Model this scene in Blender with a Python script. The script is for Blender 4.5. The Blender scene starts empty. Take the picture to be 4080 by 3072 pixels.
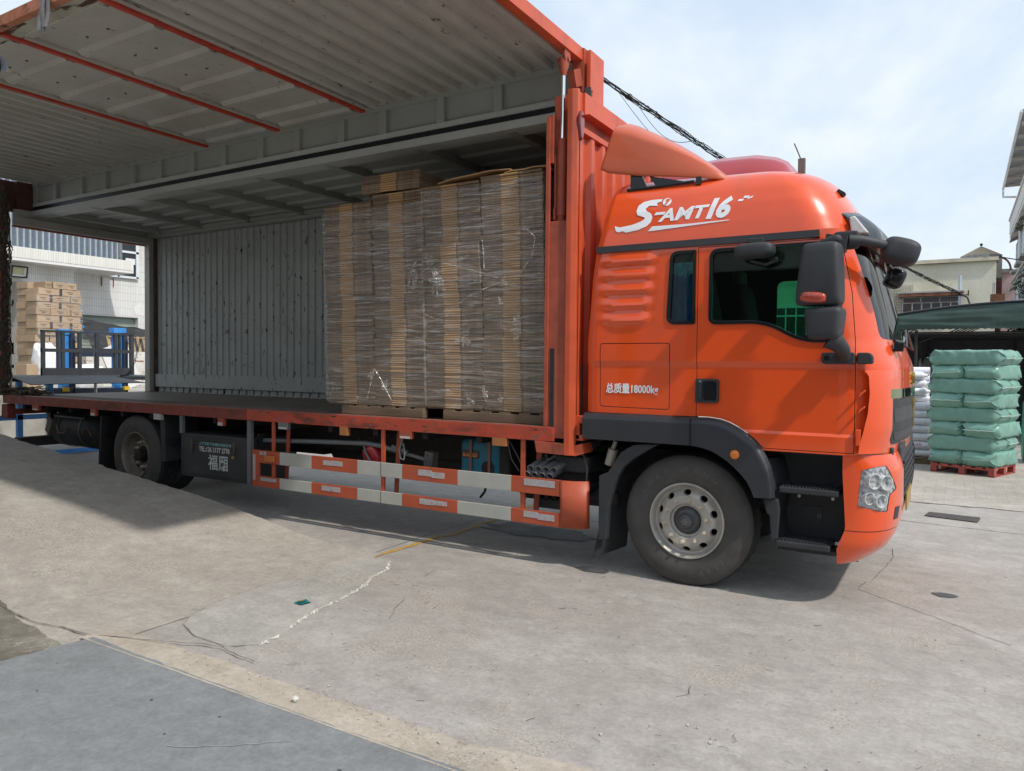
import bpy, bmesh, math, random
from mathutils import Matrix, Vector, noise
random.seed(7)
SC = bpy.context.scene
COL = SC.collection
rad = math.radians

# ------------------------------------------------------------------ camera
cam_d = bpy.data.cameras.new('camera')
cam = bpy.data.objects.new('camera', cam_d)
COL.objects.link(cam)
cam_d.sensor_fit = 'HORIZONTAL'; cam_d.sensor_width = 36.0; cam_d.lens = 25.99
cam_d.clip_start = 0.05; cam_d.clip_end = 600.0
_rt = Vector((0.85638057, 0.51625874, 0.00944661))
_dn = Vector((0.02294189, -0.01976666, -0.99954137))
_fw = Vector((-0.51583524, 0.85620453, -0.02877174))
_m = Matrix.Identity(4)
for _i in range(3):
    _m[_i][0] = _rt[_i]; _m[_i][1] = -_dn[_i]; _m[_i][2] = -_fw[_i]
_m.translation = Vector((1.79396827, -5.5182054, 1.72354356))
cam.matrix_world = _m
SC.camera = cam

# ------------------------------------------------------------------ sky, sun, exposure
SUNV = Vector((0.82, -0.235, 1.0)).normalized()          # towards the sun
SUN_EL = math.asin(SUNV.z)
SUN_AZ = math.atan2(SUNV.x, SUNV.y)                     # clockwise from +Y
world = bpy.data.worlds.new('World'); SC.world = world; world.use_nodes = True
wn = world.node_tree.nodes; wl = world.node_tree.links; wn.clear()
w_out = wn.new('ShaderNodeOutputWorld'); w_bg = wn.new('ShaderNodeBackground')
w_sky = wn.new('ShaderNodeTexSky'); w_sky.sky_type = 'NISHITA'; w_sky.sun_disc = False
w_sky.sun_elevation = SUN_EL; w_sky.sun_rotation = SUN_AZ
w_sky.altitude = 20; w_sky.air_density = 1.0; w_sky.dust_density = 2.2; w_sky.ozone_density = 1.2
w_tc = wn.new('ShaderNodeTexCoord'); w_map = wn.new('ShaderNodeMapping')
w_map.inputs['Scale'].default_value = (1.0, 1.0, 1.7); w_map.inputs['Rotation'].default_value = (0.1, 0.25, 0.7)
w_n = wn.new('ShaderNodeTexNoise'); w_n.inputs['Scale'].default_value = 1.7; w_n.inputs['Detail'].default_value = 9
w_n.inputs['Roughness'].default_value = 0.58; w_n.inputs['Distortion'].default_value = 0.2
w_r = wn.new('ShaderNodeValToRGB')
w_r.color_ramp.elements[0].position = 0.34; w_r.color_ramp.elements[0].color = (.78, .78, .78, 1)
w_r.color_ramp.elements[1].position = 0.72; w_r.color_ramp.elements[1].color = (.96, .96, .96, 1)
w_mix = wn.new('ShaderNodeMix'); w_mix.data_type = 'RGBA'
w_c = wn.new('ShaderNodeValToRGB')                         # thin sunlit cloud veil, whiter where thicker
w_c.color_ramp.elements[0].position = 0.47; w_c.color_ramp.elements[0].color = (4.6, 5.45, 6.45, 1)
w_c.color_ramp.elements[1].position = 0.62; w_c.color_ramp.elements[1].color = (5.95, 6.35, 6.7, 1)
wl.new(w_n.outputs['Fac'], w_c.inputs['Fac']); wl.new(w_c.outputs['Color'], w_mix.inputs['B'])
wl.new(w_tc.outputs['Generated'], w_map.inputs['Vector']); wl.new(w_map.outputs['Vector'], w_n.inputs['Vector'])
wl.new(w_n.outputs['Fac'], w_r.inputs['Fac']); wl.new(w_r.outputs['Color'], w_mix.inputs['Factor'])
wl.new(w_sky.outputs['Color'], w_mix.inputs['A']); wl.new(w_mix.outputs['Result'], w_bg.inputs['Color'])
w_bg.inputs['Strength'].default_value = 0.15
wl.new(w_bg.outputs['Background'], w_out.inputs['Surface'])
sun_d = bpy.data.lights.new('sun', 'SUN'); sun_d.energy = 2.9; sun_d.angle = rad(2.0); sun_d.color = (1.0, .945, .87)
sun = bpy.data.objects.new('sun', sun_d); COL.objects.link(sun)
sun.rotation_euler = (-SUNV).to_track_quat('-Z', 'Y').to_euler(); sun.location = (10, -4, 15)
vs = SC.view_settings
SC.display_settings.display_device = 'sRGB'
vs.view_transform = 'Standard'; vs.look = 'None'; vs.gamma = 1.0; vs.use_curve_mapping = False; vs.exposure = 0.12
SC.render.film_transparent = False

# ------------------------------------------------------------------ materials
MATS = {}
def _node(nt, t, **k):
    n = nt.nodes.new(t)
    for a, b in k.items(): setattr(n, a, b)
    return n
def pmat(name, col, rough=.55, metal=0., var=.12, scale=4., stretch=(1, 1, 1), bump=0., bscale=60., chips=None,
         coat=0., dirt=None, trans=0., spec=.5, rvar=0., fleck=None, rnd=0.):
    """procedural principled material: noise-varied colour, optional chips / dirt / flecks, bump"""
    if name in MATS: return MATS[name]
    m = bpy.data.materials.new(name); m.use_nodes = True; nt = m.node_tree; L = nt.links
    bs = nt.nodes['Principled BSDF']
    bs.inputs['Roughness'].default_value = rough; bs.inputs['Metallic'].default_value = metal
    bs.inputs['Specular IOR Level'].default_value = spec
    if coat: bs.inputs['Coat Weight'].default_value = coat; bs.inputs['Coat Roughness'].default_value = .035
    tc = _node(nt, 'ShaderNodeTexCoord'); mp = _node(nt, 'ShaderNodeMapping'); mp.inputs['Scale'].default_value = stretch
    L.new(tc.outputs['Object'], mp.inputs['Vector'])
    n1 = _node(nt, 'ShaderNodeTexNoise'); n1.inputs['Scale'].default_value = scale; n1.inputs['Detail'].default_value = 8; n1.inputs['Roughness'].default_value = .62
    L.new(mp.outputs['Vector'], n1.inputs['Vector'])
    rp = _node(nt, 'ShaderNodeValToRGB')
    c0 = [max(0, c * (1 - var)) for c in col[:3]] + [1]; c1 = [min(1, c * (1 + var)) for c in col[:3]] + [1]
    rp.color_ramp.elements[0].position = .32; rp.color_ramp.elements[0].color = c0
    rp.color_ramp.elements[1].position = .68; rp.color_ramp.elements[1].color = c1
    L.new(n1.outputs['Fac'], rp.inputs['Fac']); cur = rp.outputs['Color']
    def layer(cur, c, thr, sc, st, soft=.06, det=6, seed=0.):
        mp2 = _node(nt, 'ShaderNodeMapping'); mp2.inputs['Scale'].default_value = st; mp2.inputs['Location'].default_value = (seed, seed * 1.7, seed * .6)
        L.new(tc.outputs['Object'], mp2.inputs['Vector'])
        nn = _node(nt, 'ShaderNodeTexNoise'); nn.inputs['Scale'].default_value = sc; nn.inputs['Detail'].default_value = det; nn.inputs['Roughness'].default_value = .6
        L.new(mp2.outputs['Vector'], nn.inputs['Vector'])
        r2 = _node(nt, 'ShaderNodeValToRGB'); r2.color_ramp.elements[0].position = thr; r2.color_ramp.elements[1].position = thr + soft
        L.new(nn.outputs['Fac'], r2.inputs['Fac'])
        mx = _node(nt, 'ShaderNodeMix', data_type='RGBA'); mx.inputs['B'].default_value = tuple(c[:3]) + (1,)
        L.new(r2.outputs['Color'], mx.inputs['Factor']); L.new(cur, mx.inputs['A'])
        return mx.outputs['Result']
    for k, d in enumerate(dirt or []): cur = layer(cur, *d, seed=3.1 + k)
    for k, d in enumerate(chips or []): cur = layer(cur, *d, seed=9.3 + 2 * k)
    if rnd:
        oi = _node(nt, 'ShaderNodeObjectInfo'); ml = _node(nt, 'ShaderNodeMath', operation='MULTIPLY_ADD'); ml.inputs[1].default_value = 2 * rnd; ml.inputs[2].default_value = 1 - rnd
        L.new(oi.outputs['Random'], ml.inputs[0])
        hs = _node(nt, 'ShaderNodeHueSaturation'); L.new(ml.outputs[0], hs.inputs['Value']); L.new(cur, hs.inputs['Color']); cur = hs.outputs['Color']
    L.new(cur, bs.inputs['Base Color'])
    if rvar:
        mr = _node(nt, 'ShaderNodeMapRange'); mr.inputs['To Min'].default_value = max(.02, rough - rvar); mr.inputs['To Max'].default_value = min(1, rough + rvar)
        L.new(n1.outputs['Fac'], mr.inputs['Value']); L.new(mr.outputs['Result'], bs.inputs['Roughness'])
    if bump:
        nb = _node(nt, 'ShaderNodeTexNoise'); nb.inputs['Scale'].default_value = bscale; nb.inputs['Detail'].default_value = 5
        L.new(mp.outputs['Vector'], nb.inputs['Vector'])
        b = _node(nt, 'ShaderNodeBump'); b.inputs['Strength'].default_value = bump; b.inputs['Distance'].default_value = .01
        L.new(nb.outputs['Fac'], b.inputs['Height']); L.new(b.outputs['Normal'], bs.inputs['Normal'])
    MATS[name] = m
    return m
def glassmat(name, tint, refl=.9, rough=.0, ior=1.5):
    m = bpy.data.materials.new(name); m.use_nodes = True; nt = m.node_tree; L = nt.links; nt.nodes.clear()
    o = _node(nt, 'ShaderNodeOutputMaterial'); t = _node(nt, 'ShaderNodeBsdfTransparent'); g = _node(nt, 'ShaderNodeBsdfGlossy')
    t.inputs['Color'].default_value = tuple(tint) + (1,); g.inputs['Roughness'].default_value = rough; g.inputs['Color'].default_value = (refl, refl, refl, 1)
    f = _node(nt, 'ShaderNodeFresnel'); f.inputs['IOR'].default_value = ior; mx = _node(nt, 'ShaderNodeMixShader')
    L.new(f.outputs[0], mx.inputs[0]); L.new(t.outputs[0], mx.inputs[1]); L.new(g.outputs[0], mx.inputs[2]); L.new(mx.outputs[0], o.inputs['Surface'])
    MATS[name] = m
    return m

RUST = (.09, .035, .015)
M_cab = pmat('orange_cab_paint', (.76, .080, .009), rough=.30, var=.06, scale=1.5, coat=.75, bump=.008, bscale=3, dirt=[((.40, .085, .035), .60, 2.2, (1, 1, .5), .3)])
M_fair = pmat('faded_orange_fairing', (.52, .100, .038), rough=.38, var=.08, scale=2.5, coat=.25)
M_box = pmat('box_orange_paint', (.56, .085, .028), rough=.45, var=.12, scale=5, coat=.2, dirt=[((.17, .045, .03), .58, 3, (1, 1, .25), .25)])
M_boxd = pmat('box_orange_dusty', (.36, .075, .040), rough=.6, var=.2, scale=6, dirt=[((.07, .03, .02), .56, 3.5, (1, 1, .5), .2)])
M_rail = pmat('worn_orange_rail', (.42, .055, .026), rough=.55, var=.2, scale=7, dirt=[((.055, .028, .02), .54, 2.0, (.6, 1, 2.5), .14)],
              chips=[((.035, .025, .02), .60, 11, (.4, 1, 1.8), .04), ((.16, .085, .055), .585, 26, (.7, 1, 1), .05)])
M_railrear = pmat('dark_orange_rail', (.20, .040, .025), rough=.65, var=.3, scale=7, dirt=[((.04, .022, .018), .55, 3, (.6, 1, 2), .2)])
GREYPAINT = (.41, .402, .368)
M_grey = pmat('grey_paint_worn', GREYPAINT, rough=.45, var=.10, scale=2.2, dirt=[((.345, .305, .262), .52, 1.2, (1, 1, 1), .25)],
              chips=[((.09, .07, .055), .66, 6.5, (2.4, 1.2, 4.0), .014), (RUST, .68, 11, (2.4, 1, 1), .02)])
M_grey2 = pmat('grey_paint_clean', (.33, .345, .32), rough=.45, var=.07, scale=2, chips=[((.09, .06, .04), .71, 9, (1, 1, 1), .02)])
M_greywall = pmat('grey_wall_worn', (.385, .41, .395), rough=.5, var=.10, scale=2.2, dirt=[((.30, .305, .28), .54, 1.2, (1, 1, .6), .25)],
              chips=[((.035, .03, .026), .625, 8.5, (2.6, 1, .7), .012), (RUST, .67, 15, (1, 1, 1), .02)])
M_white = pmat('white_channel_paint', (.45, .47, .45), rough=.45, var=.07, scale=3, chips=[((.2, .12, .06), .72, 10, (.3, 1, 1), .03)])
M_redbeam = pmat('red_beam_worn', (.42, .040, .018), rough=.5, var=.25, scale=7, dirt=[((.10, .03, .02), .60, 6, (1, .6, 1), .15)])
M_deck = pmat('steel_deck_brown', (.175, .148, .122), rough=.5, metal=.25, var=.25, scale=2.5, bump=.25, bscale=90, dirt=[((.06, .05, .045), .56, 2.5, (1, 1, 1), .2)])
M_black = pmat('black_textured_plastic', (.028, .030, .034), rough=.58, var=.15, scale=8, bump=.12, bscale=320, dirt=[((.06, .058, .056), .62, 3, (1, 1, 1), .25)])
M_blackg = pmat('black_gloss', (.010, .011, .013), rough=.18, var=.05)
M_rubber = pmat('tyre_rubber', (.066, .061, .057), rough=.78, var=.22, scale=6, bump=.06, bscale=150, dirt=[((.085, .078, .070), .55, 4, (1, 1, 1), .3)])
M_tread = pmat('tyre_tread', (.022, .022, .024), rough=.8, var=.2, scale=12, bump=.1, bscale=120)
M_rim = pmat('steel_rim_silver', (.45, .43, .39), rough=.45, metal=.35, var=.16, scale=6, dirt=[((.20, .15, .10), .58, 5, (1, 1, 1), .25)])
M_rimold = pmat('steel_rim_dirty', (.20, .17, .14), rough=.55, metal=.35, var=.25, scale=7, dirt=[((.06, .045, .035), .52, 4, (1, 1, 1), .25)])
M_steel = pmat('bare_steel', (.42, .42, .42), rough=.35, metal=.9, var=.12, scale=10)
M_chrome = pmat('chrome', (.78, .80, .82), rough=.07, metal=1, var=.03)
M_gold = pmat('gold_trim', (.72, .50, .10), rough=.15, metal=1, var=.05)
M_chassis = pmat('chassis_black', (.016, .015, .015), rough=.7, var=.3, scale=6, dirt=[((.06, .05, .042), .60, 4, (1, 1, 1), .2)])
M_tank = pmat('tank_dark_grey', (.030, .033, .036), rough=.6, var=.25, scale=4, dirt=[((.085, .07, .055), .56, 2.5, (1, 1, 1), .25)])
M_galv = pmat('galvanised_grey', (.20, .215, .225), rough=.5, metal=.4, var=.15, scale=8)
M_lamp = pmat('amber_lens', (.75, .20, .01), rough=.25, var=.1, coat=.6)
M_redlens = pmat('dark_red_lens', (.16, .014, .016), rough=.12, var=.15, coat=.8)
M_tape = pmat('reflective_tape', (.46, .43, .44), rough=.35, var=.18, scale=40, metal=.3, dirt=[((.30, .22, .22), .60, 14, (1, 1, 1), .1)])
M_gwhite = pmat('guard_white_paint', (.40, .40, .36), rough=.5, var=.07, scale=4, chips=[((.12, .09, .06), .70, 9, (1, 1, 1), .03)])
M_gorange = pmat('guard_orange_paint', (.41, .078, .032), rough=.5, var=.12, scale=4, dirt=[((.20, .05, .03), .6, 3, (1, 1, 1), .2)])
M_decal = pmat('white_decal', (.80, .82, .85), rough=.4, var=.02)
M_decald = pmat('faded_white_paint', (.50, .50, .48), rough=.6, var=.2, scale=30)
M_decalt = pmat('faded_teal_print', (.18, .33, .34), rough=.6, var=.25, scale=30)
M_glass = glassmat('cab_side_glass', (.70, .82, .76), ior=1.5)
M_glassg = glassmat('cab_green_glass', (.27, .72, .54), ior=1.5)
M_glassw = glassmat('windshield_glass', (.66, .84, .70), ior=1.6)
M_lens = glassmat('clear_lens', (.93, .95, .95), ior=1.45)
def lampglass(name):  # clear lens with uneven white mixed in to paint its brightness
    m = glassmat(name, (.95, .96, .97), ior=1.6); nt = m.node_tree; L = nt.links; o = [n for n in nt.nodes if n.type == 'OUTPUT_MATERIAL'][0]; src = o.inputs['Surface'].links[0].from_socket
    p = _node(nt, 'ShaderNodeBsdfPrincipled'); p.inputs['Base Color'].default_value = (.86, .88, .90, 1); p.inputs['Roughness'].default_value = .12
    n = _node(nt, 'ShaderNodeTexNoise'); n.inputs['Scale'].default_value = 38; tc = _node(nt, 'ShaderNodeTexCoord'); L.new(tc.outputs['Object'], n.inputs['Vector'])
    r = _node(nt, 'ShaderNodeValToRGB'); r.color_ramp.elements[0].position = .38; r.color_ramp.elements[0].color = (.10, .10, .10, 1); r.color_ramp.elements[1].position = .62; r.color_ramp.elements[1].color = (.42, .42, .42, 1); L.new(n.outputs['Fac'], r.inputs['Fac'])
    x = _node(nt, 'ShaderNodeMixShader'); L.new(r.outputs['Color'], x.inputs[0]); L.new(src, x.inputs[1]); L.new(p.outputs[0], x.inputs[2]); L.new(x.outputs[0], o.inputs['Surface']); return m
M_lampg = lampglass('headlight_lens')
M_int = pmat('cab_interior_dark', (.040, .044, .050), rough=.85, var=.2)
M_intl = pmat('cab_headliner', (.16, .165, .17), rough=.9, var=.1)
M_curt = pmat('blue_curtain', (.045, .17, .45), rough=.9, var=.35, scale=12)
M_fringe = pmat('light_blue_fringe', (.16, .60, .92), rough=.9, var=.35, scale=40)
M_kraft = pmat('kraft_fold', (.43, .265, .125), rough=.75, var=.12, scale=12, rnd=.10)
M_kcut = pmat('kraft_cut_edge', (.205, .142, .092), rough=.9, var=.65, scale=16, stretch=(1.2, 1, 14), rnd=.35)
M_kraftb = pmat('kraft_box', (.41, .295, .195), rough=.75, var=.10, scale=5, rnd=.12)
M_wood = pmat('weathered_pallet_wood', (.15, .105, .068), rough=.85, var=.35, scale=5, stretch=(.35, 1, 3))
M_redwood = pmat('red_painted_pallet', (.32, .062, .045), rough=.7, var=.25, scale=7)
M_woodl = pmat('pale_pallet_wood', (.40, .29, .18), rough=.85, var=.25, scale=5)
M_blue = pmat('blue_lift_paint', (.045, .26, .66), rough=.45, var=.15, scale=4, dirt=[((.05, .08, .12), .64, 5, (1, 1, 1), .1)])
M_navy = pmat('dark_blue_frame', (.018, .030, .060), rough=.5, var=.2)
M_dsteel = pmat('dark_painted_steel', (.036, .038, .044), rough=.55, var=.25, scale=5)
M_tread_pl = pmat('dark_chequer_plate', (.075, .078, .085), rough=.5, metal=.4, var=.2, scale=4, bump=.3, bscale=70)
M_rustm = pmat('rusty_steel', (.16, .065, .032), rough=.8, var=.4, scale=8)
M_whitesack = pmat('white_woven_sack', (.74, .75, .77), rough=.7, var=.06, scale=5, bump=.2, bscale=25)
M_tarp = pmat('black_tarpaulin', (.020, .021, .022), rough=.5, var=.25, scale=3)
M_net = pmat('frayed_rope_net', (.10, .082, .058), rough=.95, var=.35, scale=25)
# ------------------------------------------------------------------ mesh helpers
def V(*a): return Vector(a)
class MB:
    """collects faces; build() links them as ONE mesh object"""
    def __init__(s): s.v = []; s.f = []; s.mi = []; s.cm = 0
    def mat(s, i): s.cm = i; return s
    def add(s, vs, fs):
        b = len(s.v); s.v += [tuple(p) for p in vs]
        for f in fs: s.f.append([b + i for i in f]); s.mi.append(s.cm)
        return s
    def box(s, x0, x1, y0, y1, z0, z1):
        p = [(x, y, z) for z in (z0, z1) for y in (y0, y1) for x in (x0, x1)]
        return s.add(p, [(0, 2, 3, 1), (4, 5, 7, 6), (0, 1, 5, 4), (2, 6, 7, 3), (0, 4, 6, 2), (1, 3, 7, 5)])
    def obox(s, c, sz, rot=(0, 0, 0)):
        from mathutils import Euler
        E_ = Euler(rot).to_matrix(); c = Vector(c)
        p = [c + E_ @ Vector((sx * sz[0] / 2, sy * sz[1] / 2, sz_ * sz[2] / 2)) for sz_ in (-1, 1) for sy in (-1, 1) for sx in (-1, 1)]
        return s.add(p, [(0, 2, 3, 1), (4, 5, 7, 6), (0, 1, 5, 4), (2, 6, 7, 3), (0, 4, 6, 2), (1, 3, 7, 5)])
    def beam(s, a, b, w, h, up=(0, 0, 1)):
        a = Vector(a); b = Vector(b); d = (b - a).normalized(); u = Vector(up)
        sd = d.cross(u)
        if sd.length < 1e-4: sd = d.cross(Vector((1, 0, 0)))
        sd.normalize(); u2 = sd.cross(d).normalized()
        p = [q + sd * (i * w / 2) + u2 * (j * h / 2) for q in (a, b) for j in (-1, 1) for i in (-1, 1)]
        return s.add(p, [(0, 1, 3, 2), (4, 6, 7, 5), (0, 4, 5, 1), (2, 3, 7, 6), (0, 2, 6, 4), (1, 5, 7, 3)])
    def prism(s, poly, axis, a, b):
        """2-D polygon extruded along an axis ('x': poly=(y,z), 'y': (x,z), 'z': (x,y))"""
        def P(p, t): return (t, p[0], p[1]) if axis == 'x' else (p[0], t, p[1]) if axis == 'y' else (p[0], p[1], t)
        n = len(poly); vs = [P(p, a) for p in poly] + [P(p, b) for p in poly]
        fs = [tuple(range(n)), tuple(range(2 * n - 1, n - 1, -1))]
        fs += [(i, n + i, n + (i + 1) % n, (i + 1) % n) for i in range(n)]
        return s.add(vs, fs)
    def ring(s, outer, inner, axis, a, b):
        def P(p, t): return (t, p[0], p[1]) if axis == 'x' else (p[0], t, p[1]) if axis == 'y' else (p[0], p[1], t)
        n = len(outer); vs = [P(p, a) for p in outer] + [P(p, a) for p in inner] + [P(p, b) for p in outer] + [P(p, b) for p in inner]
        fs = []
        for i in range(n):
            j = (i + 1) % n
            fs += [(i, j, n + j, n + i), (2 * n + i, 3 * n + i, 3 * n + j, 2 * n + j), (i, 2 * n + i, 2 * n + j, j), (n + i, n + j, 3 * n + j, 3 * n + i)]
        return s.add(vs, fs)
    def tube(s, path, r, n=8, cap=True, closed=False):
        path = [Vector(p) for p in path]; rr = r if isinstance(r, (list, tuple)) else [r] * len(path)
        N = len(path); vs = []; prev = None
        for i, p in enumerate(path):
            d = ((path[(i + 1) % N] if (closed or i < N - 1) else p) - (path[i - 1] if (closed or i > 0) else p)).normalized()
            if prev is None:
                u = d.cross(Vector((0, 0, 1)))
                if u.length < .05: u = d.cross(Vector((1, 0, 0)))
            else: u = prev - d * prev.dot(d)
            u.normalize(); w = d.cross(u); prev = u
            vs += [p + (u * math.cos(2 * math.pi * k / n) + w * math.sin(2 * math.pi * k / n)) * rr[i] for k in range(n)]
        fs = []
        for i in range(N if closed else N - 1):
            j = (i + 1) % N
            fs += [(i * n + k, i * n + (k + 1) % n, j * n + (k + 1) % n, j * n + k) for k in range(n)]
        if cap and not closed: fs += [tuple(range(n - 1, -1, -1)), tuple(range((N - 1) * n, N * n))]
        return s.add(vs, fs)
    def cyl(s, a, b, r, n=16): return s.tube([a, b], r, n)
    def lathe(s, prof, c, axis='y', n=48, closed=False):
        """profile [(r, t)] spun round axis through c; t along the axis"""
        c = Vector(c); vs = []; m = len(prof)
        for k in range(n):
            a = 2 * math.pi * k / n; ca, sa = math.cos(a), math.sin(a)
            for r, t in prof:
                vs.append(c + (Vector((r * ca, t, r * sa)) if axis == 'y' else Vector((t, r * ca, r * sa)) if axis == 'x' else Vector((r * ca, r * sa, t))))
        fs = []
        for k in range(n):
            k2 = (k + 1) % n
            for i in range(m if closed else m - 1):
                j = (i + 1) % m
                fs.append((k * m + i, k * m + j, k2 * m + j, k2 * m + i))
        return s.add(vs, fs)
    def grid(s, fn, nu, nv):
        vs = [fn(i / nu, j / nv) for j in range(nv + 1) for i in range(nu + 1)]
        return s.add(vs, [(j * (nu + 1) + i, j * (nu + 1) + i + 1, (j + 1) * (nu + 1) + i + 1, (j + 1) * (nu + 1) + i) for j in range(nv) for i in range(nu)])
    def mesh(s, name, mats, smooth=None):
        me = bpy.data.meshes.new(name); me.from_pydata(s.v, [], s.f)
        for m in (mats if isinstance(mats, (list, tuple)) else [mats]): me.materials.append(m)
        if isinstance(mats, (list, tuple)) and len(mats) > 1: me.polygons.foreach_set('material_index', s.mi)
        bm = bmesh.new(); bm.from_mesh(me)
        bmesh.ops.recalc_face_normals(bm, faces=bm.faces); bm.to_mesh(me); bm.free()
        if smooth is not None: smooth_mesh(me, smooth)
        me.update()
        return me
    def build(s, name, mats, parent=None, smooth=None, bevel=0., **kw):
        return obj(name, s.mesh(name, mats, smooth), parent, bevel=bevel, **kw)
def smooth_mesh(me, ang=30):
    for p in me.polygons: p.use_smooth = True
    me.set_sharp_from_angle(angle=rad(ang))
def obj(name, me, parent=None, loc=None, rot=None, bevel=0., label=None, cat=None, group=None, kind=None, scale=None):
    o = bpy.data.objects.new(name, me); COL.objects.link(o)
    if loc is not None: o.location = loc
    if rot is not None: o.rotation_euler = rot
    if scale is not None: o.scale = scale
    if parent is not None: attach(o, parent)
    if bevel:
        b = o.modifiers.new('bevel', 'BEVEL'); b.width = bevel; b.segments = 2; b.limit_method = 'ANGLE'; b.angle_limit = rad(40)
        b.harden_normals = False
    tag(o, label, cat, group, kind)
    return o
def tag(o, label=None, cat=None, group=None, kind=None):
    if label: o['label'] = label
    if cat: o['category'] = cat
    if group: o['group'] = group
    if kind: o['kind'] = kind
    return o
ROOTLOC = {}
def thing(name, label, cat, loc=(0, 0, 0), group=None):
    o = bpy.data.objects.new(name, None); COL.objects.link(o); o.location = loc; o.empty_display_size = .2
    ROOTLOC[o.name] = Matrix.Translation(Vector(loc)).inverted()
    return tag(o, label, cat, group)
def attach(o, parent):
    """children are modelled in world coordinates; the inverse keeps them there"""
    o.parent = parent
    m = ROOTLOC.get(parent.name)
    if m is not None: o.matrix_parent_inverse = m
    elif parent.type == 'MESH' and (parent.location.length > 0 or any(abs(a) > 0 for a in parent.rotation_euler)):
        o.matrix_parent_inverse = (Matrix.Translation(parent.location) @ parent.rotation_euler.to_matrix().to_4x4()).inverted()
def lerp_tab(tab, z):
    if z <= tab[0][0]: return tab[0][1]
    for (a, va), (b, vb) in zip(tab, tab[1:]):
        if z <= b: return va + (vb - va) * (z - a) / (b - a)
    return tab[-1][1]
def sstep(a, b, x):
    t = max(0., min(1., (x - a) / (b - a))); return t * t * (3 - 2 * t)
def round_poly(pts, r, n=5):
    """rounds the corners of a 2-D polygon; r a number or a list"""
    out = []; N = len(pts)
    for i, p in enumerate(pts):
        p = Vector(p).to_2d(); a = Vector(pts[i - 1]).to_2d(); b = Vector(pts[(i + 1) % N]).to_2d()
        rr = r[i] if isinstance(r, (list, tuple)) else r
        rr = min(rr, (a - p).length * .49, (b - p).length * .49)
        if rr <= 1e-5: out.append(tuple(p)); continue
        q0 = p + (a - p).normalized() * rr; q1 = p + (b - p).normalized() * rr
        for k in range(n + 1):
            t = k / n; out.append(tuple(q0 * (1 - t) ** 2 + p * 2 * t * (1 - t) + q1 * t * t))
    return out
def inset_poly(pts, d):
    """offset a 2-D polygon inwards by d (outwards if negative)"""
    N = len(pts); A = sum(pts[i][0] * pts[(i + 1) % N][1] - pts[(i + 1) % N][0] * pts[i][1] for i in range(N))
    sg = 1 if A > 0 else -1; out = []
    for i in range(N):
        a = Vector(pts[i - 1]).to_2d(); p = Vector(pts[i]).to_2d(); b = Vector(pts[(i + 1) % N]).to_2d()
        d1 = (p - a).normalized(); d2 = (b - p).normalized()
        n1 = Vector((-d1.y, d1.x)) * sg; n2 = Vector((-d2.y, d2.x)) * sg
        n = n1 + n2
        if n.length < 1e-6: n = n1
        n.normalize(); k = max(.4, n.dot(n1)); out.append(tuple(p + n * (d / k)))
    return out
def boolean(me, cutters, op):
    """mesh boolean through modifiers, returns a new mesh"""
    o = bpy.data.objects.new('tmp', me); COL.objects.link(o); tmp = []
    for c in cutters:
        co = bpy.data.objects.new('tmpc', c); COL.objects.link(co); tmp.append(co)
        b = o.modifiers.new('b', 'BOOLEAN'); b.operation = op; b.object = co; b.solver = 'EXACT'
    dg = bpy.context.evaluated_depsgraph_get(); dg.update()
    r = bpy.data.meshes.new_from_object(o.evaluated_get(dg), preserve_all_data_layers=True, depsgraph=dg)
    for t in tmp: bpy.data.objects.remove(t)
    bpy.data.objects.remove(o)
    return r
def text_mesh(body, size, mat, M4, extrude=.0015, shear=0., bold=0., align='LEFT', space=1.):
    c = bpy.data.curves.new('txt', 'FONT'); c.body = body; c.size = size; c.extrude = extrude; c.shear = shear; c.offset = bold
    c.align_x = align; c.space_character = space; c.resolution_u = 3
    o = bpy.data.objects.new('txt', c); COL.objects.link(o)
    dg = bpy.context.evaluated_depsgraph_get(); dg.update()
    me = bpy.data.meshes.new_from_object(o.evaluated_get(dg), depsgraph=dg)
    bpy.data.objects.remove(o)
    me.transform(M4); me.materials.clear(); me.materials.append(mat)
    return me
def side_m(x, z, y): return Matrix(((1, 0, 0, x), (0, 0, -1, y), (0, 1, 0, z), (0, 0, 0, 1)))   # lettering on a face looking at -Y
def nz(x, y, z=0, s=1.): return noise.noise(Vector((x * s, y * s, z * s)))

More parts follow.
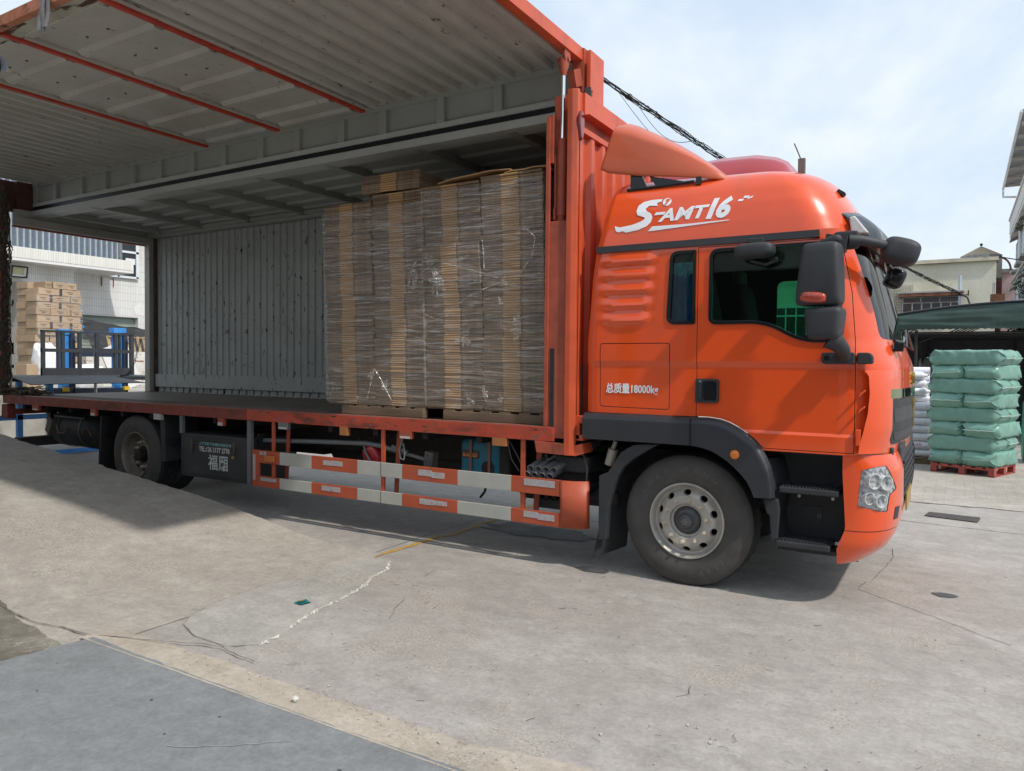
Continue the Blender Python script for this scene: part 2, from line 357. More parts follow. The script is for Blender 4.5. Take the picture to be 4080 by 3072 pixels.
# ------------------------------------------------------------------ ground
def concrete(name, cols, tan=.5, grid=False, marks=True):
    m = bpy.data.materials.new(name); m.use_nodes = True; nt = m.node_tree; L = nt.links; bs = nt.nodes['Principled BSDF']
    bs.inputs['Roughness'].default_value = .85; bs.inputs['Specular IOR Level'].default_value = .3
    tc = _node(nt, 'ShaderNodeTexCoord')
    def N(sc, det, st=(1, 1, 1), loc=0., rough=.6, dist=0.):
        mp = _node(nt, 'ShaderNodeMapping'); mp.inputs['Scale'].default_value = st; mp.inputs['Location'].default_value = (loc, loc * .7, 0)
        n = _node(nt, 'ShaderNodeTexNoise'); n.inputs['Scale'].default_value = sc; n.inputs['Detail'].default_value = det; n.inputs['Roughness'].default_value = rough; n.inputs['Distortion'].default_value = dist
        L.new(tc.outputs['Object'], mp.inputs['Vector']); L.new(mp.outputs['Vector'], n.inputs['Vector']); return n.outputs['Fac']
    def ramp(f, p0, p1, c0, c1):
        r = _node(nt, 'ShaderNodeValToRGB'); r.color_ramp.elements[0].position = p0; r.color_ramp.elements[1].position = p1
        r.color_ramp.elements[0].color = tuple(c0) + (1,); r.color_ramp.elements[1].color = tuple(c1) + (1,); L.new(f, r.inputs['Fac']); return r.outputs['Color']
    def mix(f, a, b, mode='MIX'):
        x = _node(nt, 'ShaderNodeMix', data_type='RGBA', blend_type=mode)
        if isinstance(f, float): x.inputs['Factor'].default_value = f
        else: L.new(f, x.inputs['Factor'])
        for k, s_ in (('A', a), ('B', b)):
            if isinstance(s_, tuple): x.inputs[k].default_value = s_ + (1,)
            else: L.new(s_, x.inputs[k])
        return x.outputs['Result']
    B0, B1 = (0, 0, 0), (1, 1, 1)
    c = ramp(N(.45, 12, loc=2., rough=.74, dist=.4), .36, .64, cols[0], cols[1])
    c = mix(ramp(N(1.3, 8, (1, 1.4, 1), 7., .7), .50, .66, B0, (.75, .75, .75)), c, cols[2])                 # paler worn areas
    c = mix(ramp(N(2.4, 9, (.5, 1.3, 1), 4., .72, .6), .56, .70, B0, (.45, .45, .45)), c, cols[3])               # dark grime
    c = mix(ramp(N(26, 8, (1, 1, 1), 1., .75), .36, .64, (.80, .80, .80), (1.18, 1.18, 1.18)), c, c, 'MIX') if False else c
    fine = ramp(N(34, 9, loc=3., rough=.78), .30, .70, (.74, .74, .75), (1.09, 1.09, 1.09))
    c = mix(1., c, fine, 'MULTIPLY')
    mid = ramp(N(6.5, 8, loc=8., rough=.72), .34, .66, (.84, .84, .84), (1.07, 1.07, 1.07))
    c = mix(1., c, mid, 'MULTIPLY')
    if marks:
        c = mix(ramp(N(3.2, 11, (1, 1, 1), 11., .80), .57, .66, B0, (.40, .40, .40)), c, (.56, .53, .49))   # scuffed pale scratches
        c = mix(ramp(N(9, 10, (1, 1, 1), 15., .8), .685, .70, B0, (.6, .6, .6)), c, (.14, .13, .12))          # pits and dark spots
    if marks:                                                                                                 # rough areas where the aggregate shows
        ag = ramp(N(70, 4, loc=5., rough=.6), .38, .62, (.20, .175, .145), (.52, .475, .41))
        c = mix(ramp(N(.95, 12, loc=31., rough=.76, dist=.3), .545, .60, B0, (.55, .55, .55)), c, ag)
        c = mix(ramp(N(1.9, 12, (1, 1, 1), 41., .8), .60, .64, B0, (.5, .5, .5)), c, (.20, .187, .172))
    L.new(c, bs.inputs['Base Color'])
    h = N(46, 8, loc=3., rough=.78); b = _node(nt, 'ShaderNodeBump'); b.inputs['Strength'].default_value = .40; b.inputs['Distance'].default_value = .010
    add = _node(nt, 'ShaderNodeMath', operation='ADD'); L.new(h, add.inputs[0]); L.new(N(5, 10, loc=15., rough=.8), add.inputs[1])
    L.new(add.outputs[0], b.inputs['Height']); L.new(b.outputs['Normal'], bs.inputs['Normal'])
    if grid:                                                                                                  # pressed rectangular anti-slip grooves
        br = _node(nt, 'ShaderNodeTexBrick'); br.offset = 0.; br.inputs['Scale'].default_value = 1.; br.inputs['Brick Width'].default_value = .12; br.inputs['Row Height'].default_value = .055
        br.inputs['Mortar Size'].default_value = .006; br.inputs['Color1'].default_value = (1, 1, 1, 1); br.inputs['Color2'].default_value = (1, 1, 1, 1); br.inputs['Mortar'].default_value = (.78, .76, .73, 1)
        L.new(tc.outputs['Object'], br.inputs['Vector'])
        c2 = mix(ramp(N(1.2, 6, loc=20.), .40, .60, B0, B1), c, br.outputs['Color'], 'MULTIPLY'); L.new(c2, bs.inputs['Base Color'])
    MATS[name] = m
    return m
M_yard = concrete('yard_concrete', [(.345, .318, .288), (.425, .397, .363), (.475, .448, .414), (.255, .236, .214)])
M_yardg = concrete('grooved_concrete', [(.37, .335, .29), (.47, .43, .375), (.51, .47, .415), (.29, .26, .23)], grid=True, marks=False)
M_ramp = concrete('ramp_concrete', [(.362, .328, .282), (.460, .420, .364), (.500, .462, .405), (.288, .260, .222)])
M_patch = concrete('patch_concrete', [(.365, .350, .318), (.45, .43, .39), (.52, .495, .45), (.28, .265, .24)])
M_strip = concrete('strip_concrete', [(.39, .340, .272), (.53, .470, .385), (.60, .545, .46), (.20, .172, .138)])
M_floor = concrete('painted_floor', [(.222, .232, .234), (.260, .271, .274), (.285, .295, .297), (.185, .192, .193)], marks=False)
M_moss_shade = concrete('shaded_mossy_concrete', [(.13, .12, .088), (.21, .195, .155), (.33, .30, .255), (.05, .048, .03)])  # moss tones darkened to include the shadow on the ramp corner
M_yellow = pmat('worn_yellow_paint', (.45, .27, .055), rough=.8, var=.25, scale=20, chips=[((.25, .22, .18), .56, 25, (1, 1, 1), .1)])
M_crack = pmat('crack_shadow_dirt', (.12, .108, .095), rough=.95, var=.3, scale=20)
M_chalk = pmat('broken_white_cement', (.58, .56, .51), rough=.9, var=.25, scale=25, bump=.4, bscale=60)
M_oil = pmat('oil_stain', (.060, .054, .050), rough=.45, var=.35, scale=14)

def dispersed(x, y):    # slow unevenness of the yard
    return .006 * nz(x, y, 0, .6)
yard = MB().add([(-300, -120, 0), (300, -120, 0), (300, 400, 0), (-300, 400, 0)], [(0, 1, 2, 3)]).build('yard_ground', M_yard, kind='structure', label='grey worn concrete yard under and around the orange truck')
# grooved concrete further back
MB().add([(-30, 5.25, .004), (40, 5.32, .004), (40, 60, .004), (-30, 60, .004)], [(0, 1, 2, 3)]).build('grooved_pavement', M_yardg, kind='structure', label='paler grooved concrete paving behind the truck')

def ribbon(pts, w, z, jitter=.3, seed=0):
    mb = MB(); rnd = random.Random(seed); L_ = []; R_ = []
    P = [Vector((p[0], p[1])) for p in pts]
    fine = []
    for a, b in zip(P, P[1:]):
        k = max(1, int((b - a).length / .05))
        fine += [a + (b - a) * (i / k) for i in range(k)]
    fine.append(P[-1])
    for i, p in enumerate(fine):
        d = (fine[min(i + 1, len(fine) - 1)] - fine[max(i - 1, 0)]).normalized(); n = Vector((-d.y, d.x))
        o = n * (jitter * (w * 2.5 * nz(p.x * 5 + seed, p.y * 5) + .012 * nz(p.x * 17, p.y * 17 + seed)))
        ww = w * (1 + .6 * jitter * rnd.uniform(-1, 1))
        zz = z(p.x, p.y) if callable(z) else z
        L_.append((*(p + o + n * ww / 2), zz)); R_.append((*(p + o - n * ww / 2), zz))
    n_ = len(fine); mb.add(L_ + R_, [(i, i + 1, n_ + i + 1, n_ + i) for i in range(n_ - 1)])
    return mb
# yellow line, cracks, joints
ribbon([(-2.62, -.60), (-2.59, .02), (-2.54, .6), (-2.56, 1.15), (-2.60, 2.0), (-2.64, 2.6), (-2.75, 5.2)], .06, .004, .35, 1).build('yellow_line', M_yellow, kind='structure', label='worn yellow painted line running under the truck')
CR = [
    ([(1.30, 2.35), (1.33, 2.0), (1.31, 1.7), (1.27, 1.35), (1.24, 1.05)], .004), ([(1.20, 1.0), (1.17, .75), (1.33, .62), (1.55, .45), (1.86, .20), (2.1, .0)], .0045),
    ([(1.27, 5.24), (2.6, 5.30), (5, 5.36)], .03), ([(1.0, 3.9), (1.8, 3.82), (2.9, 3.76)], .012), ([(-2.70, 1.3), (-2.72, .3), (-2.70, -.5)], .007),
    ([(-.55, 3.0), (-.6, 1.8), (-.45, .9)], .006), ([(2.15, -.8), (2.3, -1.1), (2.45, -1.6)], .006), ([(.6, -1.65), (.62, -1.75), (.58, -1.82)], .0035), ([(-1.62, -1.35), (-1.56, -1.5), (-1.44, -1.72)], .004),
    ([(-3.2, .1), (-2.9, .25), (-2.5, .2), (-2.0, .35)], .006), ([(1.35, -2.15), (1.5, -2.3), (1.72, -2.42)], .006), ([(-1.8, -.5), (-1.9, -.62), (-1.85, -.8)], .004)]
for k, (p, w) in enumerate(CR): ribbon(p, w, .0045, .8, k + 5).build('crack', M_crack, parent=yard)
def blob(cx, cy, rx, ry, z, n=28, amp=.28, seed=0):
    return MB().add([(cx + rx * math.cos(t) * (1 + amp * nz(math.cos(t) * 2 + seed, math.sin(t) * 2, seed)), cy + ry * math.sin(t) * (1 + amp * nz(math.cos(t) * 2, math.sin(t) * 2 + 7, seed)), z) for t in [2 * math.pi * i / n for i in range(n)]], [tuple(range(n))])
blob(-.80, .13, .150, .085, .0045, seed=1).build('oil_stain', M_oil, parent=yard)
blob(1.75, .95, .085, .06, .0045, seed=5).build('oil_stain', M_oil, parent=yard)
blob(-1.9, 1.1, .6, .25, .0045, seed=8, amp=.6).build('oil_stain', pmat('old_oil', (.13, .125, .12), var=.4, scale=4, rough=.8), parent=yard)
# thin repair patch between ramp and yard, with its broken pale edge
PATCH = [(-2.86, -.40), (-2.62, -.58), (-2.38, -.62), (-2.24, -.82), (-2.20, -1.05), (-2.08, -1.28), (-2.02, -1.55), (-1.98, -1.86), (-1.93, -2.05), (-1.84, -2.25), (-1.80, -2.50), (-1.95, -2.62), (-2.25, -2.62), (-2.50, -2.52), (-2.62, -2.38), (-2.70, -2.1), (-2.74, -1.4), (-2.86, -.8)]
def wob(poly, amp, step=.05, seed=0):
    out = []
    for a, b in zip(poly, poly[1:] + poly[:1]):
        a = Vector(a); b = Vector(b); k = max(1, int((b - a).length / step))
        for i in range(k):
            p = a + (b - a) * (i / k); out.append((p.x + amp * nz(p.x * 9 + seed, p.y * 9), p.y + amp * nz(p.x * 9, p.y * 9 + 4 + seed)))
    return out
ribbon(PATCH[10:16] + [(-2.76, -1.6)], .003, .0078, .9, 44).build('patch_crack', M_crack, parent=yard)
MB().prism(wob(PATCH, .018), 'z', -.01, .007).build('concrete_patch', M_patch, kind='structure', label='thin pale repair patch of concrete at the foot of the ramp')
eg = MB(); rnd = random.Random(3)
for a, b in zip(PATCH[2:10], PATCH[3:11]):
    for i in range(46):
        t = rnd.random(); p = Vector(a).lerp(Vector(b), t); s_ = rnd.uniform(.003, .010)
        if nz(p.x * 3, p.y * 3, 9) < -.22: continue
        eg.obox((p.x + rnd.gauss(.006, .008), p.y + rnd.gauss(0, .008), .006), (s_ * 1.6, s_, s_ * .7), (rnd.random(), rnd.random(), rnd.random() * 6))
eg.build('broken_cement_edge', M_chalk, kind='stuff', label='crumbled pale cement along the edge of the repair patch')
# ramp rising to the left towards the dock
def ramp_z(x, y):
    t = -2.62 - x
    if t <= 0: return .006
    z = lerp_tab([(0, .006), (.35, .012), (.7, .026), (1.0, .052), (1.28, .088), (1.6, .135), (2.0, .195), (2.5, .262), (3.2, .335), (4.33, .437), (6.76, .685), (12, 1.2)], t)
    return z - .18 * sstep(-1.2, -3.2, y) * sstep(0, 2.0, t) * .55
def ramp_fn(u, v):
    x = -2.60 - 11.4 * (u ** 1.35); e = -.44 + .04 * nz(x * 1.3, 3) + .022 * nz(x * 7, 1) + .014 * nz(x * 23, 5)
    if u < .12: e -= 0.02
    y = e + (-7.6 - e) * (v ** 1.5)
    return (x, y, ramp_z(x, y) + .004 * nz(x * 2, y * 2))
NR = 320
rp = MB().grid(ramp_fn, NR, 46)
edge = [ramp_fn(i / NR, 0) for i in range(NR + 1)]
rp.add([(x, y + .004 * nz(x * 20, 0), z) for x, y, z in edge] + [(x, y + .05 + .02 * nz(x * 6, 2), -.05) for x, y, z in edge], [(i, i + 1, NR + 2 + i, NR + 1 + i) for i in range(NR)])
rampo = rp.build('ramp', M_ramp, smooth=40, kind='structure', label='long pale concrete ramp rising to the left beside the truck')
# mossy corner beside the painted floor, the shadow there painted into its dark colour
blob(-3.30, -3.12, .62, .30, 0, n=40, amp=.5, seed=3)
mm = MB(); 
def moss_shade_fn(u, v):
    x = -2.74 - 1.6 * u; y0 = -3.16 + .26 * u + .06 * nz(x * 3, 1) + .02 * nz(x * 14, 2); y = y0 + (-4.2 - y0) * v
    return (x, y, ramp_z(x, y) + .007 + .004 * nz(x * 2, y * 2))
mm.grid(moss_shade_fn, 40, 14).build('moss_shade_patch', M_moss_shade, parent=rampo, smooth=60)
# painted warehouse floor with its ragged concrete strip
FL = [(-2.72, -2.985), (-2.2, -3.0), (-1.5, -3.012), (-.5, -3.018), (.4, -2.99), (2.2, -3.03), (9, -3.05), (9, -12), (-2.80, -12), (-2.80, -3.6)]
flo_ = MB().prism(wob(wob(FL, .014, .06, 3), .010, .015, 9), 'z', -.03, .024).build('painted_floor', M_floor, kind='structure', label='blue-grey painted floor slab in the foreground')
ST = [(-2.78, -2.80), (-2.2, -2.78), (-1.7, -2.77), (-1.2, -2.80), (-.80, -2.84), (-.35, -2.86), (-.1, -2.80), (.35, -2.70), (1.0, -2.66), (2.0, -2.72), (9, -2.7), (9, -3.06), (-2.78, -3.06)]
sp = MB(); up = wob(ST[:11], .02, .05, 8)
def strip_fn(u, v):
    k = u * (len(up) - 1); i = min(int(k), len(up) - 2); a = Vector(up[i]).lerp(Vector(up[i + 1]), k - i)
    y = a.y + (-3.035 - a.y) * v
    return (a.x, y, .006 + .019 * v + .004 * nz(a.x * 4, y * 9) * (1 - abs(2 * v - 1)))
sp.grid(strip_fn, 260, 6).build('concrete_strip', M_strip, smooth=60, kind='structure', label='rough tan concrete strip along the edge of the painted floor')
for k, (p, w) in enumerate((([(-.75, -3.95), (-.60, -3.80), (-.48, -3.62)], .006), ([(-1.15, -3.55), (-.95, -3.42), (-.72, -3.22)], .004), ([(-.2, -4.1), (.05, -3.9), (.2, -3.7)], .005))):
    ribbon(p, w, .0285, .9, k + 60).build('floor_scratch', pmat('pale_scratch', (.33, .34, .335), var=.3, scale=20), parent=flo_)
rnd = random.Random(77)
for k in range(11): blob(rnd.gauss(-1.35, .6), -3.15 - abs(rnd.gauss(.2, .35)), rnd.uniform(.004, .013), rnd.uniform(.003, .008), .0275, 12, .3, k).build('floor_spot', pmat('dark_drip', (.075, .08, .085), var=.3), parent=flo_)
ribbon([(-4.2, -2.98), (-3.4, -3.02), (-2.76, -2.96), (-2.3, -2.78), (-1.95, -2.66), (-1.6, -2.70)], .008, lambda x, y: ramp_z(x, y) + .012, .9, 71).build('joint_dirt', M_crack, parent=yard)
# scattered crumbs, twigs and leaf bits
db = MB(); rnd = random.Random(12)
for i in range(700):
    x = rnd.uniform(-3.0, 3.2); y = -2.95 + abs(rnd.gauss(0, 1.5)) if i < 460 else rnd.uniform(-3.0, -2.75)
    if i >= 460: x = rnd.gauss(-.55, .8)
    s_ = rnd.uniform(.002, .006) * (1.5 if rnd.random() < .06 else 1)
    db.obox((x, y, .006 + s_ * .3 + (.012 if y < -2.75 else 0)), (s_ * 1.7, s_, s_ * .8), (rnd.random(), rnd.random(), rnd.random() * 6))
db.build('concrete_crumbs', pmat('pale_crumbs', (.42, .40, .36), rough=.9, var=.4, scale=30), kind='stuff', label='tiny concrete crumbs scattered over the yard')
tw = MB()
for i in range(70):
    x = rnd.uniform(-2.3, 3.0); y = rnd.uniform(-2.7, .2) if i < 60 else rnd.uniform(-2.8, 4.5); a = rnd.uniform(0, 6.28); l = rnd.uniform(.015, .06); p = []
    for k in range(5):
        a += rnd.gauss(0, .22); p.append((x, y, .007)); x += math.cos(a) * l / 4; y += math.sin(a) * l / 4
    tw.tube(p, rnd.uniform(.0007, .0015), 4)
tw.build('dry_twigs', pmat('twig_brown', (.07, .065, .04), var=.4, rough=.9), kind='stuff', label='dry twigs and leaf stalks littering the concrete')
ws = MB().grid(lambda u, v: (-2.215 + .085 * u + .02 * v, -1.845 + .085 * v - .012 * u, .016 + .006 * math.sin(u * 7) * (v > .3) + .004 * nz(u * 3, v * 3)), 10, 8)
wr = ws.build('snack_wrapper', pmat('teal_foil', (.01, .20, .22), rough=.3, var=.35, scale=30, metal=.3), smooth=60, label='crumpled teal wrapper lying on the concrete patch', cat='wrapper')
MB().grid(lambda u, v: (-2.185 + .024 * u + .008 * v, -1.835 + .05 * v, .0255 + .003 * nz(u * 3, v * 3)), 4, 4).build('printed_label', pmat('gold_print', (.20, .17, .04), rough=.4, var=.6, scale=80), parent=wr)
st = MB().lathe([(0, -.017), (.015, -.012), (.019, 0), (.013, .009), (0, .011)], (-1.02, -2.93, .034), 'z', 6)
st.build('loose_stone', M_chalk, label='small pale loose stone at the edge of the painted floor', cat='stone')
# sunken cover in the yard
MB().prism(round_poly([(1.50, 4.30), (2.02, 4.20), (2.06, 4.52), (1.54, 4.58)], .03), 'z', .0, .012).build('drain_cover', pmat('dark_iron', (.06, .05, .045), rough=.7, var=.4, scale=20, bump=.3), label='flat dark drain cover set in the concrete behind the cab', cat='drain cover')
# ------------------------------------------------------------------ the truck: cab
def sq(mb, c, size, e1=.35, e2=.35, rot=None, nu=28, nv=16, fn=None):
    """superquadric (rounded box) centred at c; e small = boxy"""
    c = Vector(c); vs = []
    sp_ = lambda a, e: math.copysign(abs(a) ** e, a)
    for j in range(nv + 1):
        ph = -math.pi / 2 + math.pi * j / nv
        for i in range(nu):
            th = 2 * math.pi * i / nu
            p = Vector((sp_(math.cos(ph), e1) * sp_(math.cos(th), e2) * size[0] / 2, sp_(math.cos(ph), e1) * sp_(math.sin(th), e2) * size[1] / 2, sp_(math.sin(ph), e1) * size[2] / 2))
            if fn: p = Vector(fn(p))
            if rot: p = rot @ p
            vs.append(c + p)
    return mb.add(vs, [(j * nu + i, j * nu + (i + 1) % nu, (j + 1) * nu + (i + 1) % nu, (j + 1) * nu + i) for j in range(nv) for i in range(nu)])
def eul(x, y, z):
    from mathutils import Euler
    return Euler((x, y, z)).to_matrix()

TRUCK = thing('box_truck', 'orange lorry with raised wing side, loaded with flat cardboard', 'truck', (-4.5, 1.25, 0))
YC = 1.25
T_ys = [(1.05, .03), (2.60, .036), (2.70, .044), (2.80, .056), (2.90, .082), (3.0, .128), (3.06, .178), (3.10, .232), (3.13, .30), (3.16, .42), (3.18, .60), (3.2, .9)]
T_xf = [(1.05, 1.44), (1.17, 1.44), (1.3, 1.46), (1.72, 1.455), (1.80, 1.43), (1.91, 1.385), (2.13, 1.345), (2.41, 1.275), (2.7, 1.19), (2.85, 1.13), (2.97, 1.055), (3.05, .985), (3.10, .91), (3.13, .83), (3.16, .69), (3.18, .5), (3.2, .2)]
T_xr = [(1.05, -.832), (1.9, -.836), (2.46, -.795), (2.68, -.762), (3.0, -.685), (3.10, -.655), (3.14, -.62), (3.16, -.58), (3.18, -.5), (3.2, -.3)]
RX, RY, NS, NC, NF = .36, .60, 58, 22, 8
def lift(z): return z + .085 * sstep(2.70, 3.14, z)
def cab_ring(z, off=0.):
    ys = lerp_tab(T_ys, z) + off; xf = lerp_tab(T_xf, z) - off; xr = lerp_tab(T_xr, z) + off
    dz_ = .012 * sstep(1.745, 1.725, z) - .014 * sstep(1.26, 1.235, z)      # character lines
    w = YC - ys; ry = min(RY, w * .8); rx = min(RX, (xf - xr) * .4); xc = xf - rx; half = []
    for i in range(NS):
        x = xr + (xc - xr) * i / NS; y = ys
        rear = sstep(xr + .05, xr, x) * .03; y += rear
        if z < 2.72:
            d = dz_
            if 2.03 < z < 2.64:                                                  # pressed louvre ridges behind the side window
                k = (z - 2.045) / .118; fr = k - math.floor(k)
                xe = -.272 + .010 * math.floor(k)
                prof = sstep(0, .30, fr) * (1 - .9 * sstep(.30, 1., fr)) if fr < 1 else 0
                d -= .025 * prof * sstep(-.80, -.50, x) * sstep(xe, xe - .075, x)
            y += d
        half.append((x, y))
    ne = 2.25
    for i in range(NC + 1):
        t = math.pi / 2 * i / NC
        half.append((xc + rx * abs(math.sin(t)) ** (2 / ne), ys + ry - ry * abs(math.cos(t)) ** (2 / ne) + dz_ * math.cos(t) ** 2))
    for i in range(1, NF + 1):
        y = ys + ry + (YC - ys - ry) * i / NF; half.append((xf + .03 * (1 - ((YC - y) / max(.01, YC - ys - ry)) ** 2) * (1 if z < 2.9 else .4), y))
    full = half + [(x, 2 * YC - y) for x, y in reversed(half[:-1])]
    tl = sstep(2.75, 3.1, z)
    return [(x, y, lift(z) - tl * .028 * x) for x, y in full]
def cab_shell(off, th, zs, mats):
    rings = [cab_ring(z, off) for z in zs]; n = len(rings[0]); mb = MB()
    inner = [cab_ring(min(z, 3.2) if z < 3.19 else z, off + th) for z in zs]
    vs = [p for r in rings for p in r]; m = len(vs); vs += [(p[0], p[1], p[2] - (th if k > len(zs) - 10 else 0)) for k, r in enumerate(inner) for p in r]
    K = len(zs)
    mb.add(vs, [])
    for j in range(K - 1):
        for i in range(n):
            i2 = (i + 1) % n
            mb.f.append([j * n + i, j * n + i2, (j + 1) * n + i2, (j + 1) * n + i]); mb.mi.append(0)
            mb.f.append([m + j * n + i, m + (j + 1) * n + i, m + (j + 1) * n + i2, m + j * n + i2]); mb.mi.append(1)
    for i in range(n):
        i2 = (i + 1) % n; mb.f.append([i, m + i, m + i2, i2]); mb.mi.append(0)
    mb.f.append([(K - 1) * n + i for i in range(n)]); mb.mi.append(0)
    mb.f.append([m + (K - 1) * n + i for i in range(n - 1, -1, -1)]); mb.mi.append(1)
    return mb.mesh('cab_shell', mats)
ZS = [1.115 + .0205 * i for i in range(92)] + [3.0, 3.03, 3.06, 3.08, 3.10, 3.115, 3.13, 3.145, 3.16, 3.17, 3.18, 3.19, 3.2]
ARCH = [(-1.2, .9), (-1.2, 1.335), (.083, 1.338), (.19, 1.336), (.28, 1.325), (.345, 1.305), (.40, 1.278), (.46, 1.243), (.515, 1.203), (.56, 1.160), (.587, 1.128), (.60, .9)]
DOORWIN = round_poly([(.180, 2.60), (1.005, 2.60), (1.075, 2.50), (1.10, 2.20), (1.085, 1.90), (.83, 1.90), (.60, 2.040), (.178, 2.040)], [.07, .10, .08, .05, .07, .16, .16, .06], 6)
REARWIN = round_poly([(-.125, 2.602), (.070, 2.602), (.070, 2.046), (-.152, 2.046)], [.06, .012, .012, .07], 5)
DOOR = [(.087, 1.336), (.087, 2.622)] + [(1.02, 2.622), (1.072, 2.598), (1.095, 2.54)] + [(1.157, 2.242), (1.188, 1.90), (1.194, 1.70), (1.196, 1.128)] + [(.592, 1.128)] + [(x, z - .0) for x, z in reversed(ARCH[2:10]) if x > .09]
shell = cab_shell(0., .03, ZS, [M_cab, M_int])
cut_arch = MB().prism(ARCH, 'y', -.4, 3.0).mesh('c', M_int)
cut_dw = MB().prism(DOORWIN, 'y', -.4, 3.0).mesh('c', M_int)
cut_rw = MB().prism(REARWIN, 'y', -.4, .5).mesh('c', M_int)
WS = round_poly([(.215, 2.625), (2.285, 2.625), (2.235, 1.925), (.265, 1.925)], .06, 4)
cut_ws = MB().prism(WS, 'x', .75, 1.9).mesh('c', M_int)
cut_door = MB().prism(DOOR, 'y', -.4, .7).mesh('c', M_int)
HATCH = round_poly([(-.715, 1.902), (-.122, 1.902), (-.122, 1.378), (-.715, 1.385)], .03, 4)
cut_hatch = MB().ring(HATCH, inset_poly(HATCH, .006), 'y', -.4, .046).mesh('c', M_int)
body = boolean(shell.copy(), [cut_arch, cut_dw, cut_rw, cut_ws, cut_door, cut_hatch], 'DIFFERENCE'); smooth_mesh(body, 28)
obj('cab_body', body, TRUCK)
dshell = boolean(shell.copy(), [MB().prism(inset_poly(DOOR, .0045), 'y', -.4, .7).mesh('c', M_int)], 'INTERSECT')
dmesh = boolean(dshell, [cut_arch, cut_dw], 'DIFFERENCE'); smooth_mesh(dmesh, 28)
door = obj('cab_door', dmesh, TRUCK)
# windscreen is cut from a slightly smaller shell so that it follows the cab
gl = cab_shell(.010, .006, ZS, [M_glassw, M_glassw])
wsm = boolean(gl, [MB().prism(inset_poly(WS, -.012), 'x', .75, 1.9).mesh('c', M_glassw)], 'INTERSECT'); smooth_mesh(wsm, 28)
obj('windscreen', wsm, TRUCK)
def flat_side(name, poly, y, mat, parent, th=.005): return MB().prism(poly, 'y', y, y + th).build(name, mat, parent)
MB().ring(inset_poly(DOORWIN, -.004), inset_poly(DOORWIN, .022), 'y', .022, .060).build('window_seal', M_blackg, door, bevel=.003)
flat_side('window_pane', inset_poly(DOORWIN, .018), .046, M_glass, door)
MB().ring(inset_poly(REARWIN, -.004), inset_poly(REARWIN, .02), 'y', .024, .060).build('window_seal', M_blackg, TRUCK, bevel=.003)
flat_side('quarter_window_pane', inset_poly(REARWIN, .016), .046, M_glass, TRUCK)
# far side green glass
flat_side('far_window_pane', inset_poly(DOORWIN, .002), 2.452, M_glassg, TRUCK)
# black band along the eaves of the cab
def eave(u, v):
    x = -.752 + 1.70 * u; zz = 2.633 + .052 * v
    return (x, lerp_tab(T_ys, zz) - .016, zz)
e_ = MB().grid(eave, 40, 2); q = [eave(i / 40, 0) for i in range(41)]; q2 = [eave(i / 40, 1) for i in range(41)]
e_.add(q + [(x, y + .03, z) for x, y, z in q], [(i, i + 1, 42 + i, 41 + i) for i in range(40)]); e_.add(q2 + [(x, y + .03, z) for x, y, z in q2], [(i, i + 1, 42 + i, 41 + i) for i in range(40)])
e_.box(-.753, -.751, .025, .06, 2.633, 2.685); e_.build('eaves_strip', M_black, TRUCK)
MB().grid(lambda u, v: (.955 + .14 * u, lerp_tab(T_ys, 2.63 + .06 * v) - .010 + .10 * max(0, u - .3) ** 2, 2.632 + .056 * v), 6, 3).build('eaves_cap', M_cab, TRUCK, smooth=40)
# louvre / door furniture
hd = MB().prism(round_poly([(.086, 1.627), (.250, 1.627), (.262, 1.612), (.262, 1.462), (.250, 1.446), (.086, 1.446)], .012, 3), 'y', .018, .05)
hdl = hd.build('door_handle', M_black, door, bevel=.006)
MB().prism(round_poly([(.150, 1.610), (.248, 1.610), (.248, 1.465), (.150, 1.465)], .02), 'y', .015, .022).build('handle_recess', M_blackg, hdl)
MB().prism(round_poly([(.118, 1.618), (.142, 1.618), (.140, 1.470), (.122, 1.470)], .008), 'y', -.004, .02).build('pull_bar', M_black, hdl, bevel=.004)
MB().cyl((.130, .0, 1.608), (.130, -.008, 1.608), .009, 12).build('key_lock', M_steel, hdl)
# lettering
def decal(mes, name, parent, mat, zfun):
    """lay flat (x,z) lettering on the curved roof side"""
    bm = bmesh.new(); bm.from_mesh(mes)
    zmin = min(v.co.z for v in bm.verts); zmax = max(v.co.z for v in bm.verts); z = zmin + .012
    while z < zmax:
        bmesh.ops.bisect_plane(bm, geom=bm.verts[:] + bm.edges[:] + bm.faces[:], plane_co=(0, 0, z), plane_no=(0, 0, 1)); z += .012
    bmesh.ops.triangulate(bm, faces=bm.faces)
    for v in bm.verts: v.co.y = zfun(v.co.x, v.co.z)
    me = bpy.data.meshes.new(name); bm.to_mesh(me); bm.free(); me.materials.clear(); me.materials.append(mat)
    return obj(name, me, parent)
T_ysl = [(lift(2.6 + .01 * i), lerp_tab(T_ys, 2.6 + .01 * i)) for i in range(60)]
def roof_y(x, z): return lerp_tab(T_ysl, z + .028 * x * sstep(2.75, 3.1, z)) - .0045
def polym(pts):
    me = bpy.data.meshes.new('d'); me.from_pydata([(x, 0, z) for x, z in pts], [], [tuple(range(len(pts)))]); return me
S_ = [(-0.226, 3.035), (-0.233, 3.017), (-0.27, 3.007), (-0.26, 2.983), (-0.33, 2.99), (-0.358, 2.968), (-0.348, 2.949), (-0.308, 2.923), (-0.294, 2.893), (-0.303, 2.853), (-0.335, 2.823), (-0.406, 2.798), (-0.507, 2.786), (-0.536, 2.8), (-0.573, 2.793), (-0.596, 2.805), (-0.611, 2.847), (-0.566, 2.834), (-0.537, 2.836), (-0.464, 2.844), (-0.392, 2.864), (-0.357, 2.885), (-0.364, 2.899), (-0.422, 2.921), (-0.434, 2.953), (-0.423, 2.999), (-0.381, 3.028), (-0.31, 3.038)]
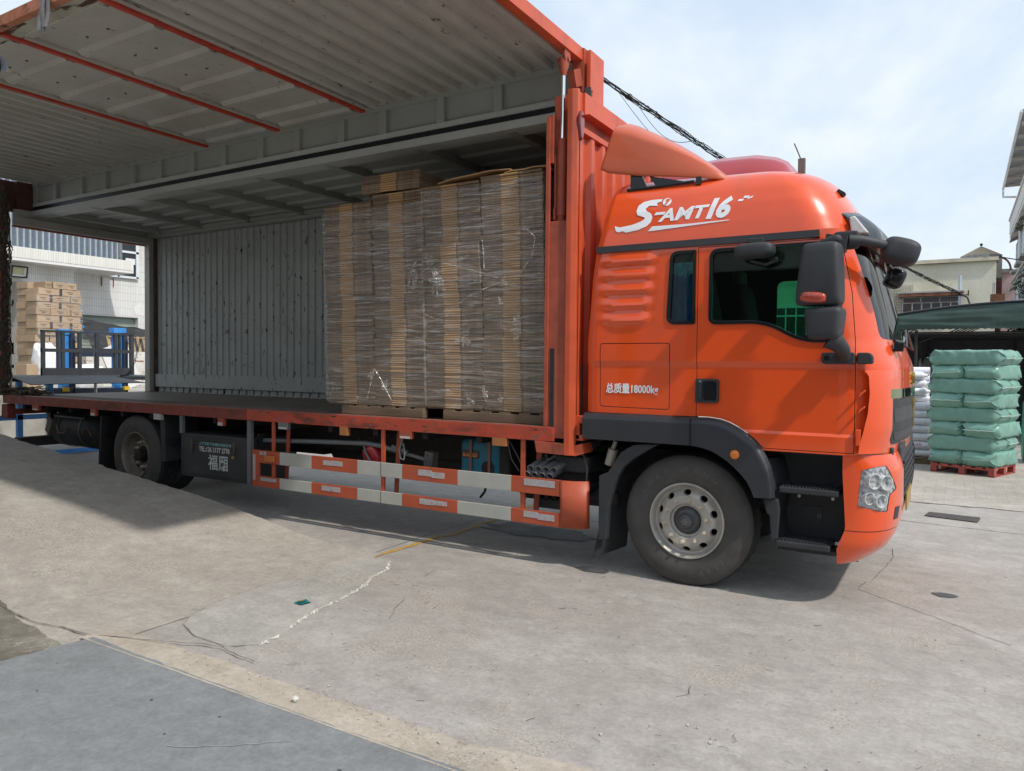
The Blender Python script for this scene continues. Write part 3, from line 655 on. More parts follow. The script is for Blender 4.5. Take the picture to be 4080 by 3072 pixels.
logo = decal(polym(S_), 'brush_letter_s', TRUCK, M_decal, roof_y)
decal(polym([(-0.323, 2.78), (-0.289, 2.817), (-0.001, 2.812), (0.316, 2.816), (0.303, 2.81), (0.065, 2.798), (-0.246, 2.783)]), 'brush_underline', TRUCK, M_decal, roof_y)
decal(polym([(-0.267, 2.929), (-0.189, 2.927), (-0.2, 2.905), (-0.281, 2.906)]), 'dash', TRUCK, M_decal, roof_y)
t_ = text_mesh('AMT', .136, M_decal, side_m(-.236, 2.853, 0) @ Matrix.Diagonal((1.24, 1, 1, 1)), 0, .30, .0048, space=1.04); decal(t_, 'amt_letters', TRUCK, M_decal, roof_y)
t_ = text_mesh('16', .205, M_decal, side_m(.104, 2.846, 0), 0, .34, .010, space=.88); decal(t_, 'number_sixteen', TRUCK, M_decal, roof_y)
for a in ([(.372, 2.968), (.409, 2.966), (.399, 2.950), (.362, 2.951)], [(.411, 2.990), (.448, 2.988), (.438, 2.972), (.401, 2.973)], [(.440, 2.973), (.476, 2.985), (.466, 2.970), (.430, 2.958)]):
    decal(polym(a), 'checker_mark', TRUCK, M_decal, roof_y)
decal(polym([(-.187 + .035 * math.cos(t), 3.008 + .033 * math.sin(t)) for t in [i * math.pi / 12 for i in range(24)]]), 'seven_disc', TRUCK, M_decal, lambda x, z: roof_y(x, z))
t_ = text_mesh('7', .058, M_cab, side_m(-.206, 2.988, 0), 0, .3, .004); decal(t_, 'seven_numeral', TRUCK, M_cab, lambda x, z: roof_y(x, z) - .004)
obj('weight_text', text_mesh('总质量18000kg', .0820, M_decal, side_m(-.660, 1.506, .0385) @ Matrix.Diagonal((.845, 1.04, 1, 1)), .001, 0, .0016), TRUCK)

# side roof fairings and roof dome
TOPF = [(-.64, 3.74), (-.60, 3.742), (-.52, 3.71), (-.36, 3.62), (-.18, 3.515), (-.04, 3.42), (.10, 3.315), (.19, 3.24), (.26, 3.175), (.30, 3.14)]
BOTF = [(-.77, 3.335), (-.70, 3.30), (-.60, 3.280), (-.42, 3.245), (-.18, 3.213), (-.02, 3.19), (.09, 3.172), (.17, 3.160), (.24, 3.148), (.30, 3.138)]
def fairing(side):
    def P(u, v):
        k = u * (len(TOPF) - 1); i = min(int(k), len(TOPF) - 2); t = k - i
        a = Vector(BOTF[i]).lerp(Vector(BOTF[i + 1]), t); b = Vector(TOPF[i]).lerp(Vector(TOPF[i + 1]), t); p = a.lerp(b, v)
        y = .10 + .05 * v + .19 * max(0, v - .72) ** 2 / .0784 * .9 + .12 * u ** 2 + .02 * (1 - v) ** 4
        return (p.x, y if side < 0 else 2 * YC - y, p.y)
    mb = MB().grid(P, 40, 22); o = mb.build('roof_fairing', M_fair, TRUCK, smooth=50)
    s = o.modifiers.new('s', 'SOLIDIFY'); s.thickness = .02; s.offset = 1 if side > 0 else -1
    return o
fairing(-1); fairing(1)
MB().prism([(.165, 3.235), (.19, 3.245), (.215, 3.185), (.19, 3.150)], 'y', .225, .24)
# fairing brackets
MB().prism([(-.52, 3.275), (-.44, 3.29), (-.38, 3.16), (-.52, 3.14)], 'y', .16, .18).prism([(-.36, 3.24), (-.25, 3.215), (-.05, 3.16), (-.30, 3.15)], 'y', .16, .175).cyl((-.55, .17, 3.15), (.0, .17, 3.16), .012, 8).box(.02, .06, .16, .18, 3.13, 3.19).build('fairing_bracket', M_blackg, TRUCK)
M_dome = pmat('shade_tinted_dome', (.36, .030, .040), rough=.3, var=.06, coat=.6)  # shade and reflected sky on the roof put into the colour as crimson
def dome(u, v):
    x = -.45 + 1.10 * u; w = .62; s = (v * 2 - 1); hx = max(0, 1 - abs(2 * ((x + .45) / 1.10) - .85) ** 3.2 * .45)
    prof = max(0., 1 - abs(s) ** 4)
    rise = lerp_tab([(-.45, .30), (.0, .335), (.3, .325), (.47, .28), (.57, .22), (.62, .12), (.65, .0)], x)
    return (x, YC + w * s, 3.19 + rise * prof ** .6 + .010 * math.sin(s * 22) * prof)
MB().grid(dome, 34, 60).build('roof_dome', M_dome, TRUCK, smooth=50)
MB().box(.705, .755, .52, .56, 3.15, 3.325).build('aerial_base', pmat('grey_bracket', (.16, .14, .12), var=.2), TRUCK)
MB().tube([(.735, .54, 3.29), (.70, .54, 3.38), (.672, .54, 3.45)], .005, 6).build('aerial', M_black, TRUCK)
for xx, zz in ((1.03, 2.98),): MB().obox((xx, .42, zz + .025), (.06, .07, .03), (0, .6, 0)).build('roof_lamp', M_blackg, TRUCK, bevel=.006)

# sun visor, corner lamp, mirror arm, mirrors
def visor(u, v):
    s = u * 2 - 1; y = YC + s * 1.02; bow = .10 * (1 - abs(s) ** 3.0)
    a = Vector((1.14 + bow * .6, 2.835)); b = Vector((1.295 + bow * .55, 2.61)); p = a.lerp(b, v); p.x += .045 * math.sin(v * math.pi)
    c_ = sstep(.86, 1.0, abs(s)); return (p.x - .10 * c_, y, p.y - .0 * c_)
vz = MB().grid(visor, 48, 8).build('sun_visor', pmat('smoked_visor', (.035, .045, .055), rough=.16, var=.05, coat=.8), TRUCK, smooth=60)
sm = vz.modifiers.new('s', 'SOLIDIFY'); sm.thickness = .008
MB().prism([(1.115, 2.78), (1.15, 2.79), (1.245, 2.66), (1.13, 2.66)], 'y', .185, .30).build('corner_lamp', pmat('white_ribbed_lens', (.62, .62, .60), rough=.2, var=.15, scale=90, coat=.5), TRUCK, bevel=.01)
am = MB(); sq(am, (1.12, .035, 2.595), (.16, .05, .125), .3, .35); am.tube([(1.14, .02, 2.59), (1.22, .03, 2.585), (1.30, .08, 2.57), (1.37, .14, 2.555)], [.045, .036, .030, .030], 12)
am.build('mirror_arm', M_black, TRUCK, smooth=50)
fm = MB(); sq(fm, (1.440, .20, 2.515), (.235, .23, .175), .55, .5, eul(0, .28, .15), fn=lambda p: (p.x, p.y * (1 + .8 * p.x), p.z * (1.05 - 1.3 * max(0, p.x - .02))))
front_mirror = fm.build('front_mirror', M_black, TRUCK, smooth=60)
MB().tube([(1.36, .26, 2.44), (1.40, .36, 2.40), (1.41, .45, 2.35)], .012, 8).build('mirror_stay', M_blackg, front_mirror)
f2 = MB(); sq(f2, (1.395, .40, 2.36), (.12, .16, .14), .5, .5, eul(0, .4, .3)); f2.build('kerb_camera', M_blackg, front_mirror, smooth=60)
sm_ = MB(); sq(sm_, (.540, -.115, 2.545), (.275, .17, .105), .55, .45, eul(0, -.04, 0), fn=lambda p: (p.x, p.y, p.z * (1 + .3 * p.y) - .10 * p.x * p.x)); kerb = sm_.build('kerb_mirror', M_black, TRUCK, smooth=60)
MB().prism(round_poly([(.475, 2.645), (.585, 2.645), (.575, 2.585), (.485, 2.585)], .012), 'y', -.06, .04).build('mirror_mount', M_black, kerb, bevel=.008)
MB().tube([(.50, -.03, 2.49), (.60, -.03, 2.46), (.68, -.01, 2.49)], .022, 8).build('mirror_glass_edge', M_blackg, kerb)
mm_ = MB(); sq(mm_, (1.0, -.215, 2.34), (.262, .20, .415), .20, .30, eul(0, 0, -.12), nu=36, nv=24, fn=lambda p: (p.x * (1 - .12 * (p.z / .2)) + .03 * p.z, p.y * (1 - .2 * abs(p.z / .21) ** 3), p.z))
mir = mm_.build('main_mirror', M_black, TRUCK, smooth=60)
ml_ = MB(); sq(ml_, (1.03, -.215, 2.015), (.225, .19, .215), .32, .36, eul(0, 0, -.12), nu=36, nv=20, fn=lambda p: (p.x * (1 + .9 * p.z), p.y, p.z)); ml_.build('wide_angle_mirror', M_black, mir, smooth=60)
mlm = MB(); sq(mlm, (.965, -.275, 2.185), (.18, .095, .075), .6, .6, eul(0, .12, -.25)); mlm.build('mirror_indicator', pmat('red_orange_lens', (.42, .06, .03), rough=.2, var=.25, scale=60, coat=.6), mir, smooth=60)
MB().cyl((1.07, -.20, 2.16), (1.07, -.20, 2.08), .055, 16).build('mirror_neck', M_black, mir)
mt = MB(); sq(mt, (1.015, -.14, 2.56), (.20, .09, .055), .5, .5, eul(.0, -.30, -.1)); mt.obox((1.06, .0, 2.575), (.14, .10, .10), (0, .2, 0)); mt.build('mirror_top_bracket', M_black, mir, smooth=40)
mb_ = MB(); mb_.tube([(1.06, -.20, 1.915), (1.10, -.19, 1.885), (1.13, -.13, 1.845), (1.13, -.05, 1.80)], [.075, .06, .048, .045], 14); mb_.build('mirror_foot', M_black, mir, smooth=50)
ba = MB().prism(round_poly([(.985, 1.825), (1.195, 1.825), (1.195, 1.745), (1.0, 1.745), (.985, 1.76)], .018), 'y', -.045, .045); ba.build('mirror_bracket', M_black, mir, bevel=.012)
MB().prism(round_poly([(1.206, 1.825), (1.285, 1.825), (1.305, 1.80), (1.305, 1.748), (1.206, 1.745)], .016), 'y', -.012, .07).build('mirror_bracket_cap', M_black, mir, bevel=.012)
MB().cyl((1.02, -.045, 1.785), (1.02, -.052, 1.785), .018, 14).build('mirror_screw', M_blackg, mir)

# wheel-arch trim
ATOP = [(-.84, 1.332), (.083, 1.334)] + ARCH[3:11] + [(.62, 1.07), (.650, 1.005), (.668, .93), (.678, .857), (.683, .775)]
ABOT = [(-.843, 1.118), (.062, 1.118), (.115, 1.112), (.161, 1.104), (.225, 1.086), (.282, 1.058), (.345, 1.018), (.401, .972), (.45, .925), (.49, .878), (.505, .85), (.522, .82), (.532, .79), (.536, .78), (.540, .768)]
ATOP = ATOP[:2] + [tuple(a) for a in ATOP[2:]]
n_ = min(len(ATOP), len(ABOT)); ATOP = ATOP[:1] + ATOP[-(n_ - 1):]; ABOT = ABOT[:1] + ABOT[-(n_ - 1):]
def arch_fn(u, v):
    k = u * (n_ - 1); i = min(int(k), n_ - 2); t = k - i
    a = Vector(ATOP[i]).lerp(Vector(ATOP[i + 1]), t); b = Vector(ABOT[i]).lerp(Vector(ABOT[i + 1]), t); p = a.lerp(b, v)
    y = -.022 + .055 * max(0, 1 - v / .22) ** 2 + .012 * v
    return (p.x, y, p.y)
af = MB().grid(arch_fn, (n_ - 1) * 4, 12)
lo = [arch_fn(i / 60, 1) for i in range(61)]; af.add(lo + [(x, .30, z) for x, _, z in lo], [(i, i + 1, 62 + i, 61 + i) for i in range(60)])
bk = [arch_fn(0, j / 12) for j in range(13)]; af.add(bk + [(x, .30, z) for x, _, z in bk], [(i, i + 1, 14 + i, 13 + i) for i in range(12)])
fr_ = [arch_fn(1, j / 12) for j in range(13)]; af.add(fr_ + [(x, .30, z) for x, _, z in fr_], [(i, i + 1, 14 + i, 13 + i) for i in range(12)])
fender = af.build('wheel_arch_trim', pmat('grey_black_fender', (.030, .032, .037), rough=.42, var=.12, scale=5, bump=.06, bscale=260), TRUCK, smooth=40)
MB().box(.060, .066, -.0245, -.01, 1.12, 1.325).build('trim_joint', M_blackg, fender)
MB().lathe([(0, -.016), (.025, -.014), (.034, -.004), (.036, .01)], (.40, -.018, 1.118 - .12 + .075), 'y', 24).build('side_marker_lamp', M_lamp, fender, smooth=50)
# inner arch liner and rear flap holder
MB().grid(lambda u, v: (-.02 + .66 * math.cos(math.pi * (.08 + .78 * u)), .04 + .50 * v, .53 + .62 * math.sin(math.pi * (.08 + .78 * u))), 24, 1).build('arch_liner', M_chassis, TRUCK, smooth=60)
FLP = [(-.709, .816), (-.63, .85), (-.58, .93), (-.52, 1.02), (-.42, 1.085), (-.30, 1.104), (-.208, 1.104), (-.33, 1.03), (-.42, .97), (-.493, .905), (-.545, .82), (-.582, .72), (-.61, .62), (-.627, .535), (-.638, .298), (-.709, .282)]
MB().prism(FLP, 'y', .03, .10).build('rear_arch_trim', M_black, TRUCK, bevel=.008)
fl = MB().add([(-.715, .055, .33), (-.60, .43, .36), (-.62, .43, .165), (-.755, .055, .125)], [(0, 1, 2, 3)]).add([(-.71, .055, .33), (-.595, .43, .36), (-.57, .43, .80), (-.66, .055, .82)], [(0, 1, 2, 3)])
flo = fl.build('mud_flap', pmat('ribbed_rubber', (.030, .031, .033), rough=.7, var=.3, scale=60, bump=.5, bscale=160), TRUCK)
s_ = flo.modifiers.new('s', 'SOLIDIFY'); s_.thickness = .012

# step well
sw_ = MB(); WALL = .34
sw_.prism([(.585, 1.124), (1.19, 1.124), (1.15, 1.07), (1.125, .99), (1.14, .80), (1.145, .612), (1.125, .531), (1.075, .44), (.72, .43), (.68, .462), (.640, .645), (.66, .80), (.655, .95), (.625, 1.05)], 'y', WALL, WALL + .02)
OUT = [(1.19, 1.124), (1.15, 1.07), (1.125, .99), (1.14, .80), (1.145, .612), (1.125, .531), (1.075, .45)]
sw_.add([(x, .05, z) for x, z in OUT] + [(x, WALL, z) for x, z in OUT], [(i, i + 1, len(OUT) + i + 1, len(OUT) + i) for i in range(len(OUT) - 1)])
INN = [(.625, 1.05), (.655, .95), (.68, .80), (.66, .70), (.645, .62), (.68, .462)]
sw_.add([(x, .07, z) for x, z in INN] + [(x + .06, WALL, z) for x, z in INN], [(i, i + 1, len(INN) + i + 1, len(INN) + i) for i in range(len(INN) - 1)])
sw_.box(.585, 1.19, .06, WALL, 1.105, 1.124)
well = sw_.build('step_well', M_black, TRUCK, smooth=35)
for k, (x0, x1, z, y0) in enumerate(((.70, 1.105, .858, .055), (.69, 1.055, .465, .045))):
    stp = MB().box(x0, x1, y0, WALL, z - .045, z).build('step', M_black, TRUCK, bevel=.01)
    tt = MB()
    for i in range(16):
        for j in range(6): tt.obox((x0 + .02 + (x1 - x0 - .04) * (i + .5 * (j % 2)) / 16, y0 + .03 + .035 * j, z + .004), (.012, .026, .010), (0, 0, .78))
    tt.build('step_grip', M_black, stp, kind='stuff')
for xx in (.795, 1.03): MB().lathe([(0, -.004), (.012, -.004), (.016, .004)], (xx, WALL, .755), 'y', 14).build('step_bolt', M_steel, well)
MB().prism(round_poly([(.82, .69), (.96, .69), (.96, .555), (.82, .565)], .015), 'y', WALL - .008, WALL).build('tow_eye_cover', M_black, well)
MB().box(.925, .955, WALL - .011, WALL - .007, .60, .64).build('cover_latch', M_blackg, well)
MB().prism([(.585, .76), (.70, .765), (.713, .68), (.700, .47), (.655, .46), (.640, .64), (.62, .652)], 'y', .05, .085).build('step_side_guard', M_black, TRUCK, bevel=.01)
MB().box(.70, 1.09, .07, .30, .395, .425).build('step_base', M_chassis, TRUCK)

# bumper
B_xf = [(.30, 1.20), (.36, 1.30), (.44, 1.385), (.54, 1.44), (.65, 1.465), (.78, 1.48), (1.0, 1.485), (1.06, 1.47), (1.12, 1.44)]
def bumper_ring(z, off=0.):
    xf = lerp_tab(B_xf, z) - off; ys = .048 + off + .05 * sstep(.50, .36, z); xr = 1.125 + (.0 if z > .5 else -.04 * sstep(.5, .43, z)); rx = .30; ry = .52; half = []
    xc = xf - rx; xr = min(xr, xc + .12)
    for i in range(6): half.append((min(xr, xc) + (xc - min(xr, xc)) * i / 6 if xr < xc else xc - .001 * (6 - i), ys))
    for i in range(25):
        t = math.pi / 2 * i / 24; half.append((xc + rx * math.sin(t) ** .86, ys + ry - ry * math.cos(t) ** .86))
    for i in range(1, 7): half.append((xf, ys + ry + (YC - ys - ry) * i / 6))
    return [(x, y, z) for x, y in half + [(x, 2 * YC - y) for x, y in reversed(half[:-1])]]
BZ = [.33, .36, .40, .44, .48, .52, .56, .60, .64, .68, .72, .76, .80, .84, .88, .92, .96, 1.0, 1.03, 1.05, 1.08, 1.12]
def strip_shell(rings, th_rings, mats):
    n = len(rings[0]); K = len(rings); mb = MB(); vs = [p for r in rings for p in r] + [p for r in th_rings for p in r]; m = n * K; mb.add(vs, [])
    for j in range(K - 1):
        for i in range(n - 1):
            mb.f.append([j * n + i, j * n + i + 1, (j + 1) * n + i + 1, (j + 1) * n + i]); mb.mi.append(0)
            mb.f.append([m + j * n + i, m + (j + 1) * n + i, m + (j + 1) * n + i + 1, m + j * n + i + 1]); mb.mi.append(1)
    for j in range(K - 1):
        for i in (0, n - 1): mb.f.append([j * n + i, (j + 1) * n + i, m + (j + 1) * n + i, m + j * n + i]); mb.mi.append(0)
    for i in range(n - 1):
        for j in (0, K - 1): mb.f.append([j * n + i, m + j * n + i, m + j * n + i + 1, j * n + i + 1]); mb.mi.append(0)
    return mb.mesh('bumper', mats)
bsh = strip_shell([bumper_ring(z) for z in BZ], [bumper_ring(z, .025) for z in BZ], [M_cab, M_int])
HL = round_poly([(1.243, 1.018), (1.308, 1.037), (1.386, 1.052), (1.412, 1.005), (1.437, .924), (1.449, .879), (1.413, .846), (1.399, .723), (1.314, .747), (1.223, .770), (1.230, .869)], .015, 3)
c_hl = MB().prism(HL, 'y', -.2, .8).mesh('c', M_int)
c_bk = MB().prism([(1.0, 1.075), (1.26, 1.2), (1.0, 1.2)], 'y', -.2, 3).mesh('c', M_int)
c_cen = MB().prism(round_poly([(.52, 1.2), (.44, 1.0), (.50, .80), (.62, .70), (1.88, .70), (2.0, .80), (2.06, 1.0), (1.98, 1.2)], .03), 'x', 1.3, 1.8).mesh('c', M_int)
c_seam = MB().box(1.0, 1.7, -.2, .6, .588, .594).mesh('c', M_int)
c_rear = MB().prism([(.9, 1.3), (1.125, 1.3), (1.125, 1.0), (1.15, .62), (1.145, .585), (1.095, .45), (1.09, .2), (.9, .2)], 'y', -.2, 3).mesh('c', M_int)
bme = boolean(bsh, [c_hl, c_cen, c_rear], 'DIFFERENCE'); smooth_mesh(bme, 30)
bump = obj('front_bumper', bme, TRUCK)
MB().grid(lambda u, v: ([(x + .0015, y - .0015, z) for x, y, z in [bumper_ring(.5915)[min(26, 4 + int(u * 22))]]][0][:2] + (.590 + .004 * v,)), 22, 1).build('bumper_seam', M_blackg, bump)
hsh = strip_shell([bumper_ring(z, .004) for z in BZ], [bumper_ring(z, .008) for z in BZ], [M_lampg, M_lampg])
hlm = boolean(hsh, [MB().prism(inset_poly(HL, .002), 'y', -.2, .8).mesh('c', M_lampg)], 'INTERSECT'); smooth_mesh(hlm, 30)

head = obj('headlight', hlm, TRUCK)
hsh2 = strip_shell([bumper_ring(z, .060) for z in BZ], [bumper_ring(z, .070) for z in BZ], [M_dsteel, M_dsteel])
hb = boolean(hsh2, [MB().prism(inset_poly(HL, -.07), 'y', -.2, .8).mesh('c', M_dsteel)], 'INTERSECT')
hb.materials.clear(); hb.materials.append(pmat('grey_chrome_bowl', (.80, .81, .82), rough=.3, metal=.1, var=.12, scale=20)); obj('headlight_bowl', hb, head)
for (x, z, r, y) in ((1.292, .945, .050, .105), (1.362, .935, .048, .160), (1.262, .825, .040, .100), (1.335, .808, .044, .140)):
    d_ = Vector((.75, -.66, 0)).normalized(); mb = MB(); c_ = Vector((x, y, z))
    for k, (rr, tt_) in enumerate(((r, .05), (r * 1.02, .045), (r * .8, -.01), (r * .25, -.035))): pass
    pr_ = [(r * 1.05, .0), (r * 1.08, .05), (r * .98, .05), (r * .85, .01), (r * .45, -.02), (0.001, -.03)]
    n2 = Vector((0, 0, 1)); s2 = d_.cross(n2); vs = []; NN = 20
    for k in range(NN):
        a = 2 * math.pi * k / NN
        for rr, tt_ in pr_: vs.append(c_ + d_ * tt_ + (s2 * math.cos(a) + n2 * math.sin(a)) * rr)
    mp_ = len(pr_); mb.add(vs, [(k * mp_ + i, k * mp_ + i + 1, ((k + 1) % NN) * mp_ + i + 1, ((k + 1) % NN) * mp_ + i) for k in range(NN) for i in range(mp_ - 1)])
    mb.build('headlight_reflector', pmat('bright_reflector', (.80, .81, .82), rough=.16, metal=.55, var=.1, scale=60), head, smooth=40)
MB().prism([(min(x, 1.424), z) for x, z in inset_poly(HL, .003)], 'y', .236, .244).build('headlight_back', MATS['grey_chrome_bowl'], head)
MB().obox((1.262, .115, .965), (.02, .02, .05)).build('indicator_bulb', M_lamp, head)
fg = MB(); fg.add([bumper_ring(z, -.002)[i] for z in (.66, .69, .72, .75) for i in (22, 23, 24, 25)], [(j * 4 + i, j * 4 + i + 1, j * 4 + i + 5, j * 4 + i + 4) for j in range(3) for i in range(3)]); fg.build('fog_lamp', M_dsteel, bump)
MB().prism(round_poly([(.50, 1.17), (.46, 1.0), (.52, .80), (.62, .70), (1.88, .70), (1.98, .80), (2.04, 1.0), (2.0, 1.17)], .03), 'x', 1.40, 1.462).build('bumper_grille', M_black, bump, bevel=.01)
for k in range(5): MB().box(1.462, 1.478, .60, 1.90, .78 + .06 * k, .80 + .06 * k).build('grille_slat', M_black, bump)
MB().prism([(.55, 1.175), (.55, 1.13), (1.95, 1.13), (1.95, 1.175)], 'x', 1.30, 1.45).box(1.30, 1.42, .30, .50, 1.10, 1.16).build('grille_step', M_black, bump, bevel=.01)
MB().box(1.470, 1.480, .95, 1.55, .62, .75).build('number_plate', pmat('yellow_plate', (.36, .23, .04), rough=.4, var=.1), bump)
MB().box(1.10, 1.20, .40, .47, .30, .37).build('tow_bracket', M_chassis, bump)

# corner air guide beside the door, front panel furniture
GD = [(1.205, 1.711), (1.262, 1.668), (1.270, 1.55), (1.263, 1.413), (1.238, 1.288), (1.215, 1.20), (1.205, 1.130), (1.30, 1.132), (1.383, 1.148), (1.408, 1.227), (1.402, 1.40), (1.392, 1.549), (1.40, 1.64), (1.324, 1.691), (1.249, 1.708)]
def guide(u, v):
    z = 1.132 + .575 * v
    xl = lerp_tab([(1.132, 1.21), (1.20, 1.216), (1.288, 1.238), (1.413, 1.262), (1.55, 1.270), (1.668, 1.262), (1.707, 1.235)], z)
    r = cab_ring(z); idx = NS + 4 + u * (NC - 6); i = int(idx); t = idx - i
    a = Vector(r[i]).lerp(Vector(r[i + 1]), t)
    xr_ = a.x; lift = .040 * (1 - u) ** .7 + .006
    x = xl + (xr_ - xl) * (u ** 1.2) if u < .5 else xr_ * 1.0
    x = xl * (1 - u) + (lerp_tab(T_xf, z) - .045) * u
    k = (x - (lerp_tab(T_xf, z) - RX)) / RX; k = max(0, min(.999, k)); y = .03 + RY * (1 - (1 - k ** 2.25) ** (1 / 2.25))
    return (x + lift * .35, y - lift, z)
gd = MB().grid(guide, 16, 26)
L0 = [guide(0, j / 26) for j in range(27)]; gd.add(L0 + [(x - .004, y + .06, z) for x, y, z in L0], [(i, i + 1, 28 + i, 27 + i) for i in range(26)])
T0 = [guide(i / 16, 1) for i in range(17)]; gd.add(T0 + [(x, y + .045, z + .004) for x, y, z in T0], [(i, i + 1, 18 + i, 17 + i) for i in range(16)])
airg = gd.build('corner_air_guide', M_cab, TRUCK, smooth=45)
for z in (1.42, 1.53): MB().prism([(1.213, z - .02), (1.262, z + .03), (1.262, z + .045), (1.225, z + .015)], 'y', .0, .08).build('guide_vane', M_cab, airg, bevel=.004)
MB().prism([(1.203, 1.30), (1.24, 1.30), (1.235, 1.19), (1.208, 1.185)], 'y', .012, .07).build('guide_tab', M_cab, airg, bevel=.006)
GRZ = [1.13 + .03 * i for i in range(20)]
def wrap(poly, off, mats, name, parent=TRUCK):
    gs = cab_shell(off, .02, GRZ, [mats, mats]); r = boolean(gs, [MB().prism(poly, 'x', 1.2, 1.9).mesh('c', mats)], 'INTERSECT'); smooth_mesh(r, 30); return obj(name, r, parent)
grl = wrap(round_poly([(.22, 1.505), (.235, 1.24), (.31, 1.185), (2.19, 1.185), (2.265, 1.24), (2.28, 1.505)], .03), -.006, M_black, 'radiator_grille')
wrap(round_poly([(.30, 1.44), (.30, 1.34), (2.2, 1.34), (2.2, 1.44)], .02), -.0085, pmat('grille_mesh', (.05, .05, .052), rough=.6, var=.7, scale=160), 'grille_mesh', grl)
wrap(round_poly([(.30, 1.27), (.33, 1.215), (2.17, 1.215), (2.2, 1.27)], .015), -.0085, MATS['grille_mesh'], 'grille_mesh', grl)
wrap([(.195, 1.512), (.205, 1.575), (2.295, 1.575), (2.305, 1.512)], -.010, pmat('green_gold_chrome', (.35, .45, .28), rough=.08, metal=1, var=.1), 'grille_chrome_bar')
em = MB().prism([(1.05, 1.47), (1.25, 1.25), (1.45, 1.47), (1.41, 1.49), (1.25, 1.31), (1.09, 1.49)], 'x', 1.482, 1.500); em.build('grille_emblem', M_gold, TRUCK)
obj('front_lettering', text_mesh('SITRAK', .13, M_gold, Matrix(((0, 0, 1, 1.484), (1, 0, 0, 1.25), (0, 1, 0, 1.60), (0, 0, 0, 1))), .008, align='CENTER', space=1.3), TRUCK)
for s in (-1, 1): MB().tube([(1.42, YC + s * .5, 1.90), (1.46, YC + s * .45, 1.88), (1.43, YC + s * .1, 2.02)], .010, 8).build('wiper', M_blackg, TRUCK)
MB().tube([(1.40, .45, 1.915), (1.45, .55, 1.905), (1.44, .80, 1.93), (1.43, 1.1, 1.97)], .012, 8).box(1.40, 1.46, .40, .48, 1.84, 1.90).build('wiper', M_blackg, TRUCK)
# interior
MB().box(-.74, 1.10, .08, 2.42, 1.34, 1.36).build('cab_interior', M_int, TRUCK)
MB().box(-.6, .95, .12, 2.38, 2.70, 2.72).build('headliner', M_intl, TRUCK)
MB().prism([(1.0, 1.36), (1.24, 1.36), (1.24, 1.85), (1.18, 1.90), (1.02, 1.86), (.98, 1.75)], 'y', .42, 2.08).build('dashboard', M_int, TRUCK, bevel=.02)
for yy in (.55, 1.95):
    st_ = MB(); sq(st_, (.25, yy, 1.75), (.55, .52, .22), .3, .3); sq(st_, (-.02, yy, 2.15), (.20, .50, .75), .3, .35, eul(0, -.18, 0)); st_.build('seat', M_int, TRUCK, smooth=60)
    hd_ = MB(); sq(hd_, (-.08, yy, 2.58), (.11, .27, .18), .5, .5); hd_.build('headrest', pmat('seat_cover_grey', (.14, .15, .15), rough=.9, var=.2), TRUCK, smooth=60)
MB().tube([(.92 + .07 * math.cos(t), 1.95 + .23 * math.cos(t + 1.57), 2.0 + .2 * math.sin(t + 1.57)) for t in [i * math.pi / 12 for i in range(24)]], .016, 8, closed=True).build('steering_wheel', M_int, TRUCK)
cu = MB().grid(lambda u, v: (-.13 + .19 * u - .03 * math.sin(v * 2.2) * u, .085 + .018 * math.sin(u * 26 + v * 2) * (1 - .3 * v), 2.06 + .44 * v), 40, 12); cu.build('curtain', M_curt, TRUCK, smooth=60)
fr2 = MB(); rnd = random.Random(5)
for i in range(40):
    x = -.128 + .165 * i / 40; fr2.tube([(x, .066, 2.52), (x + rnd.uniform(-.004, .004), .064, 2.475), (x + rnd.uniform(-.012, .012), .064, 2.44 - rnd.uniform(0, .04))], .0022, 4)
fr2.build('curtain_fringe', M_fringe, TRUCK)
bt = MB().lathe([(0, 0), (.033, .0), (.034, .09), (.030, .10), (.034, .11), (.034, .17), (.022, .215), (.013, .225), (.013, .245), (0, .246)], (.90, .30, 1.96), 'z', 16); bt.build('water_bottle', M_lens, None, smooth=40, label='clear plastic water bottle standing inside the cab window', cat='bottle')
MB().box(.78, 1.05, .14, .42, 1.925, 1.955).build('door_tray', M_int, TRUCK)
hv = MB(); sq(hv, (1.22, .75, 1.97), (.22, .5, .14), .7, .7, fn=lambda p: (p.x + .02 * nz(p.x * 30, p.y * 12), p.y, p.z + .05 * nz(p.x * 14, p.y * 9))); hv.build('safety_vest', pmat('lime_vest', (.25, .62, .05), rough=.8, var=.3, scale=12), None, smooth=60, label='lime green safety vest lying on the dashboard behind the windscreen', cat='vest')
# ------------------------------------------------------------------ wheels
def tyre_mesh(name, w=.29, R=.522, flat=True):
    side = [(.283, .035), (.292, .014), (.305, .004), (.335, .0), (.36, -.008), (.40, -.013), (.44, -.010), (.475, .004), (.497, .018), (.510, .034), (.517, .046)]
    tr = []; t = .050
    gro = [.085, .125, .165, .205]
    tr.append((R, t))
    for g in gro: tr += [(R, g - .006), (R - .013, g - .004), (R - .013, g + .004), (R, g + .006)]
    tr.append((R, w - .050))
    prof = side + tr + [(r, w - t) for r, t in reversed(side)]
    mb = MB().lathe(prof, (0, 0, 0), 'y', 84)
    if flat: mb.v = [(x, y, max(z, -.511)) for x, y, z in mb.v]
    ns = len(side); m = len(prof)
    for q_ in range(len(mb.v)):
        k_, i_ = divmod(q_, m)
        if k_ % 2 and (ns - 1 <= i_ <= ns or m - ns - 1 <= i_ <= m - ns): x, y, z = mb.v[q_]; mb.v[q_] = (x * .976, y, z * .976)
    mb.mi = [0 if (i % (m - 1)) < ns - 2 or (i % (m - 1)) >= m - 1 - (ns - 2) else 1 for i in range(len(mb.f))]
    return mb.mesh(name, [M_rubber, M_tread], 32)
TY = tyre_mesh('tyre')
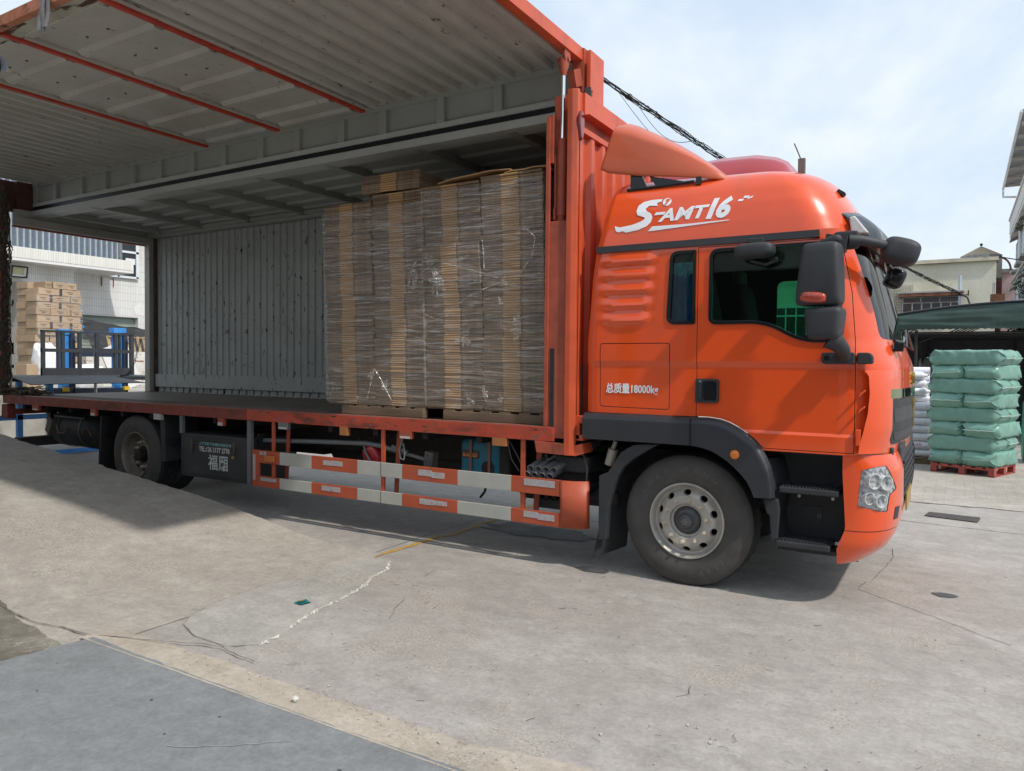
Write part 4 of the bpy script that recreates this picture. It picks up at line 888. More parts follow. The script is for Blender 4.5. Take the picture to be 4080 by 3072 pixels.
def disc_with_holes(prof, holes_r, hole, n, name, mat):
    me = MB().lathe(prof, (0, 0, 0), 'y', 64, closed=True).mesh(name, mat)
    cut = MB()
    for k in range(n):
        a = 2 * math.pi * (k + .5) / n; c = Vector((holes_r * math.cos(a), 0, holes_r * math.sin(a)))
        tang = Vector((-math.sin(a), 0, math.cos(a))); rd = Vector((math.cos(a), 0, math.sin(a)))
        ring = [c + tang * (hole[0] * math.cos(t)) + rd * (hole[1] * math.sin(t)) for t in [2 * math.pi * i / 18 for i in range(18)]]
        cut.add([p + Vector((0, -.2, 0)) for p in ring] + [p + Vector((0, .3, 0)) for p in ring], [tuple(range(18)), tuple(range(35, 17, -1))] + [(i, 18 + i, 18 + (i + 1) % 18, (i + 1) % 18) for i in range(18)])
    r = boolean(me, [cut.mesh('c', mat)], 'DIFFERENCE'); smooth_mesh(r, 32); return r
RIMF = [(.296, .024), (.300, .006), (.297, -.004), (.287, -.005), (.279, .004), (.272, .026), (.262, .046), (.250, .052), (.242, .048), (.226, .024), (.212, .010), (.204, .004), (.198, -.002), (.140, -.002), (.134, .002), (.128, .030), (.110, .034), (.110, .050), (.20, .050), (.235, .075), (.262, .10), (.275, .20), (.285, .26), (.288, .26), (.284, .06)]
rimf = disc_with_holes(RIMF, .221, (.031, .022), 10, 'rim', M_rim)
RIMR = [(.296, .024), (.300, .006), (.297, -.004), (.287, -.005), (.279, .004), (.270, .03), (.262, .06), (.255, .10), (.240, .118), (.215, .122), (.16, .126), (.11, .118), (.11, .128), (.25, .128), (.275, .26), (.288, .26), (.284, .06)]
rimr = disc_with_holes(RIMR, .205, (.030, .022), 10, 'rim', M_rimold)
NUT = MB(); NUT.lathe([(0, -.044), (.009, -.044), (.010, -.032), (.017, -.030), (.018, -.006), (.024, -.003), (.024, .002)], (0, 0, 0), 'y', 8); NUT = NUT.mesh('wheel_nut', pmat('dusty_nut', (.50, .44, .36), rough=.55, metal=.2, var=.2, scale=40), 35)
HUB = MB().lathe([(0, -.030), (.030, -.029), (.052, -.020), (.060, .0), (.064, .004), (.078, .006), (.086, .012), (.108, .028), (.112, .034)], (0, 0, 0), 'y', 36).mesh('hub_cap', pmat('hub_grey', (.085, .087, .09), rough=.45, metal=.4, var=.15, scale=9), 35)
HUBS = MB()
for k in range(6): HUBS.obox((.018 * math.cos(k * 1.047), -.030, .018 * math.sin(k * 1.047)), (.020, .003, .004), (0, -k * 1.047, 0))
HUBS = HUBS.mesh('hub_emblem', M_steel)
HUBR = MB().lathe([(0, .02), (.06, .022), (.075, .03), (.078, .12), (.095, .13), (.115, .17)], (0, 0, 0), 'y', 30).mesh('hub_cap', M_chassis, 35)
DRUM = MB().lathe([(0, .13), (.20, .13), (.265, .15), (.27, .26), (0, .26)], (0, 0, 0), 'y', 30).mesh('brake_drum', M_chassis)
def wheel(c, front, near=True):
    rz = 0 if near else math.pi; c = Vector(c)
    t = obj('wheel', TY, TRUCK, loc=c, rot=(0, 0, rz)); M = Matrix.Translation(c) @ Matrix.Rotation(rz, 4, 'Z')
    def sub(name, me, loc=(0, 0, 0)):
        o = obj(name, me, None, loc=M @ Vector(loc), rot=(0, 0, rz)); o.parent = t; o.matrix_parent_inverse = M.inverted(); return o
    sub('rim', rimf if front else rimr); sub('brake_drum', DRUM); sub('hub_cap', HUB if front else HUBR, (0, .0 if front else 0, 0))
    if front and near: sub('hub_emblem', HUBS)
    yb = -.002 if front else .126
    if near:
        for k in range(10):
            a = 2 * math.pi * (k + .27) / 10; sub('wheel_nut', NUT, (.168 * math.cos(a), yb, .168 * math.sin(a)))
    return t, M
wf, MF = wheel((0, .116, .511), True)
def arc_text(txt, r, a0, da, size, M, parent, dy=-.0125, flip=False):
    mes = MB(); 
    for k, ch in enumerate(txt):
        if ch == ' ': continue
        a = a0 - da * k if not flip else a0 + da * k
        rr = Matrix.Translation((r * math.cos(a), dy, r * math.sin(a))) @ Matrix.Rotation(-(a - math.pi / 2) + (math.pi if flip else 0), 4, 'Y')
        me = text_mesh(ch, size, M_rubber, M @ rr @ side_m(0, -size * .35, 0), .0015, align='CENTER')
        mes.add([v.co[:] for v in me.vertices], [tuple(p.vertices) for p in me.polygons])
    mes.build('sidewall_lettering', pmat('rubber_letter', (.105, .098, .089), rough=.7, var=.15, scale=20), parent)
arc_text('CHAO·YANG', .405, rad(148), rad(11.5), .058, Matrix.Translation((0, .116, .511)), wf)
arc_text('AS57', .412, rad(-72), rad(9), .055, Matrix.Translation((0, .116, .511)), wf, flip=True)
wheel((0, 2.384, .511), True, False)
wheel((-7.24, .10, .511), False); wheel((-7.24, .42, .511), False)
wheel((-7.24, 2.40, .511), False, False); wheel((-7.24, 2.08, .511), False, False)

# ------------------------------------------------------------------ chassis
for y in (.83, 1.67):
    fr = MB().box(-10.3, .9, y - .04, y + .04, .72, .98).build('chassis_rail', M_chassis, TRUCK)
    bl = MB()
    for i in range(70): bl.cyl((-9.8 + .145 * i, y - .04, .78 + .13 * (i % 2)), (-9.8 + .145 * i, y - .047, .78 + .13 * (i % 2)), .011, 6)
    bl.build('frame_bolts', M_chassis, fr, kind='stuff')
for x in (-9.6, -8.3, -6.4, -5.2, -4.0, -2.8, -1.6, -.5): MB().box(x - .05, x + .05, .88, 1.62, .75, .95).build('cross_member', M_chassis, TRUCK)
for x in [-10.0 + .62 * i for i in range(15)]: MB().box(x - .03, x + .03, .10, 2.40, 1.0, 1.10).build('floor_bearer', M_chassis, TRUCK)
MB().cyl((-7.24, .35, .511), (-7.24, 2.15, .511), .09, 16).lathe([(0, -.26), (.14, -.22), (.19, 0), (.14, .22), (0, .26)], (-7.24, YC, .511), 'y', 20).build('rear_axle', M_chassis, TRUCK)
MB().cyl((0, .3, .48), (0, 2.2, .48), .06, 12).build('front_axle', M_chassis, TRUCK)
MB().cyl((-6.9, YC, .60), (-1.5, YC, .72), .06, 12).build('drive_shaft', M_chassis, TRUCK)
for yy, zz in ((1.10, .66), (1.42, .62)): MB().lathe([(0, -1.5), (.12, -1.46), (.16, -1.35), (.16, 1.35), (.12, 1.46), (0, 1.5)], (-3.2, yy, zz), 'x', 18).build('underbody_filler', M_chassis, TRUCK, smooth=40)  # tanks added to block the bright strip of ground seen below the floor
MB().box(-6.3, -4.8, 1.0, 1.5, .60, .98).build('spare_carrier', M_chassis, TRUCK)
MB().box(-1.2, .9, .95, 1.55, .55, 1.1).build('engine_block', M_chassis, TRUCK, bevel=.05)
MB().cyl((-1.95, 1.02, .56), (-.95, 1.02, .56), .20, 20).cyl((-.95, 1.02, .60), (-.35, .9, .66), .06, 12).build('silencer', pmat('rusty_dark_silencer', (.05, .04, .034), rough=.7, var=.35), TRUCK)
MB().grid(lambda u, v: (-7.95 + 1.42 * u, .12 + .62 * v, .62 + .47 * math.sin(math.pi * (.05 + .9 * u))), 20, 1).build('rear_mudguard', M_chassis, TRUCK, smooth=60)
MB().prism([(-6.70, 1.05), (-6.60, 1.05), (-6.58, .48), (-6.66, .47)], 'y', .09, .55).build('rear_mud_flap', M_tank, TRUCK)
MB().prism([(-8.02, .98), (-7.98, .98), (-8.04, .22), (-8.08, .22)], 'y', .10, .62).build('rear_mud_flap', M_chassis, TRUCK)
# long air reservoir / tank at the tail
tk = MB().lathe([(0, -.62), (.10, -.61), (.22, -.55), (.275, -.46), (.28, .46), (.22, .55), (.10, .61), (0, .62)], (-9.30, .62, .71), 'x', 30)
tank = tk.build('fuel_tank', M_tank, TRUCK, smooth=50)
for x in (-9.55, -8.98): MB().lathe([(.283, -.02), (.289, -.02), (.289, .02), (.283, .02)], (x, .62, .71), 'x', 30).build('tank_strap', pmat('strap_grey', (.09, .085, .08), var=.2), tank)
MB().cyl((-9.62, .34, .90), (-8.85, .34, .89), .016, 8).build('tank_pipe', M_galv, tank)
MB().tube([(-9.58 + .12 * i, .335 - .02 * math.sin(i), .80 - .16 * abs(math.sin(i * .9 + .2))) for i in range(9)], .008, 6).build('orange_hose', pmat('orange_brown_hose', (.22, .10, .045), var=.2), tank)
MB().obox((-9.70, .30, .76), (.11, .02, .24), (0, .5, 0)).build('loose_plate', pmat('dusty_plate', (.15, .13, .11), var=.2), tank)
# tail beam / underrun bumper
MB().box(-10.28, -10.12, .10, 2.40, .42, .56).box(-10.25, -10.15, .55, .65, .5, .95).box(-10.25, -10.15, 1.85, 1.95, .5, .95).build('underrun_bar', pmat('dark_bar', (.03, .028, .026), var=.3), TRUCK)
MB().prism([(-10.44, 1.06), (-10.28, 1.06), (-10.26, .845), (-10.46, .845)], 'y', .0, .12).build('tail_corner_bracket', M_railrear, TRUCK, bevel=.01)
MB().obox((-10.22, 1.25, .95), (.06, 2.3, .08)).build('tail_cross_beam', M_railrear, TRUCK)
# toolbox with painted lettering
tb = MB().box(-6.22, -4.99, .05, .62, .345, .862).build('toolbox', M_tank, TRUCK, bevel=.008)
MB().ring([(-6.20, .80), (-5.02, .80), (-5.02, .385), (-6.20, .385)], [(-6.17, .775), (-5.05, .775), (-5.05, .41), (-6.17, .41)], 'y', .040, .052).build('toolbox_lid', M_tank, tb)
MB().box(-6.17, -5.05, .044, .052, .41, .775).build('toolbox_door', M_tank, tb)
for x in (-6.0, -5.24):
    MB().box(x - .025, x + .025, .030, .046, .74, .80).tube([(x, .035, .76), (x + .012, .03, .70), (x, .035, .64)], .008, 6).build('toolbox_latch', pmat('brown_latch', (.10, .085, .065), metal=.4, var=.2), tb)
MB().box(-5.262, -5.218, .022, .046, .615, .645).build('padlock', pmat('brass', (.45, .33, .14), metal=.8, rough=.4, var=.1), tb)
obj('phone_text', text_mesh('TEL:136 2177 2778', .098, M_decald, side_m(-5.87, .665, .0425) @ Matrix.Diagonal((.71, .82, 1, 1)), .0008, 0, .002), tb)
obj('company_text', text_mesh('上海长郡汽车维修有限公司', .066, M_decalt, side_m(-5.87, .745, .0425) @ Matrix.Diagonal((.73, .92, 1, 1)), .0008, 0, .002), tb)
obj('painted_characters', text_mesh('福厢', .19, M_decald, side_m(-5.70, .475, .0425) @ Matrix.Diagonal((.92, 1.0, 1, 1)), .0008, 0, .003, space=1.05), tb)
for x, w in ((-6.18, .024), (-4.965, .032)): MB().box(x - w, x + w, .02, .06, .345 if x > -5 else .86, 1.08).build('toolbox_hanger', pmat('hanger_grey', (.13, .135, .14), var=.2), TRUCK)
# side guard
GX = [-4.88, -4.45, -3.97, -3.33, -2.755, -2.105, -1.53, -1.05]
guard = MB().box(-4.885, -4.78, -.002, .025, .353, .752).build('side_guard', M_gorange, TRUCK, bevel=.003)
for z0, z1 in ((.612, .750), (.350, .468)):
    for i in range(7):
        if i == 0: x0 = -4.78
        else: x0 = GX[i]
        MB().box(x0 + (.0 if i else 0), GX[i + 1] - .0005, 0 + .0006 * (i % 2), .026, z0 + .0006 * (i % 2), z1 - .0006 * (i % 2)).build('guard_rail', M_gorange if i % 2 == 0 else M_gwhite, guard, bevel=.003)
    for x in (-3.02, -2.41): MB().box(x - .003, x + .003, -.0022, .01, z0, z1).build('guard_joint', M_crack, guard)
ge = MB().grid(lambda u, v: (-1.047 + .225 * math.sin(u * 1.45) / math.sin(1.45), .0 + .11 * (1 - math.cos(u * 1.45)), .352 + .40 * v), 12, 1).build('guard_end', M_gorange, guard, smooth=60)
s_ = ge.modifiers.new('s', 'SOLIDIFY'); s_.thickness = .004
for (x0, x1, z0, z1) in ((-4.87, -4.83, .42, .70), (-4.76, -4.66, .705, .74), (-4.75, -4.50, .418, .455), (-3.80, -3.68, .665, .715), (-3.68, -3.53, .668, .718), (-3.82, -3.56, .400, .452), (-2.56, -2.40, .665, .722), (-2.40, -2.25, .655, .710), (-2.54, -2.38, .395, .450), (-2.38, -2.22, .402, .445), (-1.40, -1.10, .680, .738), (-1.40, -1.26, .405, .458), (-1.26, -1.10, .395, .448)):
    MB().box(x0, x1, -.0035, .001, z0, z1).build('reflective_tape', M_tape, guard)
MB().grid(lambda u, v: (-.972 + .045 * u, .008 + .016 * u, .42 + .29 * v), 3, 8).build('reflective_tape', M_tape, guard)
MB().box(-4.665, -4.515, -.025, 0, .635, .705).build('side_reflector', pmat('orange_reflector', (.50, .15, .03), rough=.3, var=.3, scale=90), guard, bevel=.006)
for x in (-4.58, -3.02, -1.43):
    MB().box(x - .022, x + .022, .027, .045, .35, 1.075).build('guard_post', M_gorange, guard)
    MB().beam((x + .06, .16, .40), (x + .10, .16, 1.07), .05, .012, up=(0, 1, 0)).build('guard_brace', M_boxd, guard)
# little lamps below the floor rail
for k, (x, w, m) in enumerate(((-9.48, .085, M_boxd), (-8.02, .06, M_boxd), (-6.62, .075, M_gwhite), (-5.43, .05, M_boxd), (-4.40, .075, M_galv), (-3.52, .055, pmat('dusty_amber', (.34, .13, .04), rough=.5, var=.2)), (-2.72, .075, M_boxd), (-1.66, .075, MATS['dusty_amber']))):
    MB().box(x - w, x + w, .0, .045, 1.0 if w > .06 else .985, 1.075).build('rail_lamp', m, TRUCK, bevel=.005)
    MB().box(x - w * .8, x + w * .8, -.004, .0, 1.004 if w > .06 else .99, 1.025).build('rail_lamp_lens', pmat('milky_lens', (.50, .48, .42), rough=.3, var=.1) if m is not MATS.get('dusty_amber') else m, TRUCK)
# battery box and air filter behind the cab wheel
bb = MB().box(-1.19, -.86, .15, .55, .80, .945).build('battery_box', M_tank, TRUCK, bevel=.02)
MB().box(-1.15, -.88, .20, .5, .62, .80).build('battery_tray', M_chassis, bb)
MB().box(-1.02, -.85, .14, .50, .655, .705).build('battery_foot', M_tank, bb)
MB().tube([(-1.15, .16, .955), (-1.0, .15, .975), (-.90, .14, .96), (-.86, .13, .85), (-.87, .13, .70)], .007, 6).build('battery_strap', pmat('grey_strap', (.10, .10, .10), var=.2), bb)
MB().tube([(-.60, .12, 1.10), (-.63, .12, 1.02)], .02, 8).tube([(-.62, .12, 1.03), (-.655, .12, .90)], .042, 12).build('air_drier', pmat('dusty_drier', (.33, .29, .25), rough=.5, metal=.3, var=.15), TRUCK)
MB().cyl((-.92, .35, .60), (-.62, .35, .58), .08, 14).cyl((-.66, .22, .655), (-.66, .22, .56), .05, 12).build('air_valve', M_chassis, TRUCK)
MB().cyl((-.40, 1.3, 1.0), (-.40, 1.3, 1.5), .12, 14).cyl((-.92, .12, 1.25), (-.92, .12, 1.72), .012, 8).build('air_intake', M_chassis, TRUCK)

# ------------------------------------------------------------------ the body: deck, posts, walls, roof
XF, XB, YF = -1.02, -10.44, 2.44
deck = MB().box(XB, XF, .03, YF, 1.10, 1.186).build('load_deck', M_deck, TRUCK)
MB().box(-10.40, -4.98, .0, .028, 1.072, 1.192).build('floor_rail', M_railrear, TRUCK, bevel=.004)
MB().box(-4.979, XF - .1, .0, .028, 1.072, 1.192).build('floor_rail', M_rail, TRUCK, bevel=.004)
MB().box(-10.40, XF - .1, .002, .09, 1.186, 1.197).build('rail_lip', pmat('worn_lip', (.26, .10, .075), var=.3, scale=12, rough=.6), TRUCK)
MB().prism([(-1.30, 1.072), (-1.02, 1.06), (-1.02, .965), (-1.28, .972)], 'y', -.004, .06).build('rail_end_bracket', M_boxd, TRUCK, bevel=.004)
# chequer-plate bumps on the near part of the deck
ck = MB()
for i in range(300):
    for j in range(9):
        x = -10.3 + .031 * i; y = .12 + .05 * j
        ck.obox((x, y, 1.187), (.026, .007, .003), (0, 0, .6 if (i + j) % 2 else -.6))
ck.build('chequer_bars', M_deck, deck, kind='stuff')
# front corner post
MB().box(-1.018, -.975, -.004, .05, .965, 4.0).prism([(-.975, -.004), (-.93, .016), (-.93, .05), (-.975, .05)], 'z', .965, 4.0).build('front_post', M_box, TRUCK, bevel=.003)
MB().box(-1.19, -1.018, .020, .12, 1.10, 2.93).build('front_post_channel', M_boxd, TRUCK, bevel=.006)
MB().box(-1.215, -1.185, .0, .03, 1.19, 3.80).build('post_edge', M_boxd, TRUCK)
MB().box(-1.165, -1.128, .012, .021, 1.16, 1.86).build('rubber_buffer', pmat('rubber_strip', (.02, .022, .024), var=.4, scale=14, rough=.8), TRUCK)
MB().box(-1.19, -1.03, .10, .16, 2.90, 4.0).box(-1.20, -1.16, .015, .05, 3.42, 3.82).build('post_upper', M_boxd, TRUCK)
MB().prism([(-.93, .96), (-.93, 1.05), (-.86, 1.07), (-.84, .99)], 'y', .02, .2).build('post_foot', M_box, TRUCK)
# corrugated bulkhead facing the cab
fw = MB(); per = .27; pts = []; y = .05
while y < 2.45:
    pts += [(y, -.925), (y + .06, -.925), (y + .085, -.965), (y + .20, -.965), (y + .225, -.925)]; y += per * .833
pr = [(xx, yy) for yy, xx in pts]
n_ = len(pr); fw.add([(x, y, z) for z in (1.30, 3.68) for x, y in pr], [(i, i + 1, n_ + i + 1, n_ + i) for i in range(n_ - 1)])
fw.box(-1.02, -.975, .05, 2.44, 1.19, 3.72)
bulk = fw.build('front_bulkhead', M_box, TRUCK)
MB().box(-.975, -.915, .05, 2.45, 3.655, 3.705).build('bulkhead_rail', M_box, TRUCK, bevel=.004)
MB().box(-.975, -.875, .05, 2.45, 1.235, 1.30).box(-.975, -.90, .05, 2.45, 1.10, 1.235).box(-.975, -.865, .05, 2.45, 1.09, 1.14).build('bulkhead_sill', M_box, TRUCK, bevel=.004)
MB().box(-1.0, -.905, .10, 2.45, 3.805, 3.985).box(-1.0, -.93, .05, .10, 3.80, 3.98).box(-1.0, -.86, .10, 2.45, 3.795, 3.806).build('front_header', M_box, TRUCK, bevel=.004)
MB().box(-.99, -.95, .05, 2.45, 3.69, 3.80).build('header_web', M_boxd, TRUCK)
ml_l = MB().prism([(.055 + .045 * math.sin(t) * (1.0 if True else 0), 3.74 + (.085 if math.cos(t) > 0 else .16) * math.cos(t)) for t in [2 * math.pi * i / 24 for i in range(24)]], 'x', -.955, -.905); ml_l.build('corner_marker_lamp', M_redlens, TRUCK, bevel=.012)
# far wall
fwp = []; x = -10.26
while x < XF - .05:
    fwp += [(x, 2.41), (x + .080, 2.41), (x + .095, 2.430), (x + .135, 2.430), (x + .150, 2.41)]; x += .150
n_ = len(fwp); w2 = MB().add([(a, b, z) for z in (1.49, 3.85) for a, b in fwp], [(i, i + 1, n_ + i + 1, n_ + i) for i in range(n_ - 1)])
w2.box(-10.30, XF, 2.434, 2.444, 1.19, 3.98)
farw = w2.build('far_side_wall', M_greywall, TRUCK)
MB().box(-10.26, XF - .01, 2.36, 2.43, 1.275, 1.495).build('kick_plate', M_greywall, farw, bevel=.004)
for i in range(52): MB().box(-10.22 + .178 * i, -10.09 + .178 * i, 2.405, 2.43, 1.187, 1.272).build('wall_foot_clip', M_greywall, farw)
MB().box(-10.30, XF - .01, 2.30, 2.433, 3.855, 3.90).box(-10.30, XF - .01, 2.24, 2.433, 3.90, 3.952).build('far_roof_rail', M_grey2, TRUCK)
# roof with bows and pressed stiffeners
MB().box(XB, XF + .01, .44, 2.44, 3.985, 4.0).build('roof_sheet', M_grey2, TRUCK)
BOWS = [-9.95, -8.86, -7.70, -6.52, -5.38, -4.24, -2.98, -1.86]
for x in BOWS: MB().box(x - .045, x + .045, .47, 2.40, 3.90, 3.984).build('roof_bow', M_grey2, TRUCK, bevel=.004)
for a, b in zip([-10.4] + BOWS, BOWS + [XF]):
    for y in (.78, 1.15, 1.52, 1.89, 2.2):
        MB().prism([(y - .05, 3.984), (y - .025, 3.955), (y + .025, 3.955), (y + .05, 3.984)], 'x', a + .10, b - .10).build('roof_stiffener', M_grey2, TRUCK)
# near roof rail (white channel) under the open gap
MB().box(-10.40, XF - .05, .395, .41, 3.905, 3.982).box(-10.40, XF - .05, .41, .60, 3.905, 3.918).box(-10.40, XF - .05, .60, .615, 3.905, 3.983).build('near_roof_rail', M_white, TRUCK)
MB().box(-10.40, XF - .05, .44, .47, 3.985, 4.055).build('gap_seal', pmat('black_seal', (.008, .009, .016), rough=.4, var=.2), TRUCK)
# rear frame
MB().box(-10.44, -10.30, 2.28, 2.444, 1.187, 3.985).build('rear_post', M_grey, TRUCK, bevel=.005)
MB().box(-10.298, -10.262, 2.36, 2.433, 1.187, 3.86).build('rear_post_edge', pmat('brown_grey_edge', (.10, .07, .06), var=.4, scale=6), TRUCK)
MB().box(-10.50, -10.42, .0, .07, 1.187, 3.985).build('rear_post', M_railrear, TRUCK, bevel=.005)
MB().box(-10.44, -10.30, .17, 2.28, 3.742, 3.86).box(-10.43, -10.36, .17, 2.28, 3.86, 3.984).build('rear_header', M_grey, TRUCK, bevel=.005)
MB().box(-10.46, -10.40, .17, 2.28, 3.722, 3.742).build('rear_header_trim', M_boxd, TRUCK)
# ------------------------------------------------------------------ raised wing
ZW = 4.40
wing = MB()
def corr(x0, x1):
    pts = []; x = x0; p = .205
    while x < x1 - p * .9:
        pts += [(x, ZW + .03), (x + .090, ZW + .03), (x + .110, ZW - .022), (x + .165, ZW - .022), (x + .185, ZW + .03)]; x += p * 1.0
    pts.append((x1, ZW + .03)); return pts
for (a, b) in ((-3.60, -1.10), (-10.36, -6.28)):
    P = corr(a, b); n_ = len(P); wing.add([(x, y, z) for y in (.42, -2.42) for x, z in P], [(i, i + 1, n_ + i + 1, n_ + i) for i in range(n_ - 1)])
wing.box(-10.40, -1.06, -2.47, .46, ZW + .034, ZW + .05)
wing.box(-10.38, -1.06, .405, .48, ZW + .001, ZW + .034)
wp = wing.build('wing_panel', M_grey, TRUCK)
for x in (-3.655, -4.95, -6.22):
    MB().box(x - .028, x + .028, -2.45, .43, ZW - .035, ZW + .03).build('wing_beam', M_redbeam, wp, bevel=.004)
    MB().box(x + .03, x + .085, -2.45, .43, ZW - .012, ZW + .03).build('wing_beam_flange', M_grey, wp)
for (a, b) in ((-4.92, -3.69), (-6.19, -4.98)):
    MB().box(a + .06, b, -2.43, .42, ZW + .012, ZW + .03).build('wing_sheet', M_grey, wp)
    for y in (-2.30, -1.85, -1.35, -.87, -.40, .05, .36):
        MB().prism([(y - .065, ZW + .012), (y - .03, ZW - .020), (y + .03, ZW - .020), (y + .065, ZW + .012)], 'x', a + .10, b - .06).build('pressed_rib', M_grey, wp)
    for y in (-2.02, -1.60, -1.1):
        for k in range(2):
            MB().cyl((a + .45 + .3 * k, y, ZW + .013), (a + .45 + .3 * k, y, ZW + .006), .013, 8).build('wing_rivet', M_crack, wp)
MB().box(-1.10, -1.035, -2.47, .40, ZW - .055, ZW + .055).box(-1.16, -1.10, -2.45, .38, ZW - .02, ZW + .0).build('wing_front_edge', M_box, wp, bevel=.004)
MB().box(-10.42, -1.04, -2.53, -2.47, ZW - .03, ZW + .06).build('wing_outer_edge', pmat('rusty_orange_edge', (.42, .16, .09), rough=.6, var=.3, scale=9, chips=[(RUST, .55, 8, (.4, 1, 1), .05)]), wp, bevel=.004)
MB().box(-10.42, -1.04, -2.469, -2.30, ZW - .014, ZW + .002).build('wing_hem', pmat('rusty_grey_hem', (.36, .36, .30), rough=.6, var=.2, scale=6, chips=[((.07, .03, .015), .50, 5, (.6, 3, 1), .05)]), wp)
# folded upright part of the wing above the roof, with brackets
MB().box(-10.40, -1.10, .46, .475, 4.055, ZW + .03).build('wing_upright', M_grey2, wp)
MB().box(-10.40, -1.10, .425, .46, 4.052, 4.105).build('upright_lower_rail', M_white, wp)
MB().box(-10.40, -1.10, .42, .46, ZW - .055, ZW + .0).build('upright_upper_rail', M_grey2, wp)
for x in (-10.29, -9.74, -9.04, -8.45, -7.78, -7.19, -6.52, -5.92, -5.25, -4.65, -3.97, -3.38, -2.64, -1.97):
    MB().box(x - .045, x + .045, .415, .46, 4.106, ZW - .056).build('upright_bracket', M_grey2, wp, bevel=.003)
MB().box(-1.13, -1.02, .30, .48, 3.985, ZW + .05).build('wing_hinge_plate', M_boxd, wp)
MB().box(-1.045, -.975, .34, .62, 4.03, 4.44).box(-.99, -.955, .30, .36, 4.08, 4.36).build('hinge_cover', M_box, wp, bevel=.004)
MB().obox((-.985, .33, 4.055), (.05, .1, .09), (0, 0, .3)).build('torn_seal', M_black, wp)
MB().box(-10.44, -10.36, .20, .46, 3.985, ZW).build('wing_rear_hinge', pmat('dull_brown_hinge', (.085, .032, .024), var=.3), wp)
MB().box(-10.52, -10.44, -.05, .44, 3.95, ZW).build('wing_rear_plate', MATS['dull_brown_hinge'], wp)
# lifting ram
ram = MB().tube([(-1.105, .075, 2.98), (-1.10, .07, 3.62)], .038, 16).build('lifting_ram', M_boxd, TRUCK, smooth=40)
MB().tube([(-1.10, .07, 3.60), (-1.087, .05, 4.17)], .019, 14).build('ram_rod', M_chrome, ram, smooth=40)
MB().tube([(-1.088, .052, 4.14), (-1.087, .05, 4.17), (-1.086, .05, 4.22), (-1.085, .05, 4.28)], [.024, .03, .045, .045], 14).build('ram_end', M_boxd, ram, smooth=40)
MB().prism(round_poly([(.0, 4.40), (.10, 4.40), (.10, 4.28), (.05, 4.20), (.0, 4.28)], .03), 'x', -1.065, -1.050).cyl((-1.14, .05, 4.27), (-1.03, .05, 4.27), .02, 12).build('ram_bracket', M_boxd, ram)
MB().tube([(-1.105, .075, 2.99), (-1.105, .075, 2.93)], .03, 12).obox((-1.16, .06, 3.0), (.02, .02, .10)).tube([(-1.155, .06, 3.05), (-1.16, .06, 3.5)], .008, 6).build('ram_foot', M_boxd, ram)
MB().obox((-1.06, .22, 4.17), (.06, .14, .14), (.4, 0, 0)).build('hinge_gusset', M_boxd, ram)
# ------------------------------------------------------------------ cargo: flat cartons on pallets
def carton_mesh(w, dep, h):
    mb = MB(); b0, b1 = .33 * w, .61 * w
    mb.mat(0).box(0, b0, .004, dep, 0, h * .46).box(0, b0, 0, dep, h * .52, h * .96).box(b1, w, 0, dep, 0, h * .46).box(b1, w, .005, dep, h * .52, h * .96)
    mb.mat(1)
    prof = [(.006, 0), (-.002, h * .2), (-.004, h * .48), (-.001, h * .8), (.006, h * .97)]
    vs = [(x, y, z) for x in (b0, b1) for y, z in prof] + [(x, dep, z) for x in (b0, b1) for z in (0, h * .97)]
    mb.add(vs, [(i, i + 1, 6 + i, 5 + i) for i in range(4)] + [(4, 11, 13, 9), (0, 1, 2, 3, 4, 11, 10), (5, 12, 13, 9, 8, 7, 6)])
    mb.mat(1).box(0, w, .006, dep, h * .955, h * .99)
    return mb.mesh('flat_carton', [M_kcut, M_kraft])
CART = [carton_mesh(.642, 1.05, .0218), carton_mesh(.642, 1.05, .0218)]
cols = [(-3.872, -3.955, 3.36, 'first stack of flat brown cartons from the tail end of the load', 11), (-3.222, -3.285, 3.40, 'second stack of flat brown cartons from the tail end, under the loose bundle', 12), (-2.575, -2.64, 3.39, 'third stack of flat brown cartons, just right of the gap in the load', 13), (-1.915, -1.975, 3.415, 'stack of flat brown cartons nearest the lifting ram and front post', 14)]
for xb, xt, ztop, lab, sd in cols:
    rnd = random.Random(sd); z = 1.296
    t = thing('carton_stack', lab, 'carton stack', (xb + .32, .7, 1.296), 'stacks of flat cartons on the truck'); zlean = ztop - 1.296; drift = 0; k = 0
    while z < ztop:
        f = (z - 1.296) / zlean; drift = drift * .8 + rnd.gauss(0, .0022)
        if k % 10 == 0: bx_, by_ = rnd.gauss(0, .005), rnd.gauss(0, .006)
        o = obj('flat_carton', CART[k % 2], None, loc=(xb + (xt - xb) * f + drift + bx_, .150 + by_ + rnd.gauss(0, .0035), z), rot=(rnd.gauss(0, .0015), rnd.gauss(0, .0022), rnd.gauss(0, .004)))
        attach(o, t); z += .0222; k += 1
# loose bundle on top
t = thing('carton_bundle', 'loose bundle of flat cartons lying crooked on top of the load', 'carton bundle', (-3.05, .6, 3.43), None)
for k in range(8):
    o = obj('flat_carton', CART[0], None, loc=(-3.40 + .004 * random.uniform(-1, 1), .13 + .006 * random.uniform(-1, 1), 3.425 + .0215 * k), rot=(.0, -.008 - .002 * k, .10 + .01 * random.uniform(-1, 1)), scale=(1.06, 1, 1)); attach(o, t)
